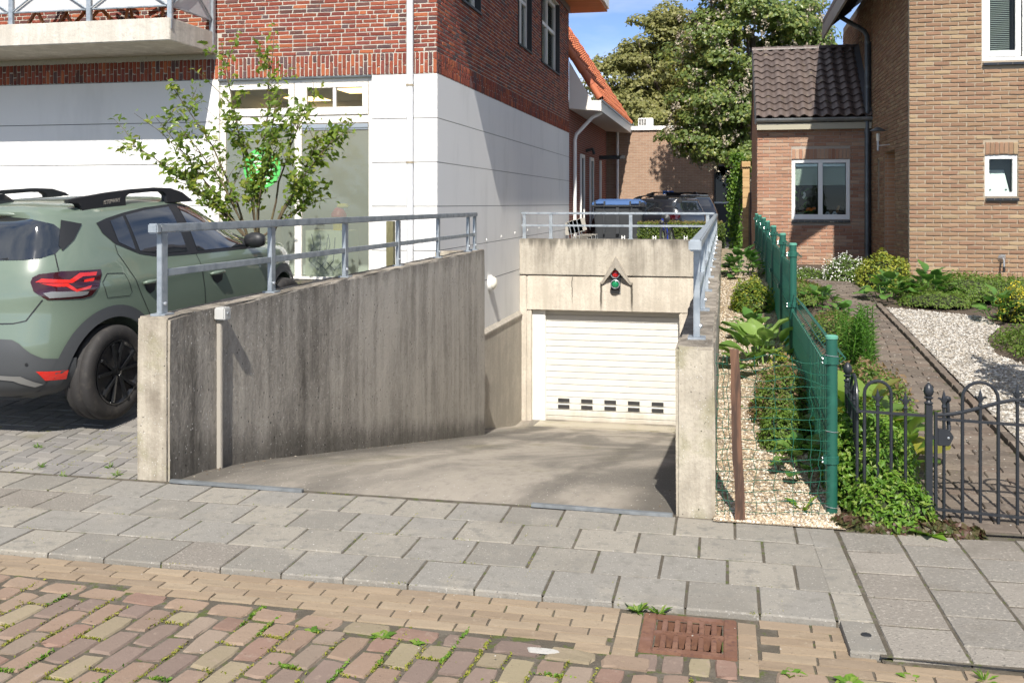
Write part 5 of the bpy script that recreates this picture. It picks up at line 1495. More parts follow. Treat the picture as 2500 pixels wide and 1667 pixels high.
# ------------------------------------------------------------------ things in the court
CZ = .40
wc = empty('waste_container', (-2.76, 26.5, CZ), 'large dark grey wheeled waste container with blue lid behind the railing', 'waste container')
m = MB(); x0, x1 = -3.40, -2.12
m.add([(x0+.07, 26.05, CZ+.18), (x1-.07, 26.05, CZ+.18), (x1-.07, 26.95, CZ+.18), (x0+.07, 26.95, CZ+.18), (x0, 25.95, CZ+1.22), (x1, 25.95, CZ+1.22), (x1, 27.05, CZ+1.22), (x0, 27.05, CZ+1.22)],
      [(0,3,2,1),(4,5,6,7),(0,1,5,4),(1,2,6,5),(2,3,7,6),(3,0,4,7)])
M_bin = mat('bin_grey', (.040, .043, .047), .45, layers=[((2, 2, 9), (.055, .058, .06), .5, .7)])
m.build('body', M_bin, wc, bevel=.04)
MB().box(x0-.06, x1+.06, 25.90, 27.1, CZ+1.20, CZ+1.27).build('rim', M_bin, wc, bevel=.02)
for x in (x0+.28, x0+.62, x1-.62, x1-.28):
    MB().box(x-.02, x+.02, 25.925, 26.0, CZ+.5, CZ+1.2).build('rib', M_bin, wc)
m = MB(); V = []
prof = [(0, 0), (.1, .10), (.35, .155), (.75, .155), (1.05, .10), (1.2, 0)]
for x in (x0-.04, x0+.05, x0+.12, x1-.12, x1-.05, x1+.04):
    f = .55 if x in (x0-.04, x1+.04) else (.8 if x in (x0+.05, x1-.05) else 1)
    V += [(x, 25.9+a, CZ+1.265+h*f) for a, h in prof]
m.add(V, [(6*i+j, 6*i+j+1, 6*i+j+7, 6*i+j+6) for i in range(5) for j in range(5)] + [tuple(range(5, -1, -1)), tuple(range(30, 36))])
m.build('lid', bin_blue(), wc)
for a, b in ((x0+.05, x0+.30), (x1-.30, x1-.05)):
    MB().tube([(a, 25.88, CZ+1.30), (b, 25.88, CZ+1.30)], .018, 8).build('lid_handle', bpy.data.materials['blue_lid'], wc)
    for x in (a, b): MB().box(x-.02, x+.02, 25.86, 25.95, CZ+1.22, CZ+1.36).build('hinge', M_bin, wc)
for x in (x0+.2, x1-.2):
    for y in (26.15, 26.85):
        MB().lathe([(.02, -.03), (.09, -.03), (.10, -.02), (.10, .02), (.09, .03), (.02, .03)], (x, y, CZ+.10), 14, axis='x').build('wheel', M_black, wc)
def stack_chair(k, label):
    x, y, z = -3.60+.10*k, 25.0, CZ + .035*k
    c = empty('stacking_chair', (x, y, z), label, 'chair', 'stacked chairs by the orange roofed wing')
    for s in (-.2, .2):
        MB().tube([(x-.22, y+s, z), (x-.20, y+s, z+.43), (x-.28, y+s, z+.82)], .012, 8).build('leg', M_alu, c)
        MB().tube([(x+.22, y+s, z), (x+.20, y+s, z+.43)], .012, 8).build('leg', M_alu, c)
    MB().box(x-.22, x+.22, y-.2, y+.2, z+.425, z+.445).build('seat', mat('grey_shell', (.35, .33, .29), .5) if 'grey_shell' not in bpy.data.materials else bpy.data.materials['grey_shell'], c, bevel=.008)
    m = MB(); m.bar((x-.215, y, z+.52), (x-.285, y, z+.83), .36, .015); m.build('backrest', bpy.data.materials['grey_shell'], c)
for k, lb_ in enumerate(('grey stacking chair at the bottom of the stack by the waste container', 'grey stacking chair in the middle of the stack by the waste container', 'grey stacking chair on top of the stack by the waste container')):
    stack_chair(k, lb_)
# bicycle seen from the front
bk = empty('bicycle', (-1.27, 22.3, CZ), 'blue and black bicycle parked facing the camera behind the portal', 'bicycle')
Mb = Matrix.Translation((-1.27, 21.9, CZ)) @ Matrix.Rotation(R(-96), 4, 'Z') @ Matrix.Rotation(R(6), 4, 'X') @ Matrix.Scale(1.05, 4)
def ringpts(cx, cz, r, n=28): return [(cx+r*math.cos(2*math.pi*i/n), 0, cz+r*math.sin(2*math.pi*i/n)) for i in range(n+1)]
for cx in (0.0, -1.08):
    w = empty('wheel', (-1.27, 22, CZ), parent=bk)
    MB().tube(ringpts(cx, .35, .33), .022, 8, False).build('tyre', M_black, w, mw=Mb)
    s_ = MB()
    for i in range(14):
        a = 2*math.pi*i/14; s_.tube([(cx, 0, .35), (cx+.32*math.cos(a), 0, .35+.32*math.sin(a))], .0025, 4)
    s_.build('spokes', M_alu, w, mw=Mb)
    MB().tube([(cx+.375*math.cos(a), 0, .35+.375*math.sin(a)) for a in [R(10+10*i) for i in range(17)]], .022, 6).build('mudguard', M_black, bk, mw=Mb)
M_blue = mat('blue_frame', (.012, .03, .22), .25, coat=1)
f = MB(); f.tube([(0, .05, .35), (-.10, .05, .70)], .014, 8); f.tube([(0, -.05, .35), (-.10, -.05, .70)], .014, 8); f.build('fork', M_black, bk, mw=Mb)
f = MB(); f.tube([(-.10, 0, .68), (-.16, 0, .92)], .026, 10); f.tube([(-.12, 0, .72), (-.52, 0, .30)], .022, 8); f.tube([(-.15, 0, .88), (-.62, 0, .55)], .018, 8); f.tube([(-.52, 0, .30), (-.66, 0, .80)], .018, 8); f.tube([(-.52, .04, .30), (-1.08, .06, .35)], .01, 8); f.tube([(-.52, -.04, .30), (-1.08, -.06, .35)], .01, 8)
f.build('frame', M_blue, bk, mw=Mb)
MB().tube([(-.16, 0, .92), (-.18, 0, 1.12), (-.14, .1, 1.17), (-.20, .28, 1.14), (-.34, .31, 1.10)], .013, 8).build('handlebar', M_black, bk, mw=Mb)
MB().tube([(-.18, 0, 1.12), (-.14, -.1, 1.17), (-.20, -.28, 1.14), (-.34, -.31, 1.10)], .013, 8).build('handlebar', M_black, bk, mw=Mb)
MB().lathe([(.0, -.13), (.05, -.11), (.09, .0), (.10, .08), (0, .13)], (-.68, 0, .92), 12, axis='x').build('saddle', M_black, bk, mw=Mb, smooth=True)
MB().tube([(-.66, 0, .80), (-.68, 0, .90)], .013, 8).build('seat_post', M_alu, bk, mw=Mb)
MB().lathe([(.045, 0), (.05, .04), (0, .06)], (-.06, 0, .84), 12, axis='x').build('headlamp', M_black, bk, mw=Mb)
for s, y in ((1, .42), (-1, -.40)):
    MB().tube([(-.22, s*.27, 1.14), (-.2, s*.36, 1.24)], .006, 6).build('mirror_stalk', M_black, bk, mw=Mb)
    MB().lathe([(.05, -.008), (.055, 0), (.05, .008), (0, .01)], (-.2, s*.40, 1.26), 12, axis='x').build('mirror', M_black, bk, mw=Mb)
# clipped hedge
LM_h = leaf_mat('hedge_leaf', [(.085,.135,.018),(.12,.175,.022),(.06,.10,.015),(.15,.20,.03),(.045,.08,.014)], .4, .3)
LM_hb = leaf_mat('hedge_top_leaf', [(.17,.16,.035),(.20,.155,.05),(.14,.16,.03),(.16,.12,.05)], .5, .3)
hg = empty('hedge', (-1.1, 24.7, CZ), 'low clipped green hedge with browner top behind the bicycle', 'hedge')
MB().box(-2.05, -.12, 24.42, 25.0, CZ, 1.16).build('branches', mat('hedge_core', (.02, .03, .01), .95), hg)  # solid dark core, the hedge's inner shade put into its colour
n = 3600
P = np.stack([rng.uniform(-2.1, -.04, n), np.full(n, 24.38)+rng.normal(0, .03, n), rng.uniform(CZ, 1.22, n)], 1)
leaf_cloud('leaves', LM_h, P, np.tile([0, -1, .5], (n, 1)), .055, hg, .6)
n = 1600
P = np.stack([rng.uniform(-2.1, -.04, n), rng.uniform(24.35, 25.05, n), 1.22+rng.normal(0, .025, n)], 1)
leaf_cloud('top_leaves', LM_hb, P, np.tile([0, -.3, 1], (n, 1)), .05, hg, .6)
n = 900
P = np.stack([np.full(n, -.05)+rng.normal(0, .03, n), rng.uniform(24.35, 25.05, n), rng.uniform(CZ, 1.22, n)], 1)
leaf_cloud('end_leaves', LM_h, P, np.tile([.6, -.3, .5], (n, 1)), .055, hg, .6)
# ivy column and timber shed corner
LM_i = leaf_mat('ivy_leaf', [(.06,.13,.012),(.10,.19,.02),(.035,.085,.010),(.16,.26,.035)], .4, .35)
iv = empty('ivy', (.30, 26.0, CZ), 'bright green ivy climbing a drainpipe at the end of the court', 'ivy')
MB().tube([(.36, 26.05, CZ), (.36, 26.05, 2.9)], .035, 8).build('stem', M_bark, iv)
n = 2600; z = rng.uniform(CZ, 3.0, n)
P = np.stack([.27+rng.normal(0, .085, n)+.04*np.sin(z*3), 26.0+rng.normal(0, .1, n), z], 1)
leaf_cloud('leaves', LM_i, P, np.tile([-.2, -1, .5], (n, 1)), .075, iv, .75)
sh = empty('timber_shed', (.6, 24.3, CZ), 'pale timber shed corner squeezed behind the annex', 'shed')
M_pine = mat('pine_boards', (.48, .32, .15), .7, layers=[((2, 2, 9), (.40, .25, .11), .45, .6)])
for i in range(9):
    MB().box(.42, .58, 24.0, 24.03, CZ+.24*i, CZ+.232+.24*i).build('board', M_pine, sh)
MB().box(.40, .60, 23.95, 26, CZ+2.17, CZ+2.30).build('roof_trim', M_pine, sh)
MB().box(.555, .585, 22.5, 24.0, CZ, 1.95).build('gate', mat('dark_gate', (.05, .03, .025), .6), sh)

# ------------------------------------------------------------------ cars
# slices of the hatchback body: z, half width, rear y, front y
SL=[(.24,.70,-.42,3.20),(.30,.80,-.56,3.32),(.40,.850,-.635,3.39),(.52,.862,-.66,3.41),(.64,.862,-.66,3.40),(.74,.860,-.635,3.36),(.84,.860,-.61,3.35),
(.94,.858,-.60,3.27),(1.01,.848,-.59,3.12),(1.07,.832,-.575,2.82),(1.14,.81,-.55,2.38),(1.26,.765,-.49,2.08),(1.38,.715,-.425,1.84),(1.48,.665,-.385,1.62),(1.535,.615,-.40,1.45),(1.57,.54,-.36,1.28),(1.595,.38,-.16,1.02),(1.603,.14,.18,.68)]
def slice_at(z):
    z=max(SL[0][0],min(SL[-1][0],z))
    for i in range(len(SL)-1):
        if z<=SL[i+1][0]: break
    p0,p1,p2,p3=SL[max(i-1,0)],SL[i],SL[i+1],SL[min(i+2,len(SL)-1)]
    t=(z-p1[0])/(p2[0]-p1[0])
    out=[]
    for k in (1,2,3):
        m1=(p2[k]-p0[k])/(p2[0]-p0[0]); m2=(p3[k]-p1[k])/(p3[0]-p1[0]); h=p2[0]-p1[0]
        out.append((2*t**3-3*t*t+1)*p1[k]+(t**3-2*t*t+t)*h*m1+(-2*t**3+3*t*t)*p2[k]+(t**3-t*t)*h*m2)
    return out
def half_w(y,z,N=5.0):
    w,yr,yf=slice_at(z); yc=(yr+yf)/2; L=(yf-yr)/2; e=min(1,abs(y-yc)/L)
    n=N if y<yc else 3.2
    return w*(1-e**n)**(1/n)
def inside(x,y,z):
    if z<SL[0][0] or z>SL[-1][0]: return False
    w,yr,yf=slice_at(z)
    return yr<y<yf and abs(x)<half_w(y,z)
M_carpaint = NT('sage_green_paint'); _t = M_carpaint
_t.setp(Roughness=.32, Metallic=.0); _t.color(_t.mix(_t.step(_t.noise(900, 1), .45, .7), (.128, .170, .128), (.148, .190, .146)))
_t.b.inputs['Coat Weight'].default_value = 1; _t.b.inputs['Coat Roughness'].default_value = .03
M_carpaint = _t.m
M_blackpaint = mat('black_paint', (.016, .018, .024), .28, coat=1)
M_cladding = mat('grey_cladding', (.060, .064, .068), .55, bump=(400, .15, .001))
M_clad_dark = mat('matt_black_trim', (.014, .015, .017), .5)
M_carglass = mat('dark_car_glass', (.012, .016, .020), .02, spec=1.0, coat=1)
M_tyre = mat('rubber', (.028, .026, .025), .8, layers=[(14, (.05, .045, .04), .5, .7)])
M_rim = mat('gloss_black_alloy', (.014, .015, .017), .2, coat=.6)
M_lamp_dark = mat('dark_red_lens', (.035, .002, .004), .1, coat=1)
M_lamp_red = mat('bright_red_lens', (.62, .020, .012), .12, coat=1)
M_silver = mat('satin_silver', (.36, .36, .35), .4, .6)

def car_body(nlev=44, nh=44):
    V = []; zs = [SL[0][0] + (SL[-1][0]-SL[0][0])*i/(nlev-1) for i in range(nlev)]
    for z in zs:
        w, yr, yf = slice_at(z); yc = (yr+yf)/2; L = (yf-yr)/2; ring = []
        for i in range(nh+1):
            th = -math.pi/2 + math.pi*i/nh
            n = 5.0 if th < 0 else 3.2
            sn, cs = math.sin(th), math.cos(th)
            y = yc + L*math.copysign(abs(sn)**(2/n), sn); x = w*max(cs, 0)**(2/n)
            x += -.012*math.exp(-((z-.56)/.14)**2)*math.exp(-((y-1.3)/.75)**4) + .010*math.exp(-((z-.99)/.05)**2)*(1 if x > .3 else 0)
            ring.append((x, y, z))
        V += ring + [(-x, y, zz) for (x, y, zz) in ring[-2:0:-1]]
    m = 2*nh
    F = [(j*m+i, j*m+(i+1) % m, (j+1)*m+(i+1) % m, (j+1)*m+i) for j in range(nlev-1) for i in range(m)]
    F += [tuple(range(m-1, -1, -1)), tuple((nlev-1)*m+i for i in range(m))]
    return V, F

def make_car(name, MW, paint, label, group=None, detail=True):
    car = empty(name, MW.translation, label, 'car', group)
    V, F = car_body()
    bvh = BVHTree.FromPolygons([Vector(v) for v in V], F)
    me = bpy.data.meshes.new('body'); me.from_pydata(V, [], F); me.update()
    tmp = bpy.data.objects.new('tmp', me); col.objects.link(tmp); cut = []
    for y in (0.0, 2.604):
        for s in (1, -1):
            c = MB().lathe([(0, .50*s), (.405, .50*s), (.405, 1.2*s), (0, 1.2*s)], (0, y, .345), 40, axis='x')
            cme = c.mesh('cut'); co = bpy.data.objects.new('cut', cme); col.objects.link(co); cut.append(co)
            md = tmp.modifiers.new('b', 'BOOLEAN'); md.operation = 'DIFFERENCE'; md.object = co; md.solver = 'EXACT'
    dg = bpy.context.evaluated_depsgraph_get()
    bme = bpy.data.meshes.new_from_object(tmp.evaluated_get(dg))
    for o in [tmp]+cut: bpy.data.objects.remove(o)
    bme.name = 'body'; bme.polygons.foreach_set('use_smooth', [True]*len(bme.polygons)); bme.update()
    try: bme.set_sharp_from_angle(angle=R(38))
    except Exception: pass
    put('body', bme, paint, car, MW)
    def patch(nm, P, d, off, m, parent=None, res=.035, mirror=False, **kw):
        d = Vector(d).normalized(); ref = Vector((0, 0, 1)); u = ref.cross(d).normalized(); v = d.cross(u)
        P2 = [(Vector(p).dot(u), Vector(p).dot(v)) for p in P]
        out = []
        n = len(P2)
        for i in range(n):                                     # refine the outline
            a, b = Vector(P2[i]), Vector(P2[(i+1) % n]); k = max(1, int((b-a).length/res))
            out += [a.lerp(b, j/k) for j in range(k)]
        xs = [p.x for p in out]; ys = [p.y for p in out]; inner = []
        pl = [tuple(p) for p in out]
        y = min(ys)+res
        while y < max(ys):
            x = min(xs)+res
            while x < max(xs):
                if inpoly(x, y, pl) and min((p.x-x)**2+(p.y-y)**2 for p in out) > (res*.55)**2: inner.append(Vector((x, y)))
                x += res
            y += res
        verts, _, faces, *_r = delaunay_2d_cdt(out+inner, [], [list(range(len(out)))], 1, 1e-5)
        cen = sum((Vector(p) for p in P), Vector())/n
        res3 = []; ok = []
        for q in verts:
            o = u*q.x + v*q.y + d*(cen.dot(d)+1.2)
            hit, nn, _i, _d = bvh.ray_cast(o, -d, 3.0)
            if hit is None: res3.append(u*q.x+v*q.y+d*cen.dot(d)); ok.append(False)
            else: res3.append(hit + nn*off*(1 if nn.dot(d) > 0 else -1)); ok.append(True)
        fs = [f for f in faces if all(ok[i] for i in f)]
        objs = []
        for s in ((1, -1) if mirror else (1,)):
            mm = bpy.data.meshes.new(nm); mm.from_pydata([(p.x*s, p.y, p.z) for p in res3], [], [f if s == 1 else f[::-1] for f in fs])
            mm.polygons.foreach_set('use_smooth', [True]*len(mm.polygons)); mm.update()
            objs.append(put(nm, mm, m, parent or car, MW))
        return objs[0]
    def seam(P, d, w=.007, off=.003, m=M_clad_dark, nm='panel_gap'):
        d = Vector(d).normalized(); P = [Vector(p) for p in P]; L, Rr = [], []
        for i, p in enumerate(P):
            t = (P[min(i+1, len(P)-1)]-P[max(i-1, 0)]).normalized(); sd = d.cross(t).normalized()*w/2
            L.append(p+sd); Rr.append(p-sd)
        patch(nm, L+Rr[::-1], d, off, m, res=.03)
    S = (1, 0, 0)
    DLO = [(.85, y, z) for y, z in ((.053,1.431),(.181,1.458),(.393,1.483),(.67,1.505),(1.05,1.510),(1.30,1.49),(1.55,1.42),(1.80,1.31),(2.0,1.19),(2.15,1.085),(2.126,1.04),(1.057,1.096),(.59,1.125),(.385,1.169),(.156,1.27),(.073,1.354))]
    patch('window_trim', DLO, S, .004, M_clad_dark, mirror=True)
    patch('side_window', [(.85, y, z) for y, z in ((.20,1.435),(.36,1.458),(.355,1.20),(.20,1.275))], S, .007, M_carglass, mirror=True)
    patch('side_window', [(.85, y, z) for y, z in ((.395,1.462),(.67,1.484),(.99,1.489),(.99,1.125),(.60,1.148),(.40,1.19))], S, .007, M_carglass, mirror=True)
    patch('side_window', [(.85, y, z) for y, z in ((1.13,1.486),(1.30,1.468),(1.54,1.40),(1.78,1.29),(1.92,1.20),(1.93,1.075),(1.13,1.115))], S, .007, M_carglass, mirror=True)
    RG = [(.344,1.205),(.515,1.212),(.601,1.226),(.655,1.26),(.668,1.324),(.645,1.42),(.585,1.475),(.46,1.508),(.25,1.522)]
    patch('rear_window', [(x, -.45, z) for x, z in [(0,1.20)]+RG+[(0,1.525)]+[(-a, b) for a, b in RG[::-1]]], (0,-1,.15), .004, M_carglass)
    patch('windscreen', [(x, 2, z) for x, z in ((-.70,1.12),(-.45,1.08),(0,1.07),(.45,1.08),(.70,1.12),(.57,1.50),(.3,1.53),(0,1.535),(-.3,1.53),(-.57,1.50))], (0,1,.45), .004, M_carglass)
    TD = (.72, -.69, 0)
    TL = [(0.591,-0.518,1.068),(0.594,-0.5,1.1),(0.622,-0.473,1.119),(0.713,-0.362,1.127),(0.799,-0.067,1.106),(0.805,-0.067,1.076),(0.814,-0.114,0.988),(0.803,-0.183,0.932),(0.783,-0.252,0.925),(0.674,-0.466,0.944),(0.613,-0.52,1.007)]
    mir = lambda P: [(-x, y, z) for x, y, z in P]
    for sgn in (1, -1):
        tr = (lambda P: P) if sgn == 1 else mir
        dd = TD if sgn == 1 else (-TD[0], TD[1], 0)
        tlp = patch('tail_light', tr(TL), dd, .006, M_lamp_dark, res=.03)
        if detail:
            patch('light_strip', tr([(0.612,-0.5,1.066),(0.642,-0.471,1.088),(0.751,-0.33,1.063),(0.765,-0.249,1.102),(0.8,-0.109,1.093),(0.8,-0.123,1.068),(0.778,-0.233,1.074),(0.759,-0.316,1.038),(0.712,-0.406,1.049)]), dd, .0095, M_lamp_red, tlp, .02)
            patch('light_strip', tr([(0.787,-0.229,1.05),(0.804,-0.142,1.053),(0.804,-0.156,1.032),(0.784,-0.234,1.033)]), dd, .0095, M_lamp_red, tlp, .02)
            patch('light_strip', tr([(0.645,-0.484,1.053),(0.747,-0.347,1.039),(0.771,-0.292,0.994),(0.8,-0.174,1.005),(0.799,-0.188,0.986),(0.769,-0.295,0.975),(0.743,-0.363,1.020),(0.709,-0.411,1.024)]), dd, .0095, M_lamp_red, tlp, .02)
            patch('reversing_lens', tr([(0.658,-0.483,0.991),(0.691,-0.443,0.997),(0.797,-0.203,0.968),(0.797,-0.217,0.949),(0.787,-0.256,0.943),(0.683,-0.457,0.954)]), dd, .0095, M_silver, tlp, .02)
    # lower cladding, arches, sill
    GB = [(.423,.694),(.511,.689),(.552,.666),(.619,.594),(.674,.55),(.732,.533),(.775,.521),(.765,.40),(.726,.32),(.60,.27),(.393,.265)]
    patch('bumper_cladding', [(x, -.5, z) for x, z in [(0,.695)]+GB+[(0,.265)]+[(-a, b) for a, b in GB[::-1]]], (0,-1,0), .010, M_cladding)
    if detail:
        SK_ = [(.40,.452),(.553,.442),(.645,.372),(.60,.358),(.50,.412),(.40,.424)]
        patch('skid_plate', [(x, -.5, z) for x, z in [(0,.455)]+SK_+[(0,.427)]+[(-a, b) for a, b in SK_[::-1]]], (0,-1,0), .016, M_silver)
        for sgn in (1, -1):
            patch('reflector', [(x*sgn, y, z) for x, y, z in ((.634,-.553,.468),(.749,-.385,.445),(.725,-.381,.385),(.662,-.504,.398))], (.62*sgn,-.78,0), .016, M_lamp_red, res=.02)
    for yc in (0.0, 2.604):
        arc = lambda r, a0, a1, n: [(.85, yc + r*math.cos(R(a0+(a1-a0)*i/n)), .345 + r*math.sin(R(a0+(a1-a0)*i/n))) for i in range(n+1)]
        patch('arch_cladding', arc(.490, -14, 194, 36) + arc(.404, 194, -14, 36), S, .016, M_cladding, mirror=True, res=.03)
    patch('sill_cladding', [(.85, y, z) for y, z in ((.42,.29),(2.19,.29),(2.16,.42),(.45,.42))], S, .012, M_cladding, mirror=True)
    # wheels
    for y in (0.0, 2.604):
        for s in (1, -1):
            Mw = MW @ Matrix.Translation((s*.76, y, .345)) @ (Matrix.Identity(4) if s == 1 else Matrix.Rotation(math.pi, 4, 'Z'))
            w = empty('wheel', (MW @ Vector((s*.76, y, .345))), parent=car)
            MB().lathe([(.21,-.10),(.325,-.10),(.341,-.085),(.345,-.045),(.336,-.042),(.336,-.034),(.346,-.03),(.346,.03),(.336,.034),(.336,.042),(.345,.046),(.341,.088),(.328,.104),(.30,.113),(.255,.112),(.235,.098),(.215,.09)], (0,0,0), 48, axis='x').build('tyre', M_tyre, w, smooth='all', mw=Mw)
            MB().lathe([(.0,.02),(.20,.02),(.215,.03),(.215,-.1)], (0,0,0), 36, axis='x').build('brake_disc', M_clad_dark, w, mw=Mw)
            rm_ = MB(); rm_.lathe([(.205,.07),(.238,.098),(.238,.106),(.226,.108),(.205,.085)], (0,0,0), 48, axis='x')
            for i in range(5):
                a = 2*math.pi*i/5+.3
                for o_ in (-.26, .26):
                    ca, sa = math.cos(a), math.sin(a); cb, sb = math.cos(a+o_), math.sin(a+o_)
                    rm_.bar((.085, ca*.04, sa*.04), (.097, cb*.220, sb*.220), .046, .022)
            rm_.lathe([(0,.098),(.03,.1),(.055,.095),(.06,.06),(.0,.05)], (0,0,0), 20, axis='x')
            rm_.build('rim', M_rim, w, mw=Mw)
    # roof rails
    for s in (1, -1):
        x0, x1 = s*.565, s*.615
        q = MB(); q.prism([(x0, y, z) for y, z in ((-.14,1.612),(.02,1.626),(.30,1.644),(.60,1.656),(.90,1.656),(1.10,1.642),(1.26,1.600),(1.42,1.515),(1.02,1.52),(1.02,1.588),(.97,1.618),(.85,1.625),(.55,1.622),(.50,1.598),(.50,1.525),(.0,1.50),(-.02,1.55),(-.05,1.580),(-.13,1.586))], (x1-x0, 0, 0))
        q.build('roof_rail', M_clad_dark, car, bevel=.006, mw=MW)
    if detail:
        me_ = text_mesh('/STEPWAY', .042, .0006, bold=.0008); me_.materials.append(mat('rail_print', (.30, .27, .23), .5))
        put('lettering', me_, None, car, MW @ Matrix.Translation((.6165, .33, 1.575)) @ Matrix.Rotation(R(3), 4, 'X') @ Matrix(((0,0,1,0),(1,0,0,0),(0,1,0,0),(0,0,0,1))))
    # aerial fin, spoiler, third light, mirrors, handles, seams
    q = MB(); q.prism([(-.02, -.22, 1.58), (-.02, -.16, 1.655), (-.02, -.09, 1.655), (-.02, .02, 1.59)], (.04, 0, 0)); q.build('aerial_fin', M_blackpaint, car, bevel=.008, mw=MW)
    sp_ = MB(); rows_ = []
    for i in range(25):
        x = -.60+1.20*i/24; yb = -.40 + .30*abs(x/.62)**3.2; zt = 1.560 - .055*abs(x/.6)**2.5
        rows_.append([(x, yb+.14, zt+.016), (x, yb-.03, zt-.006), (x, yb-.045, zt-.022), (x, yb-.02, zt-.042), (x, yb+.08, zt-.03)])
    sp_.add([p for r_ in rows_ for p in r_], [(5*i+j, 5*i+j+1, 5*i+j+6, 5*i+j+5) for i in range(24) for j in range(4)])
    sp_.build('spoiler', paint, car, smooth='all', mw=MW)
    MB().box(-.20, .20, -.452, -.43, 1.522, 1.545).build('third_brake_light', M_lamp_dark, car, mw=MW)
    for s in (1, -1):
        q = MB().lathe([(0,-.10),(.045,-.09),(.07,-.03),(.07,.04),(.05,.09),(0,.10)], (0, 0, 0), 16, axis='x')
        q.build('mirror', M_clad_dark, car, smooth='all', mw=MW @ Matrix.Translation((s*.90, 1.93, 1.13)) @ Matrix.Scale(.8, 4, (0,1,0)))
        MB().tube([(s*.78, 1.95, 1.09), (s*.88, 1.94, 1.10)], .028, 8).build('mirror_arm', M_clad_dark, car, mw=MW)
    if detail:
        for (ya, yb, z) in ((.335, .506, .953), (1.248, 1.46, .905)):
            patch('handle_recess', [(.86, ya+.02, z-.005), (.86, yb-.01, z-.005), (.86, yb-.03, z-.075), (.86, (ya+yb)/2, z-.095), (.86, ya+.04, z-.06)], S, .003, M_clad_dark, mirror=True)
            for s in (1, -1):
                MB().tube([(s*.862, ya, z), (s*.885, ya+.03, z+.004), (s*.888, yb-.04, z), (s*.866, yb, z-.004)], [.010, .016, .016, .010], 10).build('door_handle', paint, car, smooth='all', mw=MW)
        for s in (1, -1):
            T_ = lambda P: [(x*s, y, z) for x, y, z in P]
            seam(T_([(.76,.155,1.262),(.782,.150,1.195),(.822,.203,1.097),(.852,.32,.864),(.856,.405,.709),(.856,.43,.62)]), (s,0,0))
            seam(T_([(.829,1.10,1.09),(.859,1.16,.80),(.86,1.18,.43)]), (s,0,0))
            seam(T_([(.819,-.076,1.012),(.813,-.01,1.069),(.83,.152,1.051)]), (s,0,0), .005)
            seam(T_([(.83,.155,1.049),(.849,.215,.90),(.846,.187,.880)]), (s,0,0), .005)
            seam(T_([(.846,.184,.879),(.826,-.038,.896),(.819,-.076,1.009)]), (s,0,0), .005)
            seam(T_([(.65,-.347,1.25),(.699,-.373,1.13)]), (.7*s,-.7,0), .008)
            seam(T_([(.656,-.492,.945),(.621,-.524,.886),(.575,-.56,.81),(.50,-.59,.795),(.3,-.61,.793),(0,-.62,.792)]), (.2*s,-1,0), .008)
            patch('window_fin', T_([(.60,-.215,1.472),(.672,-.09,1.435),(.69,-.20,1.33),(.672,-.30,1.262),(.655,-.31,1.30)]), (.7*s,-.7,0), .008, M_clad_dark)
        MB().tube([(0, -.50, 1.25), (.22, -.505, 1.215), (.40, -.50, 1.225)], .008, 6).build('rear_wiper', M_clad_dark, car, mw=MW)
        q = MB(); q.box(-.26, .26, -.655, -.645, .84, .95); q.build('number_plate', mat('plate_yellow', (.70, .48, .02), .5), car, mw=MW)
        patch('sensor', [(.60+.012*math.cos(a), -.6, .52+.012*math.sin(a)) for a in [k*.7 for k in range(9)]], (.5,-.86,0), .013, M_clad_dark, res=.01)
    return car
MWg = Matrix.Translation((-5.2, 6.4886, .124)) @ Matrix.Rotation(R(-3.0), 4, 'Z') @ Matrix.Rotation(R(3.4), 4, 'X')
make_car('parked_car', MWg, M_carpaint, 'sage green hatchback with black roof rails parked beside the ramp wall')
def far_car(rear, heading, sc_, label):
    h_ = Vector(heading).normalized(); ang = math.atan2(-h_.x, h_.y)
    M = Matrix.Translation((rear[0]+h_.x*.66*sc_, rear[1]+h_.y*.66*sc_, .40)) @ Matrix.Rotation(ang, 4, 'Z') @ Matrix.Scale(sc_, 4)
    return make_car('parked_car', M, M_blackpaint, label, 'black cars parked in the court', False)
far_car((-.75, 27.6), (-.80, .60), .92, 'black hatchback parked behind the hedge, nearer of two in the court')
far_car((-.45, 30.2), (-.80, .60), 1.0, 'black car with roof rails parked further back in the court')

# ------------------------------------------------------------------ green panel fence
gf = empty('panel_fence', (.57, 5.6, 0), 'green metal panel fence with privacy strips between gravel strip and garden', 'fence')
FP = [(5.60, .985, -.02), (8.69, 1.365, .2), (10.2, 1.405, .3), (12.05, 1.44, .4), (13.75, 1.467, .5), (15.05, 1.494, .55), (16.75, 1.51, .55), (18.45, 1.52, .55)]
for y, zt, zb in FP:
    po = MB().lathe([(.031, zb), (.031, zt-.02)], (.57, y, 0), 18).build('post', M_greenpaint, gf, smooth=True)
    MB().lathe([(.034, 0), (.034, .014), (.024, .02), (0, .021)], (.57, y, zt-.02), 18).build('post_cap', mat('pale_green_cap', (.10, .30, .22), .45) if 'pale_green_cap' not in bpy.data.materials else bpy.data.materials['pale_green_cap'], po, smooth=True)
    for z in ((zt-.16, zt-.70) if y < 6 else (zt-.12, zt-.55)):
        MB().lathe([(.032, 0), (.038, .003), (.038, .042), (.032, .045)], (.57, y, z), 18).build('clamp', M_greenpaint, po, smooth=True)
        MB().box(.525, .545, y-.03, y+.02, z, z+.045).build('clamp_lug', M_greenpaint, po, bevel=.004)
        for dz_ in (.01, .032):
            MB().lathe([(.007, 0), (.007, .006), (0, .008)], (.524, y-.012, z+dz_), 8, ax=(-1,0,0)).build('bolt', M_alu, po)
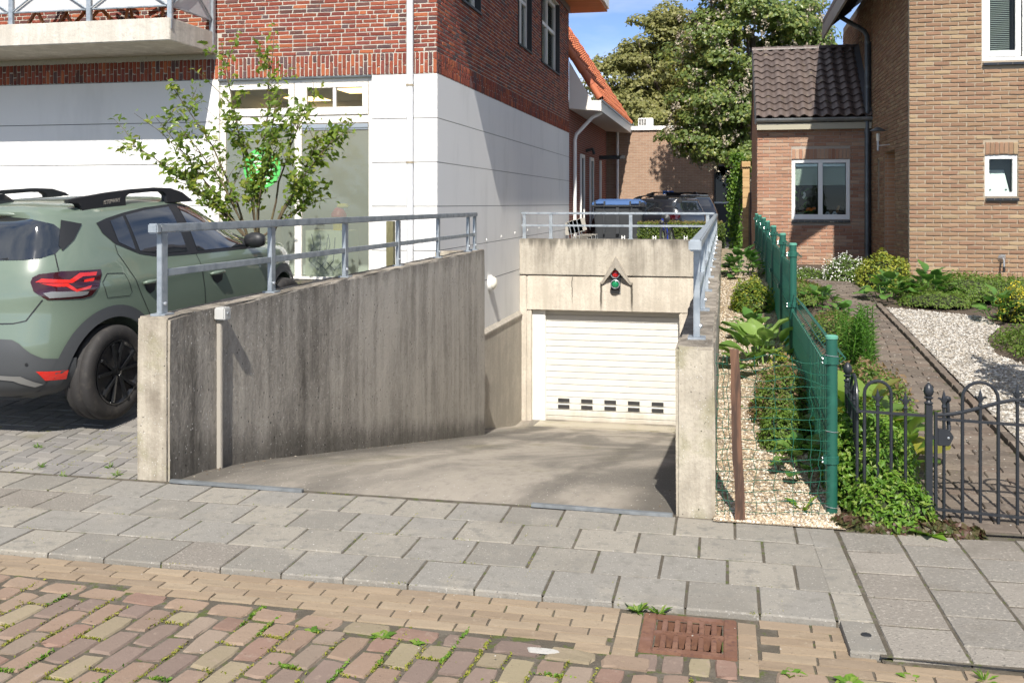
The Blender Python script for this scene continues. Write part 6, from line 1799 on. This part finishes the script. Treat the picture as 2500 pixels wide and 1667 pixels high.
PT = [(5.63, 8.66, .93, .06), (8.72, 10.17, 1.32, .30), (10.23, 12.02, 1.365, .40), (12.08, 13.72, 1.40, .50), (13.78, 15.02, 1.43, .58), (15.08, 16.72, 1.455, .60), (16.78, 18.42, 1.47, .60)]
for (y0, y1, zt, zb) in PT:
    pn = empty('panel', (.57, y0, zb), parent=gf)
    h_ = (zt-.15-zb); k_ = 5
    for i in range(k_):
        a = zb + h_*i/k_
        MB().box(.566, .572, y0, y1, a+.003, a+h_/k_-.003).build('privacy_strip', M_greenstrip, pn)
    w = MB(); n_ = int((y1-y0)/.10)
    for i in range(n_+1):
        y = y0+(y1-y0)*i/n_
        for x in (.5645, .5735):
            w.add([(x-.0015, y-.002, zb), (x+.0015, y-.002, zb), (x+.0015, y+.002, zb), (x-.0015, y+.002, zb), (x-.0015, y-.002, zt-.14), (x+.0015, y-.002, zt-.14), (x+.0015, y+.002, zt-.14), (x-.0015, y+.002, zt-.14)],
                  [(0,1,5,4),(1,2,6,5),(2,3,7,6),(3,0,4,7)])
        w.tube([(.569, y, zt-.14), (.60, y, zt-.115), (.645, y, zt-.075), (.605, y, zt-.035), (.575, y, zt)], .0028, 4, False)
    for z in [zb+.02, zb+h_*.5, zb+h_*.5+.05, zt-.15]:
        for x in (.562, .576):
            w.bar((x, y0, z), (x, y1, z), .005, .006)
    for (x, z) in ((.645, zt-.075), (.575, zt-.002), (.605, zt-.037), (.60, zt-.115)):
        w.bar((x, y0, z), (x, y1, z), .006, .006)
    w.build('wires', M_greenpaint, pn)

# roll of garden wire across the end of the gravel strip, with a leaning stake
wf = empty('wire_netting', (.25, 5.45, 0), 'thin green wire netting across the end of the gravel strip', 'wire fence')
def wy(x): return 5.43 + .11*(x+.05)/.62
for i in range(16):
    z = .035 + .056*i
    pts = [(-.045+.61*k/12, wy(-.045+.61*k/12)+random.uniform(-.004, .004), z + .012*math.sin(k*.9+i) * (1.6 if i > 12 else .5) - (.03*(k/12)**2 if i > 12 else 0)) for k in range(13)]
    MB().tube(pts, .0019, 5, False).build('wire', M_greenwire, wf)
for x in (-.04, -.005, .02, .16, .265, .36, .455, .50):
    pts = [(x+random.uniform(-.006, .006)+.006*math.sin(k*1.4), wy(x)+random.uniform(-.003, .003), .02+.86*k/22) for k in range(23)]
    MB().tube(pts, .0018, 5, False).build('wire', M_greenwire, wf)
for z in (.05, .46, .87):
    MB().lathe([(.034, 0), (.0365, .002), (.034, .004)], (.57, 5.60, z), 14, ax=(.1, .05, 1)).build('tie_wire', M_alu, wf)
stake = empty('timber_stake', (.075, 5.415, 0), 'leaning weathered brown timber stake at the end of the gravel strip', 'stake')
m = MB(); pts = [Vector((.082-.034*t+.004*math.sin(t*9), 5.40-.01*t, -.04+.96*t)) for t in [i/12 for i in range(13)]]
V = []
for i, p in enumerate(pts):
    r_ = .027-.002*i/12
    for (dx, dy) in ((-1, -1), (-.2, -1.1), (1, -.9), (1.05, .9), (-.9, 1)): V.append(p+Vector((dx*r_*random.uniform(.88, 1.06), dy*r_*.8*random.uniform(.9, 1.06), 0)))
m.add(V, [(5*i+k, 5*i+(k+1) % 5, 5*i+5+(k+1) % 5, 5*i+5+k) for i in range(12) for k in range(5)] + [tuple(range(4, -1, -1)), tuple(range(60, 65))])
m.build('shaft', M_wood, stake)

# ------------------------------------------------------------------ black iron fence and gate
BY = 5.55
def acorn(x, y, z, parent):
    MB().lathe([(.020, 0), (.024, .006), (.014, .014), (.012, .024), (.022, .030), (.024, .036), (.014, .042), (.022, .052), (.026, .066), (.022, .088), (.012, .106), (0, .114)], (x, y, z), 14).build('finial', M_ironblk, parent, smooth=True)
def spear(x, y, zb, zt, parent):
    b = MB(); b.tube([(x, y, zb), (x, y, zt-.09)], .0085, 8); bo = b.build('bar', M_ironblk, parent, smooth=True)
    s = MB(); s.lathe([(.009, 0), (.013, .008), (.009, .016), (.008, .03), (.013, .05), (.010, .062), (0, .10)], (x, y, zt-.10), 8)
    for sg_ in (-1, 1): s.tube([(x, y, zt-.075), (x+sg_*.014, y, zt-.052), (x+sg_*.026, y, zt-.045), (x+sg_*.029, y, zt-.052)], [.006, .006, .005, .003], 6)
    s.build('spearhead', M_ironblk, bo, smooth=True)
def hoop(x0, x1, y, zb, zt, parent, y1=None):
    r = (x1-x0)/2; c = (x0+x1)/2; zz = zt-(r if y1 is None else .034)
    if y1 is None: pts = [(x0, y, zb), (x0, y, zz)] + [(c-r*math.cos(math.pi*k/10), y, zz+r*math.sin(math.pi*k/10)) for k in range(1, 10)] + [(x1, y, zz), (x1, y, zb)]
    else:
        rr_ = (y1-y)/2; cy = (y+y1)/2; zz = zt-rr_
        pts = [(x0, y, zb), (x0, y, zz)] + [(x0, cy-rr_*math.cos(math.pi*k/10), zz+rr_*math.sin(math.pi*k/10)) for k in range(1, 10)] + [(x0, y1, zz), (x0, y1, zb)]
    MB().tube(pts, .009, 8).build('hoop', M_ironblk, parent, smooth=True)
bf = empty('iron_fence', (.9, BY, 0), 'low black iron fence with spearheads and hoops before the front shrubs', 'fence')
MB().box(1.038, 1.073, BY-.018, BY+.018, -.02, .64).build('post', M_ironblk, bf, bevel=.003); acorn(1.0555, BY, .64, bf)
MB().box(.688, .720, 6.02, 6.052, .0, .66).build('post', M_ironblk, bf, bevel=.003); acorn(.704, 6.036, .66, bf)
MB().bar((.69, BY, .588), (1.04, BY, .578), .022, .012).build('rail', M_ironblk, bf)
MB().bar((.69, BY, .095), (1.04, BY, .085), .022, .012).build('rail', M_ironblk, bf)
MB().bar((.70, BY, .588), (.704, 6.03, .588), .022, .012).build('rail', M_ironblk, bf)
MB().bar((.70, BY, .095), (.704, 6.03, .12), .022, .012).build('rail', M_ironblk, bf)
hoop(.733, .868, BY, .03, .752, bf); spear(.800, BY, .03, .715, bf); spear(.940, BY, .03, .705, bf)
hoop(.702, .702, BY+.05, .03, .752, bf, 5.86); spear(.702, 5.73, .03, .71, bf); spear(.702, 5.93, .03, .70, bf)
gt = empty('iron_gate', (1.5, BY, 0), 'black iron garden gate with arched top rail, lock plate and spearheads', 'gate')
MB().box(1.083, 1.098, BY-.012, BY+.012, .085, .60).build('stile', M_ironblk, gt)
MB().box(1.985, 2.005, BY-.012, BY+.012, .085, .68).build('stile', M_ironblk, gt)
MB().tube([(1.09+.0455*k, BY, .585+.10*math.sin(math.pi*k/20)**2) for k in range(21)], .010, 8).build('arched_rail', M_ironblk, gt, smooth=True)
for z0, z1 in ((.565, .535), (.088, .052)):
    MB().bar((1.095, BY, z0), (1.99, BY, z1), .022, .013).build('rail', M_ironblk, gt)
spear(1.131, BY, .03, .72, gt)
for c in (1.309, 1.67):
    hoop(c-.087, c+.087, BY, .03, .765, gt); spear(c, BY, .03, .735, gt)
for x in (1.488, 1.85): spear(x, BY, .03, .765, gt)
lp = MB(); lp.prism([(1.098, BY-.016, .515), (1.155, BY-.016, .51), (1.178, BY-.016, .475), (1.155, BY-.016, .425), (1.098, BY-.016, .425)], (0, .032, 0)); lp.build('lock_plate', M_ironblk, gt, bevel=.003)
MB().lathe([(.006, 0), (.006, .004), (0, .005)], (1.15, BY-.017, .47), 8, ax=(0,-1,0)).build('keyhole', M_alu, gt)
MB().tube([(1.16, BY+.015, .50), (1.158, BY+.03, .57), (1.155, BY+.03, .65)], .010, 8).build('latch_handle', M_ironblk, gt)
MB().lathe([(0, -.018), (.014, -.012), (.019, 0), (.014, .012), (0, .018)], (1.155, BY+.03, .665), 10).build('latch_knob', M_ironblk, gt, smooth=True)
MB().box(2.03, 2.065, BY-.018, BY+.018, -.02, .70).build('hanging_post', M_ironblk, gt, bevel=.003)
MB().box(1.073, 1.084, BY-.008, BY+.008, .455, .475).build('bolt_bar', M_ironblk, gt)

# ------------------------------------------------------------------ plants
LM_berg = leaf_mat('bergenia_leaf', [(.085,.19,.040),(.105,.215,.045),(.07,.155,.036),(.14,.24,.05)], .26, .28)
LM_hosta = leaf_mat('hosta_leaf', [(.17,.28,.065),(.20,.31,.075),(.14,.24,.055),(.22,.33,.085)], .38, .35)
LM_yel = leaf_mat('yellow_green_leaf', [(.20,.25,.03),(.26,.28,.035),(.14,.20,.03),(.32,.32,.04)], .5, .3)
LM_cov = leaf_mat('ground_cover_leaf', [(.10,.17,.025),(.13,.21,.03),(.08,.14,.022),(.155,.235,.04)], .45, .35)
LM_cov2 = leaf_mat('heath_leaf', [(.12,.19,.032),(.15,.225,.038),(.16,.19,.05),(.10,.165,.030),(.14,.22,.034)], .55, .38)
LM_tip = leaf_mat('brown_tip', [(.22,.14,.07),(.18,.12,.06),(.25,.17,.09)], .6, .3)
LM_lily = leaf_mat('lily_leaf', [(.07,.17,.02),(.10,.22,.03),(.055,.14,.018)], .4, .3)
LM_dark = leaf_mat('bronze_leaf', [(.085,.070,.032),(.10,.085,.035),(.07,.085,.028),(.10,.055,.038)], .45, .25)
LM_weed = leaf_mat('weed_leaf', [(.11,.22,.025),(.15,.27,.03),(.08,.17,.02),(.20,.28,.05)], .45, .35)
LM_moss = leaf_mat('moss_leaf', [(.22,.25,.03),(.28,.29,.04),(.16,.19,.025),(.32,.28,.08)], .7, .35)
LM_amel = leaf_mat('amelanchier_leaf', [(.125,.195,.028),(.15,.225,.034),(.095,.15,.026),(.18,.25,.04),(.25,.285,.05)], .36, .45)
M_white_fl = mat('white_petal', (.78, .78, .72), .6)
M_yel_fl = mat('yellow_petal', (.62, .50, .03), .6)

def broad_leaf(name, L, W, m, ribs=0, cup=.12, n=6, seed=0, round_=1.0):
    """one broad leaf blade on a short stalk, base at the origin, growing along +y, upper side +z"""
    r = random.Random(seed); V = []; F = []
    st_ = .28*L
    for i in range(n+1):
        t = i/n
        w = W*.5*(math.sin(math.pi*min(1, t*.97+.03)**(.75*round_)))**.62 if 0 < t < 1 else .012*W
        z = .10*L*math.sin(t*2.2) - .22*L*t*t + r.uniform(-.006, .006)
        for k in (-2, -1, 0, 1, 2):
            u = k/2
            V.append((u*w, st_+t*L, z + cup*abs(u)*w*1.3 + (ribs*.01*math.cos(k*3.1)) + r.uniform(-.004, .004)*(1 if k else 0)))
    for i in range(n):
        for k in range(4):
            F.append((5*i+k, 5*i+k+1, 5*i+k+6, 5*i+k+5))
    b = len(V); V += [(-.006, 0, -.05), (.006, 0, -.05), (.006, st_+.02, .004), (-.006, st_+.02, .004)]; F.append((b, b+1, b+2, b+3))
    me = bpy.data.meshes.new(name); me.from_pydata(V, [], F); me.polygons.foreach_set('use_smooth', [True]*len(F)); me.update(); me.materials.append(m)
    return me
BERG = [broad_leaf('leaf', .125, .115, LM_berg, 0, .15, seed=i) for i in range(4)]
HOST = [broad_leaf('leaf', .22, .15, LM_hosta, 1, .10, seed=i, round_=.8) for i in range(4)]
BIGL = [broad_leaf('leaf', .20, .17, leaf_mat('pale_bergenia_leaf', [(.13,.23,.04),(.17,.26,.05),(.10,.19,.03),(.24,.24,.04)], .32, .35) if i == 0 else bpy.data.materials['pale_bergenia_leaf'], 0, .12, seed=i+9) for i in range(4)]
def clump(name, base, n, spread, height, meshes, label, scale=1.0, cat='plant', group='broad leaved clumps', up=.9, face=None):
    c = empty(name, base, label, cat, group); B = Vector(base)
    for i in range(n):
        a = i*2.399 + random.uniform(-.3, .3); f = math.sqrt((i+.5)/n)
        p = B + Vector((math.cos(a)*spread*f*.75, math.sin(a)*spread*f*.75, height*(1-f*f)*.75 + .03 + random.uniform(0, .03)))
        tilt = R(62) - f*R(58) + random.uniform(-.2, .25)
        M = Matrix.Translation(p) @ Matrix.Rotation(a-math.pi/2, 4, 'Z') @ Matrix.Rotation(tilt, 4, 'X') @ Matrix.Rotation(random.uniform(-.3, .3), 4, 'Y') @ Matrix.Scale(scale*random.uniform(.75, 1.2), 4)
        put('leaf', meshes[i % len(meshes)], None, c, M)
    return c
bz = lambda x, y: (x, y, bed_z(y) if x < .56 else gz(y))
clump('bergenia', bz(.24, 14.2), 51, .30, .34, BERG, 'large glossy bergenia clump far up the gravel strip by the fence', 1.25)
clump('bergenia', bz(.26, 9.95), 24, .18, .22, BERG, 'bergenia clump on the gravel strip between euphorbia and hosta', 1.0)
clump('hosta', bz(.33, 8.75), 24, .27, .30, HOST, 'pale green hosta with broad ribbed leaves on the gravel strip', 1.15)
clump('bergenia', bz(.47, 6.15), 21, .14, .18, BERG, 'dark bergenia at the foot of the green fence behind the netting', .9)
clump('bergenia', bz(1.08, 11.9), 24, .20, .18, BERG, 'bergenia clump beside the garden path behind the green fence', 1.0)
clump('bergenia', bz(1.22, 11.1), 15, .14, .14, BERG, 'small bergenia at the bend of the garden path', .9)
clump('bergenia', bz(.86, 6.75), 30, .20, .30, BIGL, 'pale bergenia with large yellowing leaves behind the iron fence', 1.15)
clump('bergenia', bz(1.02, 6.25), 13, .12, .22, BIGL, 'pale bergenia leaves pushing against the gate post', 1.1)
clump('bergenia', bz(1.93, 12.55), 33, .26, .26, BERG, 'bergenia clump at the path edge below the tan brick corner', 1.2)
clump('bergenia', bz(2.45, 12.75), 39, .30, .30, BERG, 'widest bergenia clump against the tan brick wall', 1.25)
clump('bergenia', bz(2.86, 11.3), 21, .18, .28, BERG, 'bergenia beside the white gravel near the right edge', 1.1)

def mound(name, c, rx, ry, h, n, lm, size, label, cat='shrub', kind=None, tips=None, core=True, group='small garden shrubs', jit=.5, aspect=.45):
    """dome of small leaves"""
    d = rng.normal(0, 1, (n, 3)); d[:, 2] = np.abs(d[:, 2]); d /= np.linalg.norm(d, axis=1, keepdims=True)
    rr = rng.uniform(.80, 1.06, (n, 1)) + .07*np.sin(d[:, :1]*9+c[0])+.06*np.sin(d[:, 1:2]*11)
    P = np.array(c) + d*rr*np.array([rx, ry, h])
    o = empty(name, c, label, cat, group)
    leaf_cloud('foliage', lm, P, d+np.array([0, 0, .5]), size, o, aspect, jit=jit, kind='stuff')
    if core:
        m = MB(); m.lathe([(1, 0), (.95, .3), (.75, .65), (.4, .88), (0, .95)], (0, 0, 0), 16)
        m.build('stems', mat('shrub_shadow', (.028, .035, .012), .95) if 'shrub_shadow' not in bpy.data.materials else bpy.data.materials['shrub_shadow'], o, smooth='all', mw=Matrix.Translation(c) @ Matrix.Diagonal((rx*.82, ry*.82, h*.82, 1)))  # solid dark dome, the shade between the leaves put into its colour
    if tips is not None:
        k = int(n*tips[1]); P2 = P[rng.choice(n, k, replace=False)] + np.array([0, 0, .02])
        P2 = P2 + (P2-np.array(c))*.05
        leaf_cloud('flower_tips', tips[0], P2, rng.normal(0, 1, (k, 3)), tips[2], o, .5, kind='stuff')
    return o
mound('euphorbia', bz(.30, 11.6), .24, .28, .34, 1500, LM_cov, .045, 'yellow flowering euphorbia on the gravel strip by the fence', tips=(LM_yel, .7, .035))
mound('hebe_mound', bz(.42, 7.35), .24, .42, .36, 3600, LM_cov2, .030, 'dense low hebe with brownish tips beside the green fence', tips=(LM_tip, .16, .035))
mound('hebe_mound', bz(.40, 6.75), .19, .26, .24, 2200, LM_cov, .030, 'bright green low shrub behind the wire netting')
mound('euphorbia', bz(.42, 7.75), .12, .14, .42, 500, LM_yel, .03, 'small yellow flowering tuft behind the hebe mound')
mound('hebe_mound', bz(1.02, 7.55), .28, .60, .36, 4600, LM_cov, .032, 'rounded hebe hedge with tan tips between fence and garden path', tips=(LM_tip, .14, .04))
mound('pachysandra_shrub', bz(.80, 5.95), .25, .42, .50, 5200, LM_weed, .040, 'bright green leafy shrub growing through the black iron fence')
mound('pachysandra_shrub', bz(.86, 5.52), .22, .16, .24, 1700, LM_weed, .038, 'low leafy edge of the shrub spilling to the pavement')
mound('white_bush', bz(1.66, 14.55), .30, .26, .36, 1800, LM_cov, .035, 'bushy plant with tiny white flowers at the annex wall', tips=(M_white_fl, .3, .028))
mound('white_bush', bz(1.15, 14.85), .42, .25, .16, 1500, LM_cov, .035, 'low plant with tiny white flowers at the end of the path', tips=(M_white_fl, .12, .025))
mound('variegated_bush', bz(2.06, 13.75), .36, .36, .44, 2600, LM_yel, .048, 'yellow green variegated bush at the shaded house corner')
mound('yellow_flowers', bz(3.10, 11.5), .22, .22, .36, 900, LM_yel, .04, 'clump of small yellow flowers at the right edge', tips=(M_yel_fl, .5, .03))
mound('heath_carpet', bz(.92, 12.9), .30, 1.2, .16, 3600, LM_cov2, .035, 'low carpet of heath left of the path behind the fence', tips=(LM_tip, .08, .035))
mound('heath_carpet', bz(1.10, 10.4), .24, .75, .22, 2800, LM_cov2, .034, 'low heath along the bend of the garden path', tips=(LM_tip, .10, .035))
mound('heath_carpet', bz(3.05, 13.2), .95, .95, .22, 6500, LM_cov, .036, 'wide green heath carpet in front of the tan brick wall', tips=(LM_cov2, .25, .04))
mound('heath_carpet', bz(2.45, 12.35), .45, .35, .16, 1800, LM_cov2, .034, 'low heath at the edge of the white gravel')
mound('heath_carpet', bz(3.15, 9.9), .60, .95, .26, 5200, LM_cov2, .034, 'rounded heath mound running out of the right edge', tips=(LM_cov, .3, .035))
mound('laurel_bush', bz(2.64, 7.35), .36, .45, 2.1, 1500, LM_cov, .11, 'tall loose bush just beyond the right edge, shading the gravel', core=False, aspect=.5)
mound('bronze_creeper', (.86, 5.45, 0), .32, .10, .07, 700, LM_dark, .05, 'dark bronze creeping leaves along the pavement edge', aspect=.9)
mound('bronze_creeper', (1.16, 5.42, 0), .14, .07, .05, 300, LM_dark, .045, 'patch of dark bronze leaves below the gate post', aspect=.9)
# lilies: tall stalks with whorled narrow leaves, each stalk a part
ly = empty('lily_clump', bz(1.12, 9.0), 'clump of upright green lily stalks beside the garden path', 'plant', 'broad leaved clumps')
def stalk_mesh(seed):
    r = random.Random(seed); m = MB(); H_ = .50
    m.tube([(0, 0, 0), (.01, .005, H_*.5), (0, .01, H_)], [.006, .005, .003], 5)
    for i in range(46):
        z = H_*(.10+.9*i/46); a = i*2.4; l_ = .085*(1.1-.5*i/46); d = Vector((math.cos(a), math.sin(a), .55)); s = Vector((-math.sin(a), math.cos(a), 0))*.008
        p = Vector((.005, .004, z)); m.add([p, p+d*l_*.5+s, p+d*l_-Vector((0, 0, .012)), p+d*l_*.5-s], [(0,1,2,3)])
    me = m.mesh('stalk', fix=False); me.materials.append(LM_lily); return me
SM = [stalk_mesh(i) for i in range(4)]
for i in range(34):
    x, y = 1.12+random.gauss(0, .10), 9.0+random.gauss(0, .26)
    put('stalk', SM[i % 4], None, ly, Matrix.Translation((x, y, gz(y))) @ Matrix.Rotation(random.uniform(0, 6), 4, 'Z') @ Matrix.Rotation(random.uniform(-.12, .12), 4, 'X') @ Matrix.Scale(random.uniform(.75, 1.1), 4))
# seedling in the gravel
def sprout(x, y, z, n, L, lm, label, w=.25, group='weeds in the paving', up=.8):
    o = empty('weed', (x, y, z), label, 'weed', group); m = MB()
    for i in range(n):
        a = 2*math.pi*i/n+random.uniform(-.3, .3); l_ = L*random.uniform(.6, 1.15); e = random.uniform(.25, 1.2)*up
        d = Vector((math.cos(a)*math.cos(e), math.sin(a)*math.cos(e), math.sin(e))); s = d.cross(Vector((0, 0, 1))).normalized()*l_*w*.5; p = Vector((x, y, z)); q = p+d*l_*.55+Vector((0, 0, l_*.06))
        t_ = p+d*l_-Vector((0, 0, l_*.12))
        m.add([p, p+d*l_*.28+s*.75, q+s, t_, q-s, p+d*l_*.28-s*.75], [(0,1,2,3), (0,3,4,5)])
    m.build('leaves', lm, o); return o
sprout(.42, 5.62, .01, 5, .14, LM_weed, 'single green seedling in the gravel beside the fence post', .25)
sprout(.10, 7.6, bed_z(7.6), 7, .07, LM_weed, 'tiny seedling in the gravel halfway up the strip', .4)
sprout(-.36, 4.185, -.03, 9, .085, LM_weed, 'leafy green weed growing at the corner of the drain grate', .42)
sprout(-.27, 4.18, -.03, 12, .065, LM_weed, 'small spiky weed beside the leafy one at the grate', .16)
sprout(.44, 3.72, -.03, 11, .075, LM_weed, 'clover like weed in the gutter right of the grate', .6, up=.4)
sprout(.24, 3.75, -.03, 10, .06, LM_weed, 'round leaved weed in the gutter close to the grate', .6, up=.4)
sprout(.66, 3.80, -.03, 8, .05, LM_weed, 'small weed at the corner of the tile crossing', .5, up=.4)
sprout(.92, 3.84, -.03, 12, .06, LM_weed, 'grass tuft at the front edge of the tile crossing', .12, up=1.1)
sprout(-1.33, 3.725, -.03, 11, .055, LM_weed, 'bright weed between the red bricks below the ramp', .6, up=.35)
sprout(-1.63, 3.71, -.03, 9, .045, LM_weed, 'small bright weed among the red bricks in the middle', .6, up=.35)
sprout(-1.18, 3.70, -.03, 8, .04, LM_weed, 'little weed beside the brightest one in the red bricks', .6, up=.35)
sprout(1.02, 5.38, .0, 9, .12, LM_weed, 'plantain rosette at the pavement edge by the gate', .4, up=.5)
sprout(1.30, 6.3, gz(6.3), 6, .09, LM_weed, 'yellow green weed on the garden path behind the gate', .4, up=.5)
# moss and grass in the joints of the road, driveway and pavement
def joint_moss(name, n, xr, yr, zf, lm, size, label, nx, ny, spread=.010, clumps=260):
    cx = rng.uniform(*xr, clumps); cy = rng.uniform(*yr, clumps)
    fx, fy = nx(cx, cy), ny(cx, cy)
    use = rng.random(clumps) < .5
    X = np.where(use, fx, cx); Y = np.where(use, cy, fy)
    idx = rng.integers(0, clumps, n)
    P = np.stack([X[idx]+rng.normal(0, 1, n)*np.where(use[idx], spread*.5, .03), Y[idx]+rng.normal(0, 1, n)*np.where(use[idx], .045, spread*.5), np.zeros(n)], 1)
    if yr[1] < 3.8:
        mk = P[:, 0] < -.36; dx, dy = P[:, 0]+.36, P[:, 1]-3.755
        P[:, 0] = np.where(mk, -.36+dx+.072*dy, P[:, 0]); P[:, 1] = np.where(mk, 3.755+dy-.072*dx, P[:, 1])
    P[:, 2] = np.array([zf(y) for y in P[:, 1]]) + rng.uniform(-.006, .006, n)
    o = leaf_cloud(name, lm, P, np.tile([0, -.1, 1.0], (n, 1)), size, None, .5, jit=.8, kind='stuff')
    return tag(o, label, 'moss')
rx = lambda x, y: -5.2 + np.round((x+5.2)/.1130)*.1130 - .001
ry = lambda x, y: np.where((np.round((x+5.2-.0565)/.1130).astype(int) % 2) == 0, 2.25, 2.144) + np.round((y-2.25)/.213)*.213
joint_moss('joint_moss', 15000, (-5, 2.4), (2.4, 3.68), lambda y: ROAD_Z-.001, LM_moss, .014, 'yellow green moss filling the joints of the red road bricks', rx, ry, .008, 620)
joint_moss('joint_moss', 2600, (-5, 2.4), (2.4, 3.72), lambda y: ROAD_Z+.002, LM_weed, .018, 'scattered fresh green grass in the joints of the road bricks', rx, ry, .008, 70)
joint_moss('joint_moss', 1500, (-6, -3.6), (5.42, 6.4), lambda y: drv_z(y)+.004, LM_moss, .009, 'thin moss in the joints of the grey driveway', lambda x, y: np.round(x/.104)*.104, lambda x, y: np.round(y/.104)*.104, .006, 90)
joint_moss('joint_moss', 900, (-4, .5), (4.22, 5.36), lambda y: -.002, LM_moss, .008, 'sparse moss in the pavement joints', lambda x, y: x, lambda x, y: 4.2045+np.round((y-4.2)/.306)*.306, .004, 60)
for i, (x, y) in enumerate(((-3.72, 5.50), (-3.85, 5.62), (-4.3, 5.55), (-4.05, 5.42), (-4.6, 5.9))):
    sprout(x, y, drv_z(y), 14, .05, LM_weed, ['grass tuft at the foot of the pale wall end', 'grass tuft in the driveway just behind the wall end', 'grass tuft in the driveway left of the wall end', 'dry grass tuft where driveway meets pavement', 'grass tuft in the driveway nearest the car wheel'][i], .12, up=1.0)
# fallen bits on the pavement
tag(stones('pavement_grit', M_wgravel, [(random.uniform(-5, 2), random.uniform(2.6, 5.4), .001) for _ in range(160)], .002, .006, .6), 'tiny pale grit scattered over pavement and road', 'grit')

# ------------------------------------------------------------------ serviceberry before the shop window
am = empty('serviceberry', (-5.57, 11.04, .38), 'slender multi stemmed serviceberry shrub in front of the shop window', 'shrub')
base = Vector((-6.15, 12.2, .48))
SQ = lambda p: Vector((p[0]*.905, p[1]*.905, 1.7+(p[2]-1.7)*.905))          # stands a little nearer the street than the shop front
tips = [(-5.95, 12.3, 4.05), (-6.62, 12.1, 3.85), (-7.38, 12.0, 3.40), (-7.75, 12.3, 2.92), (-8.12, 12.1, 2.58), (-5.30, 12.4, 3.28), (-4.70, 12.1, 2.76), (-5.20, 11.9, 2.24), (-5.45, 12.5, 1.86), (-7.05, 11.8, 2.72), (-6.35, 11.8, 2.9), (-5.75, 12.0, 3.1), (-6.85, 12.5, 2.2), (-5.6, 11.8, 2.55), (-6.9, 12.1, 1.85), (-6.0, 12.0, 2.1), (-7.5, 12.2, 2.2), (-5.2, 12.2, 2.6)]
base = SQ(base); base.z = .38; tips = [SQ(t) for t in tips]
br = MB(); LP, LN = [], []
def grow(a, b, r0, r1, n=9, bow=.12):
    a, b = Vector(a), Vector(b); L = (b-a).length
    off = Vector((random.uniform(-1, 1), random.uniform(-1, 1), random.uniform(.2, 1)))*L*bow
    pts = [a.lerp(b, t) + off*math.sin(math.pi*t) + Vector((random.uniform(-1, 1), random.uniform(-1, 1), random.uniform(-1, 1)))*.012*(1 if 0 < t < 1 else 0) for t in [i/(n-1) for i in range(n)]]
    br.tube(pts, [r0+(r1-r0)*i/(n-1) for i in range(n)], 6)
    return pts
def leaves_on(pts, k, t0=.3, spread=.055):
    for _ in range(k):
        f = t0+(1-t0)*random.random(); x = f*(len(pts)-1); i = min(int(x), len(pts)-2)
        p = pts[i].lerp(pts[i+1], x-i)
        LP.append(p + Vector((random.gauss(0, spread), random.gauss(0, spread), random.gauss(0, spread)))); LN.append((random.gauss(0, .5), -.4+random.gauss(0, .5), .8))
stems = [base+Vector((dx, dy, .85)) for dx, dy in ((-.12, .05), (.02, -.06), (.14, .04), (-.02, .1))]
sp_ = [grow(base+Vector((q.x-base.x, q.y-base.y, 0))*.4, q, .028, .020, 6, .03) for q in stems]
for i, t in enumerate(tips):
    st_ = min(stems, key=lambda s: abs(s.x-(base.x+(t[0]-base.x)*.12)))
    p = grow(st_, t, .015, .003, 10, .07)
    leaves_on(p, 62, .46, .06)
    for j in range(8):
        f = random.uniform(.48, .95); q = p[int(f*9)]; d = (Vector(t)-st_).normalized()
        e = q + (d*.6 + Vector((random.uniform(-1, 1), random.uniform(-.8, .8), random.uniform(-.5, .8))))*random.uniform(.18, .42)
        pp = grow(q, e, .005, .002, 5, .06)
        leaves_on(pp, 18, .1, .05)
keep = [i for i, p in enumerate(LP) if random.random() > (.74 if (-6.38 < p.x < -5.80 and 1.85 < p.z < 2.5) else .28)]
LP = [LP[i] for i in keep]; LN = [LN[i] for i in keep]
br.build('branches', M_twig, am, smooth='all')
leaf_cloud('leaves', LM_amel, np.array(LP), np.array(LN), .100, am, .52, bend=.12, jit=.45)
k = MB()
for p in random.sample(LP, 40):
    k.lathe([(0, -.006), (.006, 0), (0, .006)], p-Vector((0, 0, .03)), 6)
k.build('berries', mat('berry', (.12, .02, .03), .4), am)
